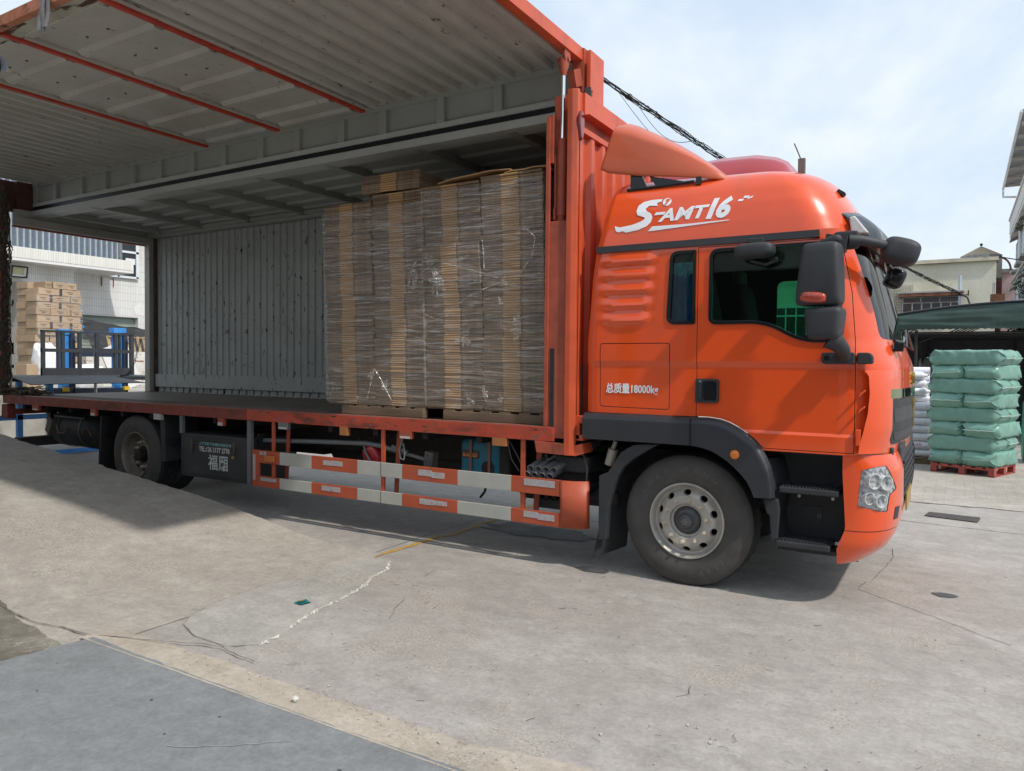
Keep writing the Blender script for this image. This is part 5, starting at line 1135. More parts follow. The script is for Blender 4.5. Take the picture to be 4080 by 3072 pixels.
# bent top sheets on the right-hand stacks
for (x0, x1, za, zb_, lab) in ((-2.46, -1.66, 3.425, 3.475, 'single buckled carton sheet lying across the third and fourth stacks'), (-1.72, -1.30, 3.435, 3.452, 'single carton sheet on the stack nearest the front post')):
    o = MB().grid(lambda u, v: (x0 + (x1 - x0) * u, .14 + .8 * v, za + (zb_ - za) * math.sin(u * 2.2) + .01 * nz(u * 3, v * 3)), 12, 4).build('carton_sheet', M_kraft, label=lab, cat='carton sheet')
    s_ = o.modifiers.new('s', 'SOLIDIFY'); s_.thickness = .008
def pallet(x0, x1, y0, y1, z0, h, mat, label, group=None, along='x'):
    t = thing('pallet', label, 'pallet', ((x0 + x1) / 2, (y0 + y1) / 2, z0), group)
    for y in (y0, (y0 + y1) / 2 - .04, y1 - .08): MB().box(x0, x1, y, y + .08, z0, z0 + h * .86).build('pallet_bearer', mat, t, bevel=.004)
    n = int((x1 - x0) / .17)
    for i in range(n):
        x = x0 + (x1 - x0 - .11) * i / (n - 1); MB().box(x, x + .11, y0 + .004, y1 - .004, z0 + h * .865, z0 + h).build('pallet_board', mat, t)
    return t
pallet(-3.64, -2.585, .10, 1.15, 1.198, .094, M_wood, 'weathered wooden pallet under the two rear carton stacks')
pallet(-2.345, -1.205, .10, 1.15, 1.198, .094, M_wood, 'weathered wooden pallet under the two front carton stacks')
# cloudy stretch film, its wrinkle highlights painted on as white streaks
def filmmat(name, base, amp, tilt, seed):
    m = bpy.data.materials.new(name); m.use_nodes = True; nt = m.node_tree; L = nt.links; nt.nodes.clear()
    o = _node(nt, 'ShaderNodeOutputMaterial'); tr = _node(nt, 'ShaderNodeBsdfTransparent'); g = _node(nt, 'ShaderNodeBsdfGlossy'); d = _node(nt, 'ShaderNodeBsdfDiffuse')
    g.inputs['Roughness'].default_value = .14; g.inputs['Color'].default_value = (.95, .95, .95, 1); d.inputs['Color'].default_value = (.72, .70, .67, 1)
    s = _node(nt, 'ShaderNodeMixShader'); s.inputs[0].default_value = .62; L.new(g.outputs[0], s.inputs[1]); L.new(d.outputs[0], s.inputs[2])
    tc = _node(nt, 'ShaderNodeTexCoord'); mp = _node(nt, 'ShaderNodeMapping'); mp.inputs['Rotation'].default_value = (0, tilt, 0); mp.inputs['Scale'].default_value = (1.3, 1, 16); mp.inputs['Location'].default_value = (seed, 0, seed)
    n = _node(nt, 'ShaderNodeTexNoise'); n.inputs['Scale'].default_value = 3.2; n.inputs['Detail'].default_value = 7; n.inputs['Roughness'].default_value = .65; n.inputs['Distortion'].default_value = .5
    L.new(tc.outputs['Object'], mp.inputs['Vector']); L.new(mp.outputs['Vector'], n.inputs['Vector'])
    r = _node(nt, 'ShaderNodeValToRGB'); r.color_ramp.elements[0].position = .50; r.color_ramp.elements[0].color = (base, base, base, 1); r.color_ramp.elements[1].position = .74; r.color_ramp.elements[1].color = (amp, amp, amp, 1)
    L.new(n.outputs['Fac'], r.inputs['Fac']); x = _node(nt, 'ShaderNodeMixShader'); L.new(r.outputs['Color'], x.inputs[0]); L.new(tr.outputs[0], x.inputs[1]); L.new(s.outputs[0], x.inputs[2])
    b = _node(nt, 'ShaderNodeBump'); b.inputs['Strength'].default_value = .5; b.inputs['Distance'].default_value = .01; L.new(n.outputs['Fac'], b.inputs['Height']); L.new(b.outputs['Normal'], g.inputs['Normal'])
    L.new(x.outputs[0], o.inputs['Surface']); return m
F1 = filmmat('stretch_film_a', .095, .58, .22, 1); F2 = filmmat('stretch_film_b', .085, .55, -.10, 7); F3 = filmmat('stretch_film_crumple', .08, .95, .6, 3)
def film(x0, x1, z0, z1, mat, lab, sd):
    def P(u, v):
        # wraps the front and turns round both sides
        if u < .12: x = x0 - .02; y = .128 + .35 * (.12 - u) / .12
        elif u > .88: x = x1 + .014; y = .128 + .35 * (u - .88) / .12
        else: x = x0 - .02 + (x1 - x0 + .034) * (u - .12) / .76; y = .127
        z = z0 + (z1 - z0) * v + (.02 * nz(x * 3, sd) if v in (0, 1) else 0); lean = -.072 * (z - 1.3) / 2.1
        return (x + lean, y + .008 * nz(x * 2.5 + sd, z * 9) + .006 * nz(x * 6 + z * 5, z * 24 + sd), z)
    o = MB().grid(P, 90, 110).build('stretch_film', mat, smooth=60, label=lab, cat='plastic film', group='stretch film on the carton load')
    return o
fa = film(-3.87, -2.585, 1.31, 3.27, F1, 'clear stretch film wrapped round the two rear carton stacks', 2)
fb = film(-2.565, -1.265, 1.31, 3.36, F2, 'clear stretch film wrapped round the two front carton stacks', 5)
_ux = [(130, -3.93), (435, -3.22), (730, -2.58), (1060, -1.93), (1440, -1.24)]
def crump(u, v, w, h, par, sd):
    x = lerp_tab(_ux, u); z = 1.29 + (1500 - v) * .00164; rnd = random.Random(sd)
    pts = []
    def P(a, b):
        t = 2 * math.pi * a; c_, s_ = math.cos(t), math.sin(t); R_ = b * (.6 + .55 * nz(c_ * 1.6 + sd, s_ * 1.6) + .35 * nz(c_ * 5 + sd, s_ * 5))
        px_, pz_ = R_ * c_, R_ * s_; skew = .6 * nz(sd, 3.3)
        return (x + (px_ + skew * pz_) * w * .62, .110 - .022 * (1 - b) * (.5 + nz(px_ * 5, pz_ * 5, sd)) + .020 * nz(px_ * 9 + sd, pz_ * 9), z + pz_ * h * .62)
    MB().grid(P, 30, 10).build('torn_film', F3, par, smooth=70)
for k, (u, v, w, h) in enumerate(((672, 720, .07, .30), (500, 1380, .16, .16), (420, 1320, .10, .10), (200, 980, .08, .07), (345, 1450, .05, .06), (215, 1390, .14, .10))): crump(u, v, w, h, fa, k + 2)
for k, (u, v, w, h) in enumerate(((760, 640, .14, .16), (800, 760, .22, .36), (1000, 760, .40, .07), (1185, 790, .09, .10), (870, 950, .24, .06), (1170, 900, .06, .14), (960, 1090, .20, .22), (1180, 1020, .14, .09), (1265, 1030, .11, .32), (1340, 1075, .22, .05), (995, 1440, .12, .14), (860, 1400, .30, .06), (1085, 1400, .10, .15), (1180, 1420, .06, .12))): crump(u, v, w, h, fb, k + 20)
for par, pth in ((fb, [(1060, 525), (1068, 600), (1075, 710)]), (fb, [(1320, 515), (1365, 560), (1350, 660), (1285, 745)]), (fb, [(730, 950), (800, 980), (860, 960), (930, 900), (1000, 850), (1160, 790)]), (fb, [(730, 600), (840, 660), (1000, 710), (1160, 765)]), (fa, [(690, 630), (655, 680), (640, 780), (715, 830)]), (fa, [(400, 1460), (440, 1270), (480, 1330), (545, 1460)])):
    MB().tube([(lerp_tab(_ux, u), .108, 1.29 + (1500 - v) * .00164) for u, v in pth], .006, 6).build('twisted_film', F3, par, smooth=60)

# ------------------------------------------------------------------ things carried under the body
fe = thing('fire_extinguisher', 'small red fire extinguisher hung under the load floor', 'fire extinguisher', (-3.36, .25, .70))
b_ = MB(); sq(b_, (-3.35, .26, .775), (.21, .16, .22), .6, .75, eul(0, -.5, 0)); b_.build('cylinder', pmat('extinguisher_red', (.42, .018, .028), rough=.35, var=.12, coat=.3), fe, smooth=60)
MB().tube([(-3.42, .20, .865), (-3.36, .16, .80), (-3.27, .15, .70)], .014, 8).build('hose', M_galv, fe); MB().obox((-3.47, .22, .905), (.10, .03, .025), (0, .8, 0)).build('lever', M_chassis, fe)
MB().cyl((-3.40, .24, .85), (-3.45, .23, .90), .02, 10).build('valve', M_steel, fe)
pole = thing('load_bar', 'long grey steel load bar slung under the floor rail', 'load bar', (-3.8, .2, .8))
MB().tube([(-4.92, .20, .835), (-4.1, .20, .872), (-3.4, .20, .898), (-3.20, .20, .885), (-2.98, .20, .850)], .026, 10).build('outer_tube', M_galv, pole, smooth=40)
MB().tube([(-3.02, .20, .852), (-2.60, .20, .785)], .019, 10).obox((-2.93, .18, .87), (.2, .03, .03), (0, .25, 0)).build('inner_tube', M_galv, pole)
MB().obox((-2.56, .20, .785), (.10, .09, .17), (0, .12, 0)).build('rubber_foot', pmat('worn_foot', (.09, .085, .08), var=.4, scale=40), pole); MB().obox((-4.94, .20, .835), (.03, .12, .16), (0, -.3, 0)).build('end_foot', M_chassis, pole)
hk = thing('strap_hook', 'wire hook and strap hanging below the orange floor rail', 'hook', (-2.79, .06, .8))
MB().tube([(-2.79, .05, 1.06), (-2.80, .05, .96)], .010, 6).build('spring', M_galv, hk); MB().tube([(-2.80, .05, .97), (-2.83, .05, .88), (-2.815, .05, .80), (-2.775, .05, .79), (-2.76, .05, .86), (-2.785, .05, .95)], .008, 6).build('hook_wire', M_galv, hk)
gen = thing('portable_generator', 'blue portable heater unit strapped behind the striped side guard', 'generator', (-2.08, .5, .62))
g_ = MB(); sq(g_, (-2.08, .50, .80), (.46, .36, .42), .22, .25); g_.build('casing', pmat('generator_blue', (.012, .15, .22), rough=.4, var=.1), gen, smooth=50)
g_ = MB(); sq(g_, (-1.83, .52, .79), (.16, .36, .40), .3, .3); g_.build('rear_casing', M_chassis, gen, smooth=50)
MB().tube([(-2.2, .45, .98), (-2.15, .45, 1.03), (-1.95, .45, 1.03), (-1.9, .45, .98)], .02, 8).build('carry_handle', M_chassis, gen)
MB().cyl((-1.98, .33, .74), (-1.98, .315, .74), .07, 20).build('dial', M_chassis, gen); MB().prism(round_poly([(-2.27, .90), (-2.08, .90), (-2.08, .82), (-2.27, .82)], .02), 'y', .314, .322).build('brand_panel', M_blackg, gen)
obj('panel_lettering', text_mesh('BLADRDE', .045, M_lamp, side_m(-2.262, .838, .312) @ Matrix.Diagonal((.85, 1, 1, 1)), .0008, 0, .001), gen)
for x in (-2.17, -1.96): MB().box(x - .014, x + .014, .305, .314, .58, 1.0).build('tie_strap', pmat('orange_brown_strap', (.22, .10, .055), var=.2), gen)
MB().box(-2.40, -1.70, .34, .75, .555, .60).tube([(-1.98, .30, .60), (-2.0, .30, .52), (-2.05, .30, .46)], .012, 6).build('tray', M_chassis, gen)
hp = MB().tube([(-1.70, .25, 1.02), (-1.60, .22, .90), (-1.56, .24, .80)], .006, 6).tube([(-1.72, .25, 1.0), (-1.66, .22, .86), (-1.58, .22, .76)], .006, 6).build('loose_wires', pmat('grey_wire', (.12, .12, .12), var=.2), TRUCK)
def tube_bundle(x0, z, rows, lab, y0, tilt):
    t = thing('plastic_tube_bundle', lab, 'tube bundle', (x0 + .15, y0 + .4, z))
    k = 0
    for r, n in enumerate(rows):
        for i in range(n):
            x = x0 + .075 * (i + .5 * (r % 2)); zz = z + .055 * r
            a = Vector((x, y0, zz)); d = Vector((.16, .62, .24)) if tilt else Vector((0, .5, .0))
            mb = MB(); b = a + d; n_ = 14; u = Vector((1, 0, 0)); w = d.normalized().cross(u)
            for rr in (.034, .027): mb.add([q + (u * math.cos(2 * math.pi * j / n_) + w * math.sin(2 * math.pi * j / n_)) * rr for q in (a, b) for j in range(n_)], [(j, (j + 1) % n_, n_ + (j + 1) % n_, n_ + j) for j in range(n_)])
            mb.add([a + (u * math.cos(2 * math.pi * j / n_) + w * math.sin(2 * math.pi * j / n_)) * rr for rr in (.034, .027) for j in range(n_)], [(j, (j + 1) % n_, n_ + (j + 1) % n_, n_ + j) for j in range(n_)])
            mb.build('plastic_tube', M_galv if tilt else M_tank, t, smooth=50)
    return t
tb1 = tube_bundle(-1.40, .765, [4, 4], 'bundle of grey plastic edge tubes propped on the side guard', .045, True)
MB().tube([(-1.31, .22, .95), (-1.22, .10, .90), (-1.18, .16, .93)], .012, 6).build('handle', M_galv, tb1)
tb2 = tube_bundle(-1.33, .565, [4], 'row of four dark tubes hung behind the lower side guard', .20, False)
MB().box(-1.37, -1.04, .21, .26, .455, .53).build('holder', M_tank, tb2)
# net, rods at the tail
nt_ = MB(); rnd = random.Random(9)
for i in range(380):
    x = rnd.gauss(-10.45, .05); y = rnd.gauss(.04, .045); z = rnd.uniform(1.2, 4.3); p = []
    for k in range(9):
        p.append((x, y, max(1.2, z))); x += rnd.gauss(0, .030); y += rnd.gauss(0, .022); z += rnd.uniform(-.11, .05)
        x += (-10.45 - x) * .2; y += (.04 - y) * .15
    nt_.tube(p, rnd.uniform(.006, .012), 5)
for i in range(150):
    x = rnd.uniform(-10.5, -9.95); y = rnd.uniform(.06, .32); z = 1.20 + rnd.uniform(0, .11) * (1 - abs(x + 10.25) / .5); p = []; a = rnd.uniform(0, 6.28)
    for k in range(9):
        p.append((x, y, max(1.2, z))); a += rnd.gauss(0, .6); x += .035 * math.cos(a); y += .03 * math.sin(a); z += rnd.gauss(0, .008)
    nt_.tube(p, rnd.uniform(.006, .010), 5)
nt_.build('rope_net', M_net, smooth=60, label='frayed brown rope net bundled at the tail post of the truck', cat='net')
ld = thing('locking_rods', 'pair of bare steel door locking rods standing at the tail opening', 'rods', (-10.55, .2, 1.19))
MB().cyl((-10.56, .185, 1.19), (-10.56, .185, 3.74), .017, 12).build('rod', M_steel, ld, smooth=40); MB().cyl((-10.60, .125, 1.3), (-10.60, .125, 3.6), .008, 8).build('rod', M_steel, ld)
for zz_, h_ in ((1.62, .05), (1.9, .16)): MB().obox((-10.58, .17, zz_), (.05, .12, h_)).build('rod_bracket', M_chassis, ld)
# pull strap on the wing edge, security camera
sp_ = thing('pull_strap', 'grey fabric pull strap hanging from the wing outer edge', 'strap', (-4.08, -2.52, 4.38))
for dx, l in ((0, .30), (.040, .27), (-.038, .28)):
    MB().grid(lambda u, v: (-4.075 + dx + .075 * (u - .5) * (1 - .15 * v) - .03 * v, -2.555 - .012 * math.sin(u * 3) - .01 * math.sin(v * 4 + dx * 60), 4.46 - l * v), 4, 10).build('strap_fold', pmat('grey_webbing', (.17, .165, .17), rough=.85, var=.2, scale=30), sp_, smooth=60)
cc = thing('security_camera', 'white bullet security camera poking in at the left edge', 'camera', (-1.6, -4.0, 2.9))
ax = Vector((.80, .50, -.30)).normalized(); o0 = Vector((-1.715, -4.085, 2.955)); sd = ax.cross(Vector((0, 0, 1))).normalized(); upv = sd.cross(ax)
def camloft(prof, scl):
    mb = MB(); N = 20; vs = []
    for t, r in prof:
        for k in range(N):
            a = 2 * math.pi * k / N; vs.append(o0 + ax * t + (sd * math.cos(a) * r * scl[0] + upv * math.sin(a) * r * scl[1]))
    mb.add(vs, [(j * N + k, j * N + (k + 1) % N, (j + 1) * N + (k + 1) % N, (j + 1) * N + k) for j in range(len(prof) - 1) for k in range(N)] + [tuple(range((len(prof) - 1) * N, len(prof) * N))]); return mb
camloft([(-.06, .0), (-.055, .044), (.12, .048), (.125, .048)], (1, 1)).build('camera_body', pmat('camera_white', (.78, .79, .80), rough=.4, var=.03), cc, smooth=50)
camloft([(.120, .0475), (.150, .047), (.155, .040), (.150, .034)], (1, 1)).build('camera_lens_ring', M_blackg, cc, smooth=50)
hd2 = MB().grid(lambda u, v: tuple(o0 + ax * (-.05 + .225 * v) + sd * (.054 * math.cos(.2 + 2.74 * u)) + upv * (.054 * math.sin(.2 + 2.74 * u))), 12, 2).build('camera_hood', pmat('camera_grey', (.45, .48, .55), rough=.4, var=.05), cc, smooth=60)
MB().tube([o0 - ax * .05, o0 - ax * .10 - upv * .05, o0 - ax * .12 - upv * .12 + Vector((-.2, 0, 0))], .018, 8).build('camera_bracket', M_white, cc)
cp = thing('steel_column', 'tall rusty steel column carrying the security camera', 'column', (-2.2, -4.15, 0))
MB().box(-2.28, -2.08, -4.25, -4.05, .02, 3.2).build('shaft', M_rustm, cp)
MB().box(-2.34, -2.02, -4.31, -3.99, .024, .04).build('base_plate', M_rustm, cp)
# ------------------------------------------------------------------ behind the tail: dock lift, cartons, buildings
ORD = ['bottom', 'second', 'third', 'fourth', 'fifth', 'sixth', 'seventh', 'eighth', 'ninth', 'tenth', 'eleventh', 'twelfth', 'thirteenth', 'fourteenth', 'fifteenth', 'sixteenth', 'seventeenth']
dl = thing('dock_lift', 'blue dock lift with dark railing and lowered loading lip behind the truck', 'dock lift', (-12.8, 2.2, 0))
lip = MB().add([(-10.68, .52, 1.325), (-10.68, 2.44, 1.325), (-11.4, 2.28, 1.425), (-11.4, .60, 1.425)], [(0, 1, 2, 3)]).build('loading_lip', M_tread_pl, dl); s_ = lip.modifiers.new('s', 'SOLIDIFY'); s_.thickness = .012
MB().box(-13.6, -11.4, .30, 3.75, 1.36, 1.43).build('platform', M_tread_pl, dl)
for y0, y1 in ((1.84, 1.90), (2.12, 2.16), (2.20, 2.26), (2.52, 2.58), (2.86, 2.92), (3.24, 3.30), (3.34, 3.38), (3.58, 3.655)): MB().box(-13.03, -12.97, y0, y1, 1.43, 2.285).build('railing_post', M_dsteel, dl)
for z0, z1 in ((2.25, 2.29), (1.875, 1.94), (1.43, 1.57)): MB().box(-13.035, -12.965, 1.84, 3.655, z0, z1).build('railing_rail', M_dsteel, dl)
for y in (2.77, 3.90):
    MB().box(-14.08, -13.92, y - .08, y + .07, .0, 2.36).build('mast', M_blue, dl, bevel=.01); MB().box(-14.0, -13.85, y + .07, y + .15, .2, 2.33).build('mast_channel', M_navy, dl)
    MB().cyl((-13.86, y + .20, 2.15), (-13.80, y + .20, 2.15), .075, 18).build('chain_wheel', M_steel, dl); MB().tube([(-13.83, y + .13, 2.15), (-13.83, y + .13, 1.0)], .02, 6).build('lift_chain', M_chassis, dl)
MB().box(-14.06, -13.96, 2.69, 3.98, 2.28, 2.33).box(-14.1, -13.9, 2.66, 2.90, 2.24, 2.35).box(-14.1, -13.9, 3.78, 4.06, 2.27, 2.43).build('mast_head', M_blue, dl, bevel=.008)
MB().box(-14.0, -13.95, 2.85, 3.85, 1.80, 1.98).build('mast_tie', M_navy, dl)
MB().cyl((-13.6, 3.2, .1), (-13.6, 3.2, 2.0), .03, 10).build('lift_ram', M_steel, dl)
for a, b, w, h in (((-13, 1.0, .66), (-13, 2.0, .66), .08, .09), ((-13, 1.45, .1), (-13, 1.45, 1.36), .09, .08), ((-13, 1.98, .6), (-13, 1.98, 1.36), .10, .09), ((-13, 1.5, .19), (-13, 2.15, .19), .07, .07), ((-12.2, .8, .05), (-12.2, 2.6, .05), .07, .07), ((-13.2, 1.6, .04), (-12.0, 1.6, .04), .07, .06), ((-13.9, 2.4, 1.1), (-13.9, 4.0, 1.06), .1, .12)):
    MB().beam(a, b, w, h).build('base_frame', M_blue if h < .11 else M_navy, dl)
for y in (2.66, 3.95): MB().box(-13.9, -13.8, y, y + .12, 1.08, 1.16).build('yellow_buffer', pmat('safety_yellow', (.65, .40, .02), var=.1), dl)
ch = MB()
for i in range(26):
    t_ = i / 25; p = Vector((-12.7 + 1.3 * t_ , 3.62 - 1.2 * t_, 2.15 - .72 * t_ - .25 * math.sin(t_ * math.pi)))
    ch.tube([p + Vector((.018 * math.cos(a) * (1 if i % 2 else .3), .018 * math.cos(a) * (0 if i % 2 else 1), .03 * math.sin(a))) for a in [k * math.pi / 4 for k in range(8)]], .006, 4, closed=True)
ch.build('safety_chain', M_chassis, dl)
# raised dock
M_dock = pmat('stained_dock_concrete', (.36, .34, .30), rough=.85, var=.25, scale=2, bump=.3, bscale=20, dirt=[((.16, .14, .12), .56, 2, (1, 1, .4), .15)])
MB().box(-24, -15.2, 1.2, 14, 0, .98).build('loading_dock', M_dock, kind='structure', label='raised concrete loading dock behind the dock lift')
# carton pile
M_print = pmat('dark_print', (.06, .045, .035), rough=.8, var=.3)
def cbox(w, d, h):
    mb = MB(); mb.mat(0).box(-w / 2, w / 2, -d / 2, d / 2, 0, h); return mb.mesh('cardboard_box', [M_kraftb])
CB = {}
rnd = random.Random(21); zz = .99; GRP = 'cardboard boxes piled on the dock'
for L_ in range(16):
    h = .170; splits = [(4.25, 4.78), (4.79, 5.30)] if L_ % 2 == 0 else [(4.22, 4.55), (4.56, 5.04), (5.05, 5.32)]
    if L_ == 15: splits = [(4.42, 4.58), (4.59, 4.96), (4.97, 5.20)]
    jx = rnd.gauss(0, .025)
    for i, (a, b) in enumerate(splits):
        w = .52 + rnd.uniform(-.03, .03); key = (round(b - a, 2))
        if key not in CB: CB[key] = cbox(.54, b - a, h - .004)
        side = ['left', 'right'][i] if len(splits) == 2 else ['left', 'middle', 'right'][i]
        o = obj('cardboard_box', CB[key], None, loc=(-18.27 + jx, (a + b) / 2 + rnd.gauss(0, .008), zz), rot=(0, 0, rnd.gauss(0, .02)), label=f'{side} box facing the truck in the {ORD[L_]} layer of the dock pile', cat='box', group=GRP, bevel=.006)
        tp = MB().box(-18.0 + jx, -17.995 + jx, (a + b) / 2 - .10, (a + b) / 2 + .06, zz + .09, zz + .10).box(-18.0 + jx, -17.995 + jx, (a + b) / 2 - .06, (a + b) / 2 + .04, zz + .05, zz + .06)
        tp.build('printed_lines', M_print, o)
        if i and L_ < 15 and rnd.random() < .75: MB().box(-18.02 + jx, -17.992 + jx, a - .03, a + .035, zz + .005, zz + h - .01).build('corner_label', pmat('black_label', (.05, .045, .05), var=.5, scale=60), o)
    # the row behind, seen on the left flank
    key = .62
    if key not in CB: CB[key] = cbox(.52, .62, h - .004)
    obj('cardboard_box', CB[key], None, loc=(-18.83 + jx, 4.58 + rnd.gauss(0, .02), zz), rot=(0, 0, rnd.gauss(0, .02)), label=f'box at the left rear of the {ORD[L_]} layer of the dock pile', cat='box', group=GRP, bevel=.006)
    zz += h
F4 = filmmat('stretch_film_pile', .03, .62, .08, 4)
MB().grid(lambda u, v: (-17.955 + .02 * nz(u * 9, v * 14), 4.18 + 1.17 * u, 1.0 + 2.42 * v), 30, 60).build('pile_film', F4, smooth=60, label='torn clear film round the pile of boxes on the dock', cat='plastic film')
o_ = MB().box(-17.6, -17.1, 3.55, 3.95, .985, 1.62).build('large_carton', M_kraftb, bevel=.01, label='single large tan carton left of the white sack on the dock', cat='box')
sk = MB(); sq(sk, (-17.2, 4.22, 1.45), (.55, .85, 1.0), .55, .6, nu=40, nv=30, fn=lambda p: (p.x * (1 - .5 * max(0, p.z)) + .04 * nz(p.y * 9, p.z * 9), p.y * (1 - .75 * max(0, p.z - .05)) - .45 * max(0, p.z) + .05 * nz(p.z * 7, p.x * 6, 3), p.z * (1.3 if p.z > 0 else .9) + .09 * nz(p.x * 6, p.y * 7) + .03 * nz(p.x * 17, p.y * 19, p.z * 15)))
sk.build('white_sack', M_whitesack, smooth=70, label='crumpled white woven sack standing against the box pile', cat='sack')
s2 = MB(); sq(s2, (-17.1, 4.95, 1.30), (.6, .8, .62), .6, .6, nu=36, nv=24, fn=lambda p: (p.x, p.y + .05 * nz(p.z * 9, 2), p.z + .06 * nz(p.x * 9, p.y * 7))); s2.build('white_sack', M_whitesack, smooth=70, label='low white sack lying behind the dock lift railing', cat='sack')
# left building
M_tile = None
def tilemat(name, col, w, h, line, dirtc):
    m = bpy.data.materials.new(name); m.use_nodes = True; nt = m.node_tree; L = nt.links; bs = nt.nodes['Principled BSDF']; bs.inputs['Roughness'].default_value = .45
    tc = _node(nt, 'ShaderNodeTexCoord'); sx = _node(nt, 'ShaderNodeSeparateXYZ'); L.new(tc.outputs['Object'], sx.inputs[0]); cx = _node(nt, 'ShaderNodeCombineXYZ')
    ad = _node(nt, 'ShaderNodeMath', operation='ADD'); L.new(sx.outputs['X'], ad.inputs[0]); L.new(sx.outputs['Y'], ad.inputs[1]); L.new(ad.outputs[0], cx.inputs['X']); L.new(sx.outputs['Z'], cx.inputs['Y'])
    br = _node(nt, 'ShaderNodeTexBrick'); br.offset = 0; br.inputs['Scale'].default_value = 1; br.inputs['Brick Width'].default_value = w; br.inputs['Row Height'].default_value = h; br.inputs['Mortar Size'].default_value = line; br.inputs['Mortar Smooth'].default_value = .2
    br.inputs['Color1'].default_value = tuple(c * .96 for c in col) + (1,); br.inputs['Color2'].default_value = tuple(min(1, c * 1.03) for c in col) + (1,); br.inputs['Mortar'].default_value = tuple(dirtc) + (1,)
    L.new(cx.outputs[0], br.inputs['Vector'])
    n = _node(nt, 'ShaderNodeTexNoise'); n.inputs['Scale'].default_value = .8; n.inputs['Detail'].default_value = 8; mp = _node(nt, 'ShaderNodeMapping'); mp.inputs['Scale'].default_value = (1, 1, .35); L.new(tc.outputs['Object'], mp.inputs[0]); L.new(mp.outputs[0], n.inputs['Vector'])
    r = _node(nt, 'ShaderNodeValToRGB'); r.color_ramp.elements[0].position = .35; r.color_ramp.elements[0].color = (.78, .75, .70, 1); r.color_ramp.elements[1].position = .62; r.color_ramp.elements[1].color = (1, 1, 1, 1); L.new(n.outputs['Fac'], r.inputs['Fac'])
    mx = _node(nt, 'ShaderNodeMix', data_type='RGBA', blend_type='MULTIPLY'); mx.inputs['Factor'].default_value = 1; L.new(br.outputs['Color'], mx.inputs['A']); L.new(r.outputs['Color'], mx.inputs['B']); L.new(mx.outputs['Result'], bs.inputs['Base Color'])
    bp = _node(nt, 'ShaderNodeBump'); bp.inputs['Strength'].default_value = .3; bp.inputs['Distance'].default_value = .01; L.new(br.outputs['Fac'], bp.inputs['Height']); bp.invert = True; L.new(bp.outputs['Normal'], bs.inputs['Normal'])
    MATS[name] = m; return m
M_wtile = tilemat('white_wall_tile', (.74, .745, .74), .056, .245, .0035, (.36, .34, .31))
M_ctile = tilemat('cream_wall_tile', (.66, .635, .52), .056, .11, .004, (.60, .58, .46))
M_white_w = pmat('whitewash', (.70, .70, .69), rough=.7, var=.06, scale=2)
M_corr = pmat('blue_grey_sheet', (.115, .15, .20), rough=.5, var=.12, scale=5, chips=[((.40, .40, .38), .70, 9, (1, 2, 1), .02)])
M_corrl = pmat('pale_rib', (.33, .37, .40), rough=.5, var=.15, scale=7)
M_alum = pmat('window_frame_white', (.66, .70, .72), rough=.4, var=.06)
M_dkglass = pmat('dark_window_glass', (.03, .036, .042), rough=.08, var=.3, scale=2)
wb = thing('tiled_warehouse', 'white tiled warehouse with blue-grey sheet cladding seen through the truck body', 'building', (-21, 7, 0))
MB().box(-22.6, -20.62, 5.25, 6.56, .98, 4.45).box(-22.6, -20.62, -2, 5.25, 3.90, 4.45).build('wall', M_wtile, wb)
MB().box(-23.2, -23.0, -6, 5.3, .98, 4.0).build('back_wall', M_wtile, wb)
MB().box(-23.0, -22.96, 3.6, 4.5, 1.8, 2.9).build('shadowed_window', M_dkglass, wb)
MB().box(-22.6, -20.0, -4, 8.02, 4.40, 4.478).build('canopy_slab', M_white_w, wb)
MB().box(-20.08, -20.0, -4, 8.02, 4.478, 4.775).build('canopy_edge', M_white_w, wb)
tl = MB().box(0, .012, 0, .058, 0, .285).mesh('canopy_tile', pmat('cream_white_tile', (.72, .71, .66), rough=.4, var=.05, rnd=.05)); y = 4.2; i = 0
while y < 7.97:
    obj('canopy_tile', tl, wb, loc=(-20.0 + .001, y, 4.482)); y += .0635 + (.010 if i % 3 == 2 else 0); i += 1
MB().box(-20.35, -20.30, -4, 7.72, 4.775, 7.5).build('sheet_cladding', M_corr, wb)
for i in range(22):
    yy = 7.66 - .165 * i; MB().prism([(-20.30, yy - .030), (-20.235, yy - .022), (-20.235, yy + .022), (-20.30, yy + .030)], 'z', 4.776, 7.5).build('cladding_rib', M_corrl, wb)
MB().box(-20.40, -20.22, 7.70, 7.80, 4.776, 7.5).build('cladding_trim', M_galv, wb)
MB().box(-22.5, -21.5, 6.4, 16, 3.14, 8.2).box(-22.5, -21.5, 9.10, 16, .98, 3.14).build('wall', M_wtile, wb)
blob_ = MB().add([(-21.494, 9.17 + .22 * math.cos(t) * (1 + .3 * nz(math.cos(t) * 2, math.sin(t) * 2)), 3.42 + .19 * math.sin(t) * (1 + .3 * nz(math.sin(t) * 2, 3, math.cos(t)))) for t in [k * math.pi / 14 for k in range(28)]], [tuple(range(28))]).build('plaster_repair', M_white_w, wb)
wi = MB().box(-21.48, -21.44, 7.85, 9.08, 4.42, 5.62).build('window', M_dkglass, wb)
MB().box(-21.44, -21.41, 8.99, 9.08, 4.42, 5.62).box(-21.44, -21.41, 7.85, 9.08, 4.40, 4.47).box(-21.44, -21.41, 7.85, 9.08, 5.22, 5.29).box(-21.44, -21.41, 8.36, 8.43, 4.42, 5.25).build('window_frame', M_alum, wi)
MB().box(-21.40, -21.395, 8.62, 8.95, 4.86, 5.05).build('window_notice', M_white_w, wi)
for y in (7.88, 8.26): MB().box(-21.49, -21.46, y - .008, y + .008, 4.08, 4.36).build('iron_stub', M_rustm, wb)
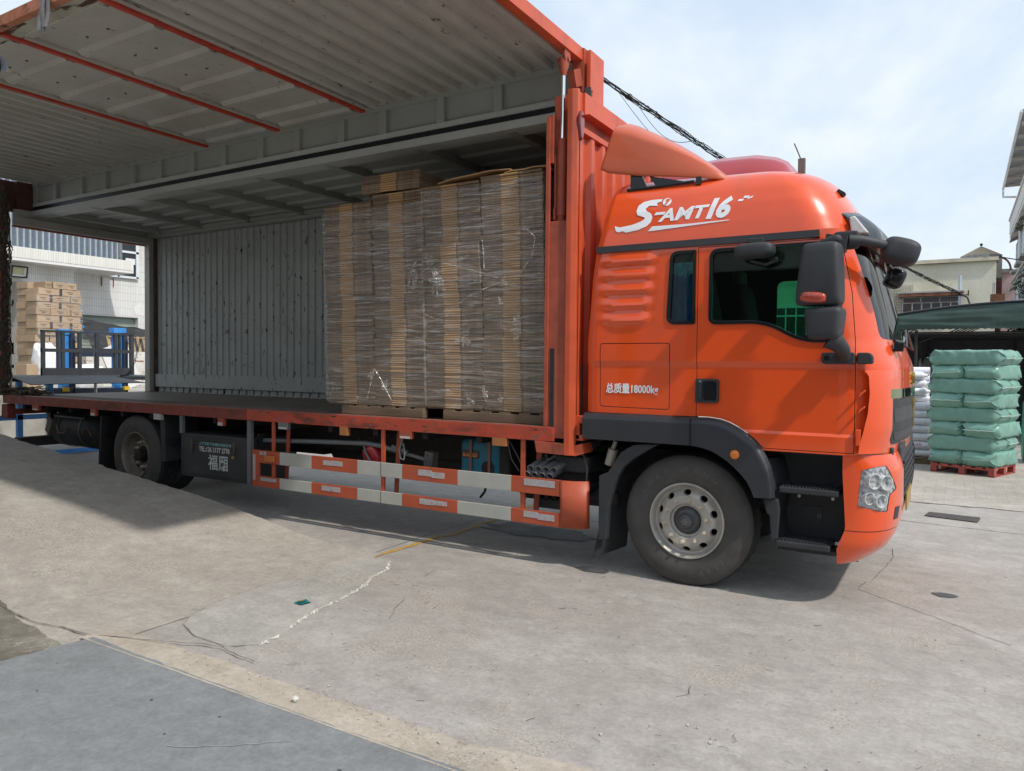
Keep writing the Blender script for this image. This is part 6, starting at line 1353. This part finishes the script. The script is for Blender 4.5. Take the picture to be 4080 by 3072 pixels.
MB().box(-21.9, -21.7, 7.37, 9.10, .98, 3.14).build('roller_shutter', pmat('grey_green_shutter', (.36, .42, .38), rough=.5, var=.1), wb)
for i in range(14): MB().box(-21.7, -21.685, 7.37, 9.10, 1.7 + .1 * i, 1.775 + .1 * i).build('shutter_slat', MATS['grey_green_shutter'], wb)
MB().prism([(6.75, 2.78), (6.86, 2.72), (6.75, 2.66), (6.80, 2.72)], 'x', -20.6, -20.59).prism([(6.33, 2.78), (6.44, 2.70), (6.33, 2.62), (6.37, 2.70)], 'x', -20.615, -20.60).build('blue_arrow', M_blue, wb)
fl_ = thing('floodlight', 'black framed floodlight mounted on the white tiled beam', 'floodlight', (-20.5, 5.0, 4.0))
flr = Matrix.Translation((-20.45, 4.98, 4.15)) @ eul(0, .22, 0).to_4x4()
def tm(mb, M_): mb.v = [tuple(M_ @ Vector(p)) for p in mb.v]; return mb
tm(MB().ring(round_poly([(-.215, .165), (.215, .165), (.215, -.165), (-.215, -.165)], .03), round_poly([(-.175, .125), (.175, .125), (.175, -.125), (-.175, -.125)], .01), 'x', 0, .05), flr).build('housing', M_blackg, fl_)
tm(MB().box(.0, .015, -.18, .18, -.13, .13), flr).build('reflector', pmat('pale_yellow_panel', (.50, .50, .30), rough=.4, var=.05), fl_); tm(MB().box(.016, .04, -.18, .18, -.13, -.08).box(.016, .04, .13, .18, -.13, .13), flr).build('inner_rim', M_white_w, fl_)
MB().box(-20.62, -20.45, 4.72, 4.76, 4.1, 4.16).build('bracket', M_blackg, fl_)
tp_ = MB().grid(lambda u, v: (-20.9 + .9 * (1 - v) + .10 * nz(u * 6, v * 5), 6.75 + 3.6 * u, 3.02 - .22 * u - .12 * math.sin(u * math.pi) + (2.05 - 3.02 + .15 * nz(u * 4, 3)) * (1 - v) + .05 * nz(u * 9, v * 7)), 50, 26); tp_.build('black_tarpaulin', M_tarp, smooth=70, label='sagging black tarpaulin hung in front of the roller shutter', cat='tarpaulin')
dwl = MB().box(-19.6, -19.35, 6.2, 12, .98, 1.99).build('peeling_wall', pmat('peeling_white_brick', (.62, .60, .56), rough=.85, var=.15, scale=3, bump=.4, bscale=14, chips=[((.30, .17, .12), .60, 5, (1, .5, 2.4), .03)]), label='low white painted brick wall with peeling paint on the dock', cat='wall')
for k in range(4):
    pl = thing('leaning_pallet', f'pale wooden pallet standing on the peeling wall, number {["one", "two", "three", "four"][k]} from the left', 'pallet', (-19.5, 7.0 + .55 * k, 1.99), 'pallets standing on the wall')
    for j in range(3): MB().obox((-19.5 + .03 * j, 6.95 + .55 * k + .16 * j, 2.22), (.03, .09, .46), (.22, 0, 0)).build('pallet_slat', M_woodl, pl)
    MB().obox((-19.47, 7.15 + .55 * k, 2.42), (.05, .5, .03)).build('pallet_rail', M_woodl, pl)
MB().obox((-17.5, 6.1, 1.55), (.06, .75, 1.25), (.38, 0, 0)).build('leaning_board', M_white_w, label='white board leaning behind the dock lift mast', cat='board')
MB().box(-22, -20.8, 2.0, 3.4, 1.0, 2.3).build('green_crate', pmat('dark_green_sheet', (.006, .06, .045), rough=.6, var=.2), bevel=.03, label='dark green covered crate at the far left of the dock', cat='crate')
MB().box(-30, -25, -14, 30, 0, 6.5).build('rear_block', M_wtile, label='plain white block closing the yard behind the tiled warehouse', cat='building')
# ------------------------------------------------------------------ right background: bales, rolls, canopy, houses
E1 = Vector((.940, -.342, 0)); E2 = Vector((.342, .940, 0)); O = Vector((1.44, 8.67, 0)); ANG = math.atan2(-.342, .940)
rp_ = thing('pallet', 'red painted pallet under the green bales', 'pallet', O + E1 * .47 + E2 * .48)
def loc_box(a0, a1, b0, b1, z0, z1):
    mb = MB(); p = [O + E1 * a + E2 * b + Vector((0, 0, z)) for z in (z0, z1) for b in (b0, b1) for a in (a0, a1)]
    return mb.add(p, [(0, 2, 3, 1), (4, 5, 7, 6), (0, 1, 5, 4), (2, 6, 7, 3), (0, 4, 6, 2), (1, 3, 7, 5)])
for a in (0, .425, .85):
    for b in (0, .43, .86): loc_box(a, a + .09, b, b + .10, 0, .105).build('pallet_block', M_redwood, rp_)
for b in (0, .43, .86): loc_box(0, .94, b, b + .10, .105, .128).build('pallet_bearer', M_redwood, rp_)
for i in range(6): loc_box(.0 + .168 * i, .10 + .168 * i, 0, .96, .128, .150).build('pallet_board', M_redwood, rp_)
for a in (0, .85): loc_box(a, a + .09, 0, .96, .0005, .020).build('pallet_skid', M_redwood, rp_)
M_bale = pmat('green_woven_wrap', (.160, .320, .262), rough=.34, var=.12, scale=3, bump=.10, bscale=30, rnd=.06)
M_cord = pmat('pale_green_cord', (.35, .47, .40), rough=.7, var=.15)
def bale_mesh(L, W, H, sd):
    """bale along local x; pleated and gathered towards both ends"""
    mb = MB(); nu, nv = 56, 36; vs = []
    sp2 = lambda a, e: math.copysign(abs(a) ** e, a)
    for i in range(nu + 1):
        s = i / nu * 2 - 1; a = abs(s); end = max(0., (a - .86) / .14)
        shrink = 1 - .30 * end ** 1.6; x = s * L / 2 * (1 + .05 * end)
        for j in range(nv):
            t = 2 * math.pi * j / nv
            y = sp2(math.cos(t), .28) * W / 2 * shrink; z = sp2(math.sin(t), .28) * H / 2 * (1 - .80 * end ** 1.5)
            pl = .010 * math.sin(t * 9 + sd + 3 * nz(s * 3, sd)) * sstep(.55, .95, a)
            w = .016 * nz(x * 6 + sd, y * 6, z * 6) + .011 * nz(x * 11 + z * 22 + sd, y * 12, z * 9) + .009 * nz(x * 26 + sd, y * 20, z * 20) + .007 * abs(nz(x * 14 - z * 30 + sd, y * 9, z * 12)) + pl * 1.6
            r = Vector((0, y, z)); l = max(.001, r.length); r *= 1 + w / l
            vs.append((x + .012 * nz(y * 10, z * 10, sd) * end, r.y, r.z))
    mb.add(vs, [(i * nv + j, i * nv + (j + 1) % nv, (i + 1) * nv + (j + 1) % nv, (i + 1) * nv + j) for i in range(nu) for j in range(nv)] + [tuple(range(nv)), tuple(range(nu * nv, (nu + 1) * nv))])
    return mb.mesh('bale', [M_bale], 70)
def cord_mesh(L, W, sd):
    a_ = MB().tube([(L / 2 * 1.045 + .004, (k / 10 - .5) * W * .86, .012 * nz(k * .6, sd) - .01 + .02 * (k / 10 - .5)) for k in range(11)], .008, 6).mesh('end_cord', M_cord)
    return a_, MB().tube([(-L / 2 * 1.045 - .004, (k / 10 - .5) * W * .86, .012 * nz(k * .7, sd + 3)) for k in range(11)], .008, 6).mesh('end_cord', M_cord)
H_ = .232; BM = [bale_mesh(1.03, .505, .248, s) for s in (1, 5, 9, 14)]; CM = [cord_mesh(1.03, .505, s) for s in (1, 5, 9, 14)]
def bale(a, b, z, rot, k, lab):
    p = O + E1 * a + E2 * b + Vector((0, 0, z)); sx_ = rnd.uniform(.97, 1.05); sy_ = rnd.uniform(.97, 1.03); rot += rnd.choice((0, math.pi)) + rnd.gauss(0, .015); o = obj('green_bale', BM[k % 4], None, loc=p, rot=(0, 0, rot), label=lab, cat='bale', group='green bales on the red pallet', scale=(sx_, sy_, 1))
    for cm_ in CM[k % 4]: c = obj('end_cord', cm_, None, loc=p, rot=(0, 0, rot), scale=(sx_, sy_, 1)); attach(c, o)
    return o
k = 0; rnd = random.Random(4)
for L_ in range(8):
    z = .275 + H_ * L_; sh = rnd.gauss(0, .012) - .012 * L_ * .3; nm = 'top' if L_ == 7 else ORD[L_]
    if L_ % 2 == 0:
        for i, s in enumerate(('left', 'right')):
            bale(.215 + .505 * i + sh, .48 + rnd.gauss(0, .01), z, ANG + math.pi / 2 + rnd.gauss(0, .015), k, f'{s} green bale with its tied end forward, {nm} layer on the red pallet'); k += 1
    else:
        for i, s in enumerate(('front', 'rear')):
            bale(.47 + sh + (.04 if L_ == 7 else 0), .24 + .475 * i, z, ANG + rnd.gauss(0, .015), k, f'{s} green bale lying lengthwise, {nm} layer on the red pallet'); k += 1
# white rolls
M_roll = pmat('white_film_roll', (.76, .76, .81), rough=.35, var=.08, scale=4, stretch=(3, 1, 1), bump=.15, bscale=18, rnd=.05)
t = thing('pallet', 'low bare wooden pallet under the white rolls', 'pallet', (.8, 9.9, 0))
for y in (9.6, 9.95, 10.3): MB().box(.1, 1.50, y, y + .09, 0, .09).build('pallet_bearer', M_wood, t)
for i in range(7): MB().box(.1 + .21 * i, .22 + .21 * i, 9.58, 10.42, .09, .11).build('pallet_board', M_wood, t)
rnd = random.Random(8); z = .112
for i in range(11):
    r = rnd.uniform(.066, .079); x1 = 1.46 - .015 * i + rnd.gauss(0, .035); y = 9.78 + rnd.gauss(0, .02)
    nm = 'top' if i == 10 else ORD[i]
    mb = MB(); N = 22; prof = [(-.01, .012), (.0, r * .8), (.02, r), (1.38, r), (1.40, r * .8), (1.43, r * .45), (1.47, r * .62 if i % 2 else r * .3)]
    vs = [(x1 - 1.40 + tt, y + rr * math.cos(2 * math.pi * j / N) * 1.25 * (1 + .05 * nz(tt * 6 + i, j)), z + r + rr * math.sin(2 * math.pi * j / N) * (1 + .05 * nz(tt * 5 + i, j * .7))) for tt, rr in prof for j in range(N)]
    mb.add(vs, [(q * N + j, q * N + (j + 1) % N, (q + 1) * N + (j + 1) % N, (q + 1) * N + j) for q in range(len(prof) - 1) for j in range(N)])
    o = mb.build('white_roll', M_roll, smooth=50, label=f'white plastic wrapped roll, {nm} of the pile beside the green bales', cat='roll', group='white rolls stacked beside the bales')
    if i == 1: obj('roll_print', text_mesh('huafu', .075, pmat('red_print', (.50, .06, .06), var=.1), side_m(x1 - .36, z + r + .005, y - r * 1.27), .0005, .2), o)
    z += 2 * r * .985
for i in range(11):    # second column just behind
    r = .075; mb = MB().tube([(-.1, 10.05, .112 + r + .148 * i), (1.36, 10.05, .112 + r + .148 * i)], r, 16)
    mb.build('white_roll', M_roll, smooth=50, label=f'white wrapped roll in the hidden rear column, {ORD[i]} from below', cat='roll', group='white rolls stacked beside the bales')
# green canopy
M_canv = pmat('dark_green_canvas', (.030, .062, .052), rough=.5, var=.15, scale=2)
cn = thing('canvas_canopy', 'dark green canvas canopy with scalloped edge behind the bales', 'canopy', (3.4, 17, 0))
def ctop(x): return 3.19 - .0289 * (x - 3.4) ** 2
MB().grid(lambda u, v: (-1.4 + 9.6 * u, 13.98 + 8 * v, ctop(-1.4 + 9.6 * u) + .01), 40, 4).build('canopy_roof', M_canv, cn, smooth=60)
def fasc(u, v):
    x = -1.4 + 9.6 * u; zt = ctop(x); zb = 2.60 + .022 * abs(math.sin(x * math.pi / .135)); z = zb + (zt - zb) * v
    return (x, 14 - .06 * math.sin(v * math.pi) * (zt - zb) - .025 * nz(x * .8, z * 9) * 2 * (v < .9), z)
MB().grid(fasc, 560, 14).build('canopy_valance', M_canv, cn, smooth=70)
MB().tube([(-1.4 + 9.6 * i / 30, 14.0, ctop(-1.4 + 9.6 * i / 30) + .015) for i in range(31)], .03, 8).build('canopy_hem', M_blackg, cn)
for x in (-1.3, .95, 3.3, 5.6, 8.0):
    for y in (14.1, 18, 21.8): MB().cyl((x, y, 0), (x, y, 2.6), .035, 10).build('canopy_post', M_chassis, cn)
for y in (14.6, 15.6, 16.6, 17.6, 18.8, 20): 
    MB().cyl((-1.3, y, 2.56), (8, y, 2.56), .022, 6).build('canopy_purlin', M_dsteel, cn)
    for x in (.0, 1.6, 3.2, 4.8): MB().cyl((x, y, 2.56), (x + .8, y, 2.95), .014, 5).build('canopy_brace', M_dsteel, cn)
MB().cyl((.95, 15.2, 2.35), (1.45, 15.2, 2.55), .02, 6).build('canopy_strut', M_dsteel, cn)
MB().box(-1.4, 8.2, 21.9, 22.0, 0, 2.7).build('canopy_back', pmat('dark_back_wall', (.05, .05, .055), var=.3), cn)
for k, (x, y, w, h, m, lab) in enumerate(((2.9, 11.2, .5, 1.15, pmat('teal_wrap', (.02, .24, .17), var=.2, rough=.4), 'bright teal wrapped pile at the right edge behind the bales'), (3.0, 11.0, .6, .75, M_wood, 'dark stack of wooden crates at the right edge behind the bales'), (.2, 16, 1.0, 1.9, M_dsteel, 'dark covered machine standing under the canopy'), (1.2, 18.5, 1.1, 2.05, M_galv, 'grey sheet metal cabinet at the back of the canopy'))):
    mb = MB(); sq(mb, (x + .2, y, h / 2), (w, w, h), .2, .2, fn=lambda p: (p.x + .02 * nz(p.y * 6, p.z * 6), p.y, p.z)); mb.build(['wrapped_pile', 'crate_stack', 'covered_machine', 'metal_cabinet'][k], m, smooth=50, label=lab, cat=['pile', 'crates', 'machine', 'cabinet'][k])
# cream tiled building
cb = thing('cream_building', 'cream tiled building with barred window above the green canopy', 'building', (-2, 27, 0))
MB().box(-14, 2.82, 24, 30, 0, 5.33).build('wall', M_ctile, cb)
MB().box(-14, 2.88, 23.86, 30.1, 5.335, 5.46).build('cornice', pmat('stained_cornice', (.52, .47, .36), rough=.8, var=.2, scale=3, chips=[((.13, .05, .03), .56, 2.5, (.4, 1, 1), .06)]), cb)
wd = MB().box(.06, 1.80, 23.985, 24.0, 3.30, 4.19).build('window', M_dkglass, cb)
f = MB()
for x in (.06, .36, .65, .94, 1.23, 1.52, 1.77): f.box(x, x + .035, 23.94, 23.985, 3.3, 4.0)
for x in (.06, .62, 1.19, 1.77): f.box(x, x + .035, 23.94, 23.985, 4.0, 4.20)
f.box(.06, 1.805, 23.938, 23.985, 3.98, 4.02).box(.06, 1.805, 23.938, 23.985, 4.17, 4.20).build('window_frame', M_alum, wd)
for i in range(25): MB().box(.07 + .071 * i, .079 + .071 * i, 23.84, 23.85, 3.28, 4.20).build('window_bar', M_rustm, wd)
for z in (3.45, 3.72, 4.0): MB().box(.03, 1.82, 23.838, 23.852, z, z + .012).build('window_rail', M_rustm, wd)
MB().box(-.03, 1.88, 23.62, 24.0, 4.20, 4.31).build('window_hood', pmat('rusty_hood', (.22, .09, .055), rough=.8, var=.35, scale=4), cb); MB().box(-.06, 1.92, 23.6, 24.0, 4.312, 4.36).build('hood_slab', pmat('grey_slab', (.36, .36, .35), var=.15), cb)
wd2 = MB().box(-4.25, -2.75, 23.985, 24.0, 2.9, 3.98).build('window', M_dkglass, cb); f2_ = MB()
for x in (-4.25, -3.88, -3.51, -3.14, -2.785): f2_.box(x, x + .045, 23.94, 23.985, 2.9, 4.0)
f2_.box(-4.25, -2.75, 23.938, 23.985, 3.62, 3.68).box(-4.25, -2.75, 23.938, 23.985, 3.95, 4.0).build('window_frame', M_alum, wd2)
for i in range(20): MB().box(-4.24 + .075 * i, -4.228 + .075 * i, 23.84, 23.85, 2.9, 4.0).build('window_bar', M_rustm, wd2)
cg = MB()
for i in range(16): cg.box(-.45 + .055 * i - .003, -.45 + .055 * i + .003, 23.98, 23.99, 3.3, 4.55 if i < 8 else 4.65)
for z in [3.35 + .10 * k for k in range(12)]: cg.box(-.45, .03, 23.978, 23.988, z - .003, z + .003)
cg.build('wire_mesh', M_rustm, cb)
lp = MB().cyl((1.83, 23.7, 0), (1.79, 23.7, 4.86), .045, 12).build('utility_pole', pmat('pale_blue_pole', (.42, .50, .58), rough=.5, var=.15), label='pale blue steel pole rising beside the barred window', cat='pole')
MB().box(1.55, 2.05, 23.62, 23.66, 4.18, 4.21).box(1.55, 1.58, 23.6, 23.64, 4.16, 4.32).box(2.02, 2.06, 23.6, 23.64, 4.16, 4.34).build('crossarm', M_chassis, lp)
tw_ = thing('roof_pavilion', 'small tan pavilion roof with ball finial above the cream building', 'pavilion', (2.43, 26.7, 5.4))
N = 8; R_ = .70; cxy = (2.43, 26.7)
ring = [(cxy[0] + R_ * math.cos(math.pi / 8 + k * math.pi / 4), cxy[1] + R_ * math.sin(math.pi / 8 + k * math.pi / 4)) for k in range(N)]
for k in range(N):
    a, b = ring[k], ring[(k + 1) % N]; MB().add([(a[0], a[1], 5.83), (b[0], b[1], 5.83), (cxy[0], cxy[1], 6.22)], [(0, 1, 2)]).build('roof_facet', pmat('tan_roof', (.36, .29, .19), rough=.7, var=.12), tw_)
    MB().add([(a[0], a[1], 5.70), (b[0], b[1], 5.70), (b[0], b[1], 5.835), (a[0], a[1], 5.835)], [(0, 1, 2, 3)]).build('eaves_panel', pmat('grey_eaves', (.28, .29, .28), rough=.8, var=.3, scale=6), tw_)
MB().prism(ring, 'z', 5.0, 5.7).build('drum', M_ctile, tw_)
mb = MB(); sq(mb, (cxy[0], cxy[1], 6.27), (.10, .10, .10), 1, 1); mb.cyl((cxy[0], cxy[1], 6.20), (cxy[0], cxy[1], 6.25), .015, 6).build('finial', M_chassis, tw_, smooth=60)
# apartment block at the right edge
ab = thing('apartment_block', 'white apartment block with stepped balconies at the right edge', 'building', (7, 34, 0))
M_apt = pmat('aged_white_render', (.62, .61, .58), rough=.8, var=.10, scale=1.2, dirt=[((.36, .34, .31), .56, .9, (1, 1, .3), .2)])
M_aptd = pmat('grey_render', (.38, .36, .33), rough=.85, var=.2, scale=2)
MB().box(4.3, 14, 24, 37.8, 0, 9.4).build('wall', M_apt, ab)
MB().box(3.95, 4.3, 24, 41.3, 8.75, 9.45).box(3.9, 4.3, 24, 41.4, 9.45, 9.55).box(3.97, 4.3, 24, 41.2, 8.55, 8.75).build('top_balcony', M_apt, ab)
MB().box(4.3, 14, 37.8, 41.2, 0, 8.8).build('wing_wall', M_apt, ab)
rf = MB().add([(3.75, 30, 11.95), (3.75, 43.5, 11.75), (9, 43.5, 12.9), (9, 30, 13.1)], [(0, 1, 2, 3)]).build('roof_canopy', pmat('grey_roof_sheet', (.20, .205, .21), rough=.6, var=.2), ab); s_ = rf.modifiers.new('s', 'SOLIDIFY'); s_.thickness = .06
for i in range(7): MB().box(3.8, 9, 31 + 2 * i, 31.15 + 2 * i, 11.62, 11.74).build('roof_batten', M_aptd, ab)
for y in (31, 35, 39, 43): MB().box(4.5, 4.62, y, y + .12, 9.4, 11.8).build('roof_post', M_aptd, ab)
MB().tube([(3.72, 30, 11.9), (3.72, 43.6, 11.7), (3.72, 43.6, 11.2), (4.3, 43.4, 11.1)], .06, 8).build('gutter', M_alum, ab)
for i in range(16): MB().box(4.02, 4.06, 25 + i, 25.08 + i, 9.55, 10.0).build('railing_post', M_aptd, ab)
for z in (1.2, 4.2, 6.7):
    for y in (26, 30, 33.2, 36, 39.2):
        w_ = MB().box(4.22, 4.3 - .002, y - .6, y + .6, z, z + 1.35).build('window', M_dkglass, ab); MB().box(4.18, 4.22, y - .66, y - .56, z, z + 1.35).box(4.18, 4.22, y + .56, y + .66, z, z + 1.35).box(4.18, 4.22, y - .04, y + .04, z, z + 1.35).box(4.16, 4.22, y - .66, y + .66, z - .06, z).build('window_frame', M_alum, w_)
        MB().prism([(4.3, z + 1.62), (3.9, z + 1.44), (3.9, z + 1.52), (4.3, z + 1.72)], 'y', y - .85, y + .85).build('window_hood', M_aptd, ab)
        MB().box(3.95, 4.3, y - .8, y + .8, z - .2, z - .08).build('window_ledge', M_aptd, ab)
    MB().box(4.05, 4.3, 24, 41.2, z - .55, z - .42).build('string_course', M_aptd, ab)
for y in (27.5, 34.6, 37.6): MB().cyl((4.2, y, 0), (4.2, y, 9), .05, 8).build('drain_pipe', M_alum, ab)
MB().box(3.85, 4.28, 30.3, 31.1, 4.6, 5.1).build('air_conditioner', M_alum, ab)
ph = thing('pink_house', 'narrow pink house with arched gate between the buildings', 'building', (3.6, 44, 0))
MB().box(3.25, 6, 42.5, 50, 0, 6.9).build('wall', pmat('pink_render', (.50, .36, .34), rough=.8, var=.12), ph); MB().prism([(3.0, 6.9), (3.25, 7.1), (4.2, 7.1), (4.2, 6.9)], 'y', 42.3, 50).build('eaves', M_aptd, ph)
MB().tube([(3.1 + .5 - .5 * math.cos(t), 42.2, 7.0 + .7 * math.sin(t)) for t in [k * math.pi / 16 for k in range(17)]], .05, 8).build('arch', M_rustm, ph)
for z in (3.0, 5.2): MB().box(3.18, 3.25, 43.2, 44.2, z, z + 1.1).build('window', M_dkglass, ph)
MB().tube([(3.08, 42.0, 0), (3.08, 42.0, 6.8)], .12, 10).build('rusty_downpipe', M_rustm, label='thick rusty downpipe in the alley beside the pink house', cat='pipe')
sh = thing('rusty_shed', 'rusty red shed and steps in the alley by the cream building', 'shed', (2.9, 31, 0))
MB().box(2.83, 3.25, 30.5, 33, 0, 5.7).build('wall', pmat('rusty_red_sheet', (.17, .06, .045), var=.4, scale=3, rough=.8), sh)
MB().box(2.62, 2.99, 21.95, 22.4, 3.80, 4.05).build('rusty_bin', M_rustm, label='rusty steel tray on the canopy edge beside the cream building', cat='tray')
for x in (2.67, 2.71): MB().cyl((x, 22, 3.8), (x + .01, 22, 4.4), .012, 6).build('steel_stake', M_galv, label='thin steel stake standing in the rusty tray' if x < 2.7 else 'second thin steel stake beside the rusty tray', cat='stake')
# planting on the apartment side
M_leaf = pmat('leaf_green', (.045, .105, .022), rough=.6, var=.45, scale=3)
def bush(c, r, n, name, lab, sd, trunk=True):
    rnd = random.Random(sd); t = thing(name, lab, 'plant', (c[0], c[1], c[2] - r * .8)); lf = MB()
    for i in range(n):
        d = Vector((rnd.gauss(0, 1), rnd.gauss(0, 1), rnd.gauss(0, .8))).normalized() * r * rnd.uniform(.35, 1) ** .5; p = Vector(c) + d * (1 + .3 * nz(d.x * 3, d.y * 3, d.z * 3)); s_ = rnd.uniform(.06, .13) * r / .6
        e = eul(rnd.uniform(-1, 1), rnd.uniform(-1, 1), rnd.uniform(0, 6.3)); q = [e @ Vector(v_) * s_ + p for v_ in ((-1, 0, 0), (0, -.45, .15), (1, 0, -.1), (0, .45, .15))]; lf.add(q, [(0, 1, 2, 3)])
    lf.build('foliage', M_leaf, t); st = MB()
    for i in range(6): st.tube([(c[0], c[1], c[2] - r), (c[0] + rnd.gauss(0, .2) * r, c[1] + rnd.gauss(0, .2) * r, c[2]), (c[0] + rnd.gauss(0, .5) * r, c[1] + rnd.gauss(0, .5) * r, c[2] + r * .6)], .02 * r, 5)
    st.build('stem', M_wood, t); return t
bush((4.0, 28.6, 3.55), .60, 700, 'shrub', 'leafy green shrub growing over the canopy at the right edge', 1)
bush((4.0, 33.4, 7.9), .25, 200, 'potted_plant', 'small potted plant on the apartment window ledge', 3)
bush((3.95, 29.5, 4.9), .38, 160, 'climbing_plant', 'thin climbing plant on the apartment wall above the shrub', 5)
# overhead cables
cbm = thing('cable_bundle', 'tangled bundle of black overhead cables crossing behind the truck', 'cable', (-1, 14, 6))
A_ = Vector((-6.9, -4.5, 9.65)); B_ = Vector((1.80, 23.62, 4.24)); M1 = Vector((-3.589, 6.0, 6.661))
rnd = random.Random(31)
def cpos(t):
    p = M1 + (B_ - M1) * t; p.z -= .50 * 4 * t * (1 - t) * .5 if t > 0 else 0; return p
for k in range(8):
    ph_ = rnd.uniform(0, 6); amp = rnd.uniform(.015, .06); pts = []
    for i in range(90):
        t_ = -.25 + 1.25 * i / 89; p = cpos(t_) if t_ > 0 else M1 + (B_ - M1) * t_
        pts.append(p + Vector((amp * math.sin(t_ * 46 + ph_) * .6, 0, amp * math.cos(t_ * 38 + ph_) + .03 * nz(t_ * 30, k))))
    MB().tube(pts, rnd.uniform(.006, .013), 5).build('cable', M_chassis, cbm)
for i in range(46):
    t_ = rnd.uniform(-.05, .98); p = cpos(max(t_, 0)); a0 = rnd.uniform(0, 6)
    MB().tube([p + Vector((.05 * math.cos(a0 + j * .9), 0, .06 * math.sin(a0 + j * .9))) for j in range(6)], .006, 4).build('cable_tie', M_chassis, cbm)
for (t0, t1, s_) in ((.03, .22, .5), (.06, .16, .3), (.5, .75, .25)):
    MB().tube([cpos(t0 + (t1 - t0) * i / 14) - Vector((0, 0, s_ * math.sin(math.pi * i / 14))) for i in range(15)], .006, 4).build('loose_cable', M_chassis, cbm)
MB().tube([B_, Vector((2.02, 23.6, 4.1)), Vector((2.2, 23.3, 3.5)), Vector((2.3, 22.9, 3.2))], .03, 6).build('cable_drop', M_chassis, cbm)
MB().tube([Vector((2.9, 26, 5.72)), Vector((4.3, 30, 5.9)), Vector((8, 38, 6.3))], .02, 5).build('thin_wire', M_chassis, label='single thin wire strung from the pavilion to the apartments', cat='cable')
# the warehouse the photographer stands in front of (mirrored in the paint and glass)
wh = thing('facing_warehouse', 'long pale warehouse facing the truck', 'building', (0, -14, 0))
MB().box(-30, 26, -15.2, -14, 0, 6.2).build('wall', pmat('warehouse_render', (.42, .41, .39), rough=.8, var=.15, scale=1), wh)
for x in (-12, -4.5, 3, 10.5): MB().box(x, x + 4.2, -14.0, -13.96, 0, 4.2).build('doorway', M_chassis, wh)
for i in range(9): MB().box(-28 + 6 * i, -26.2 + 6 * i, -14, -13.97, 4.7, 5.6).build('window', M_dkglass, wh)

ev = thing('warehouse_eaves', 'rusty brown eaves with a white pipe beyond the wing edge, top left', 'eaves', (-7, -3.6, 0))
MB().box(-12, -4.45, -3.75, -2.72, 4.80, 4.86).build('eaves_sheet', M_rustm, ev)
for x in (-4.9, -5.8, -6.7, -7.6): MB().box(x - .04, x + .04, -3.7, -2.76, 4.72, 4.80).build('eaves_bearer', M_wood, ev)
MB().cyl((-12, -2.95, 4.66), (-4.5, -2.95, 4.66), .045, 12).build('white_pipe', M_alum, ev)
MB().box(-12, -7.5, -3.75, -3.60, .3, 4.79).build('side_wall', MATS['warehouse_render'], ev)
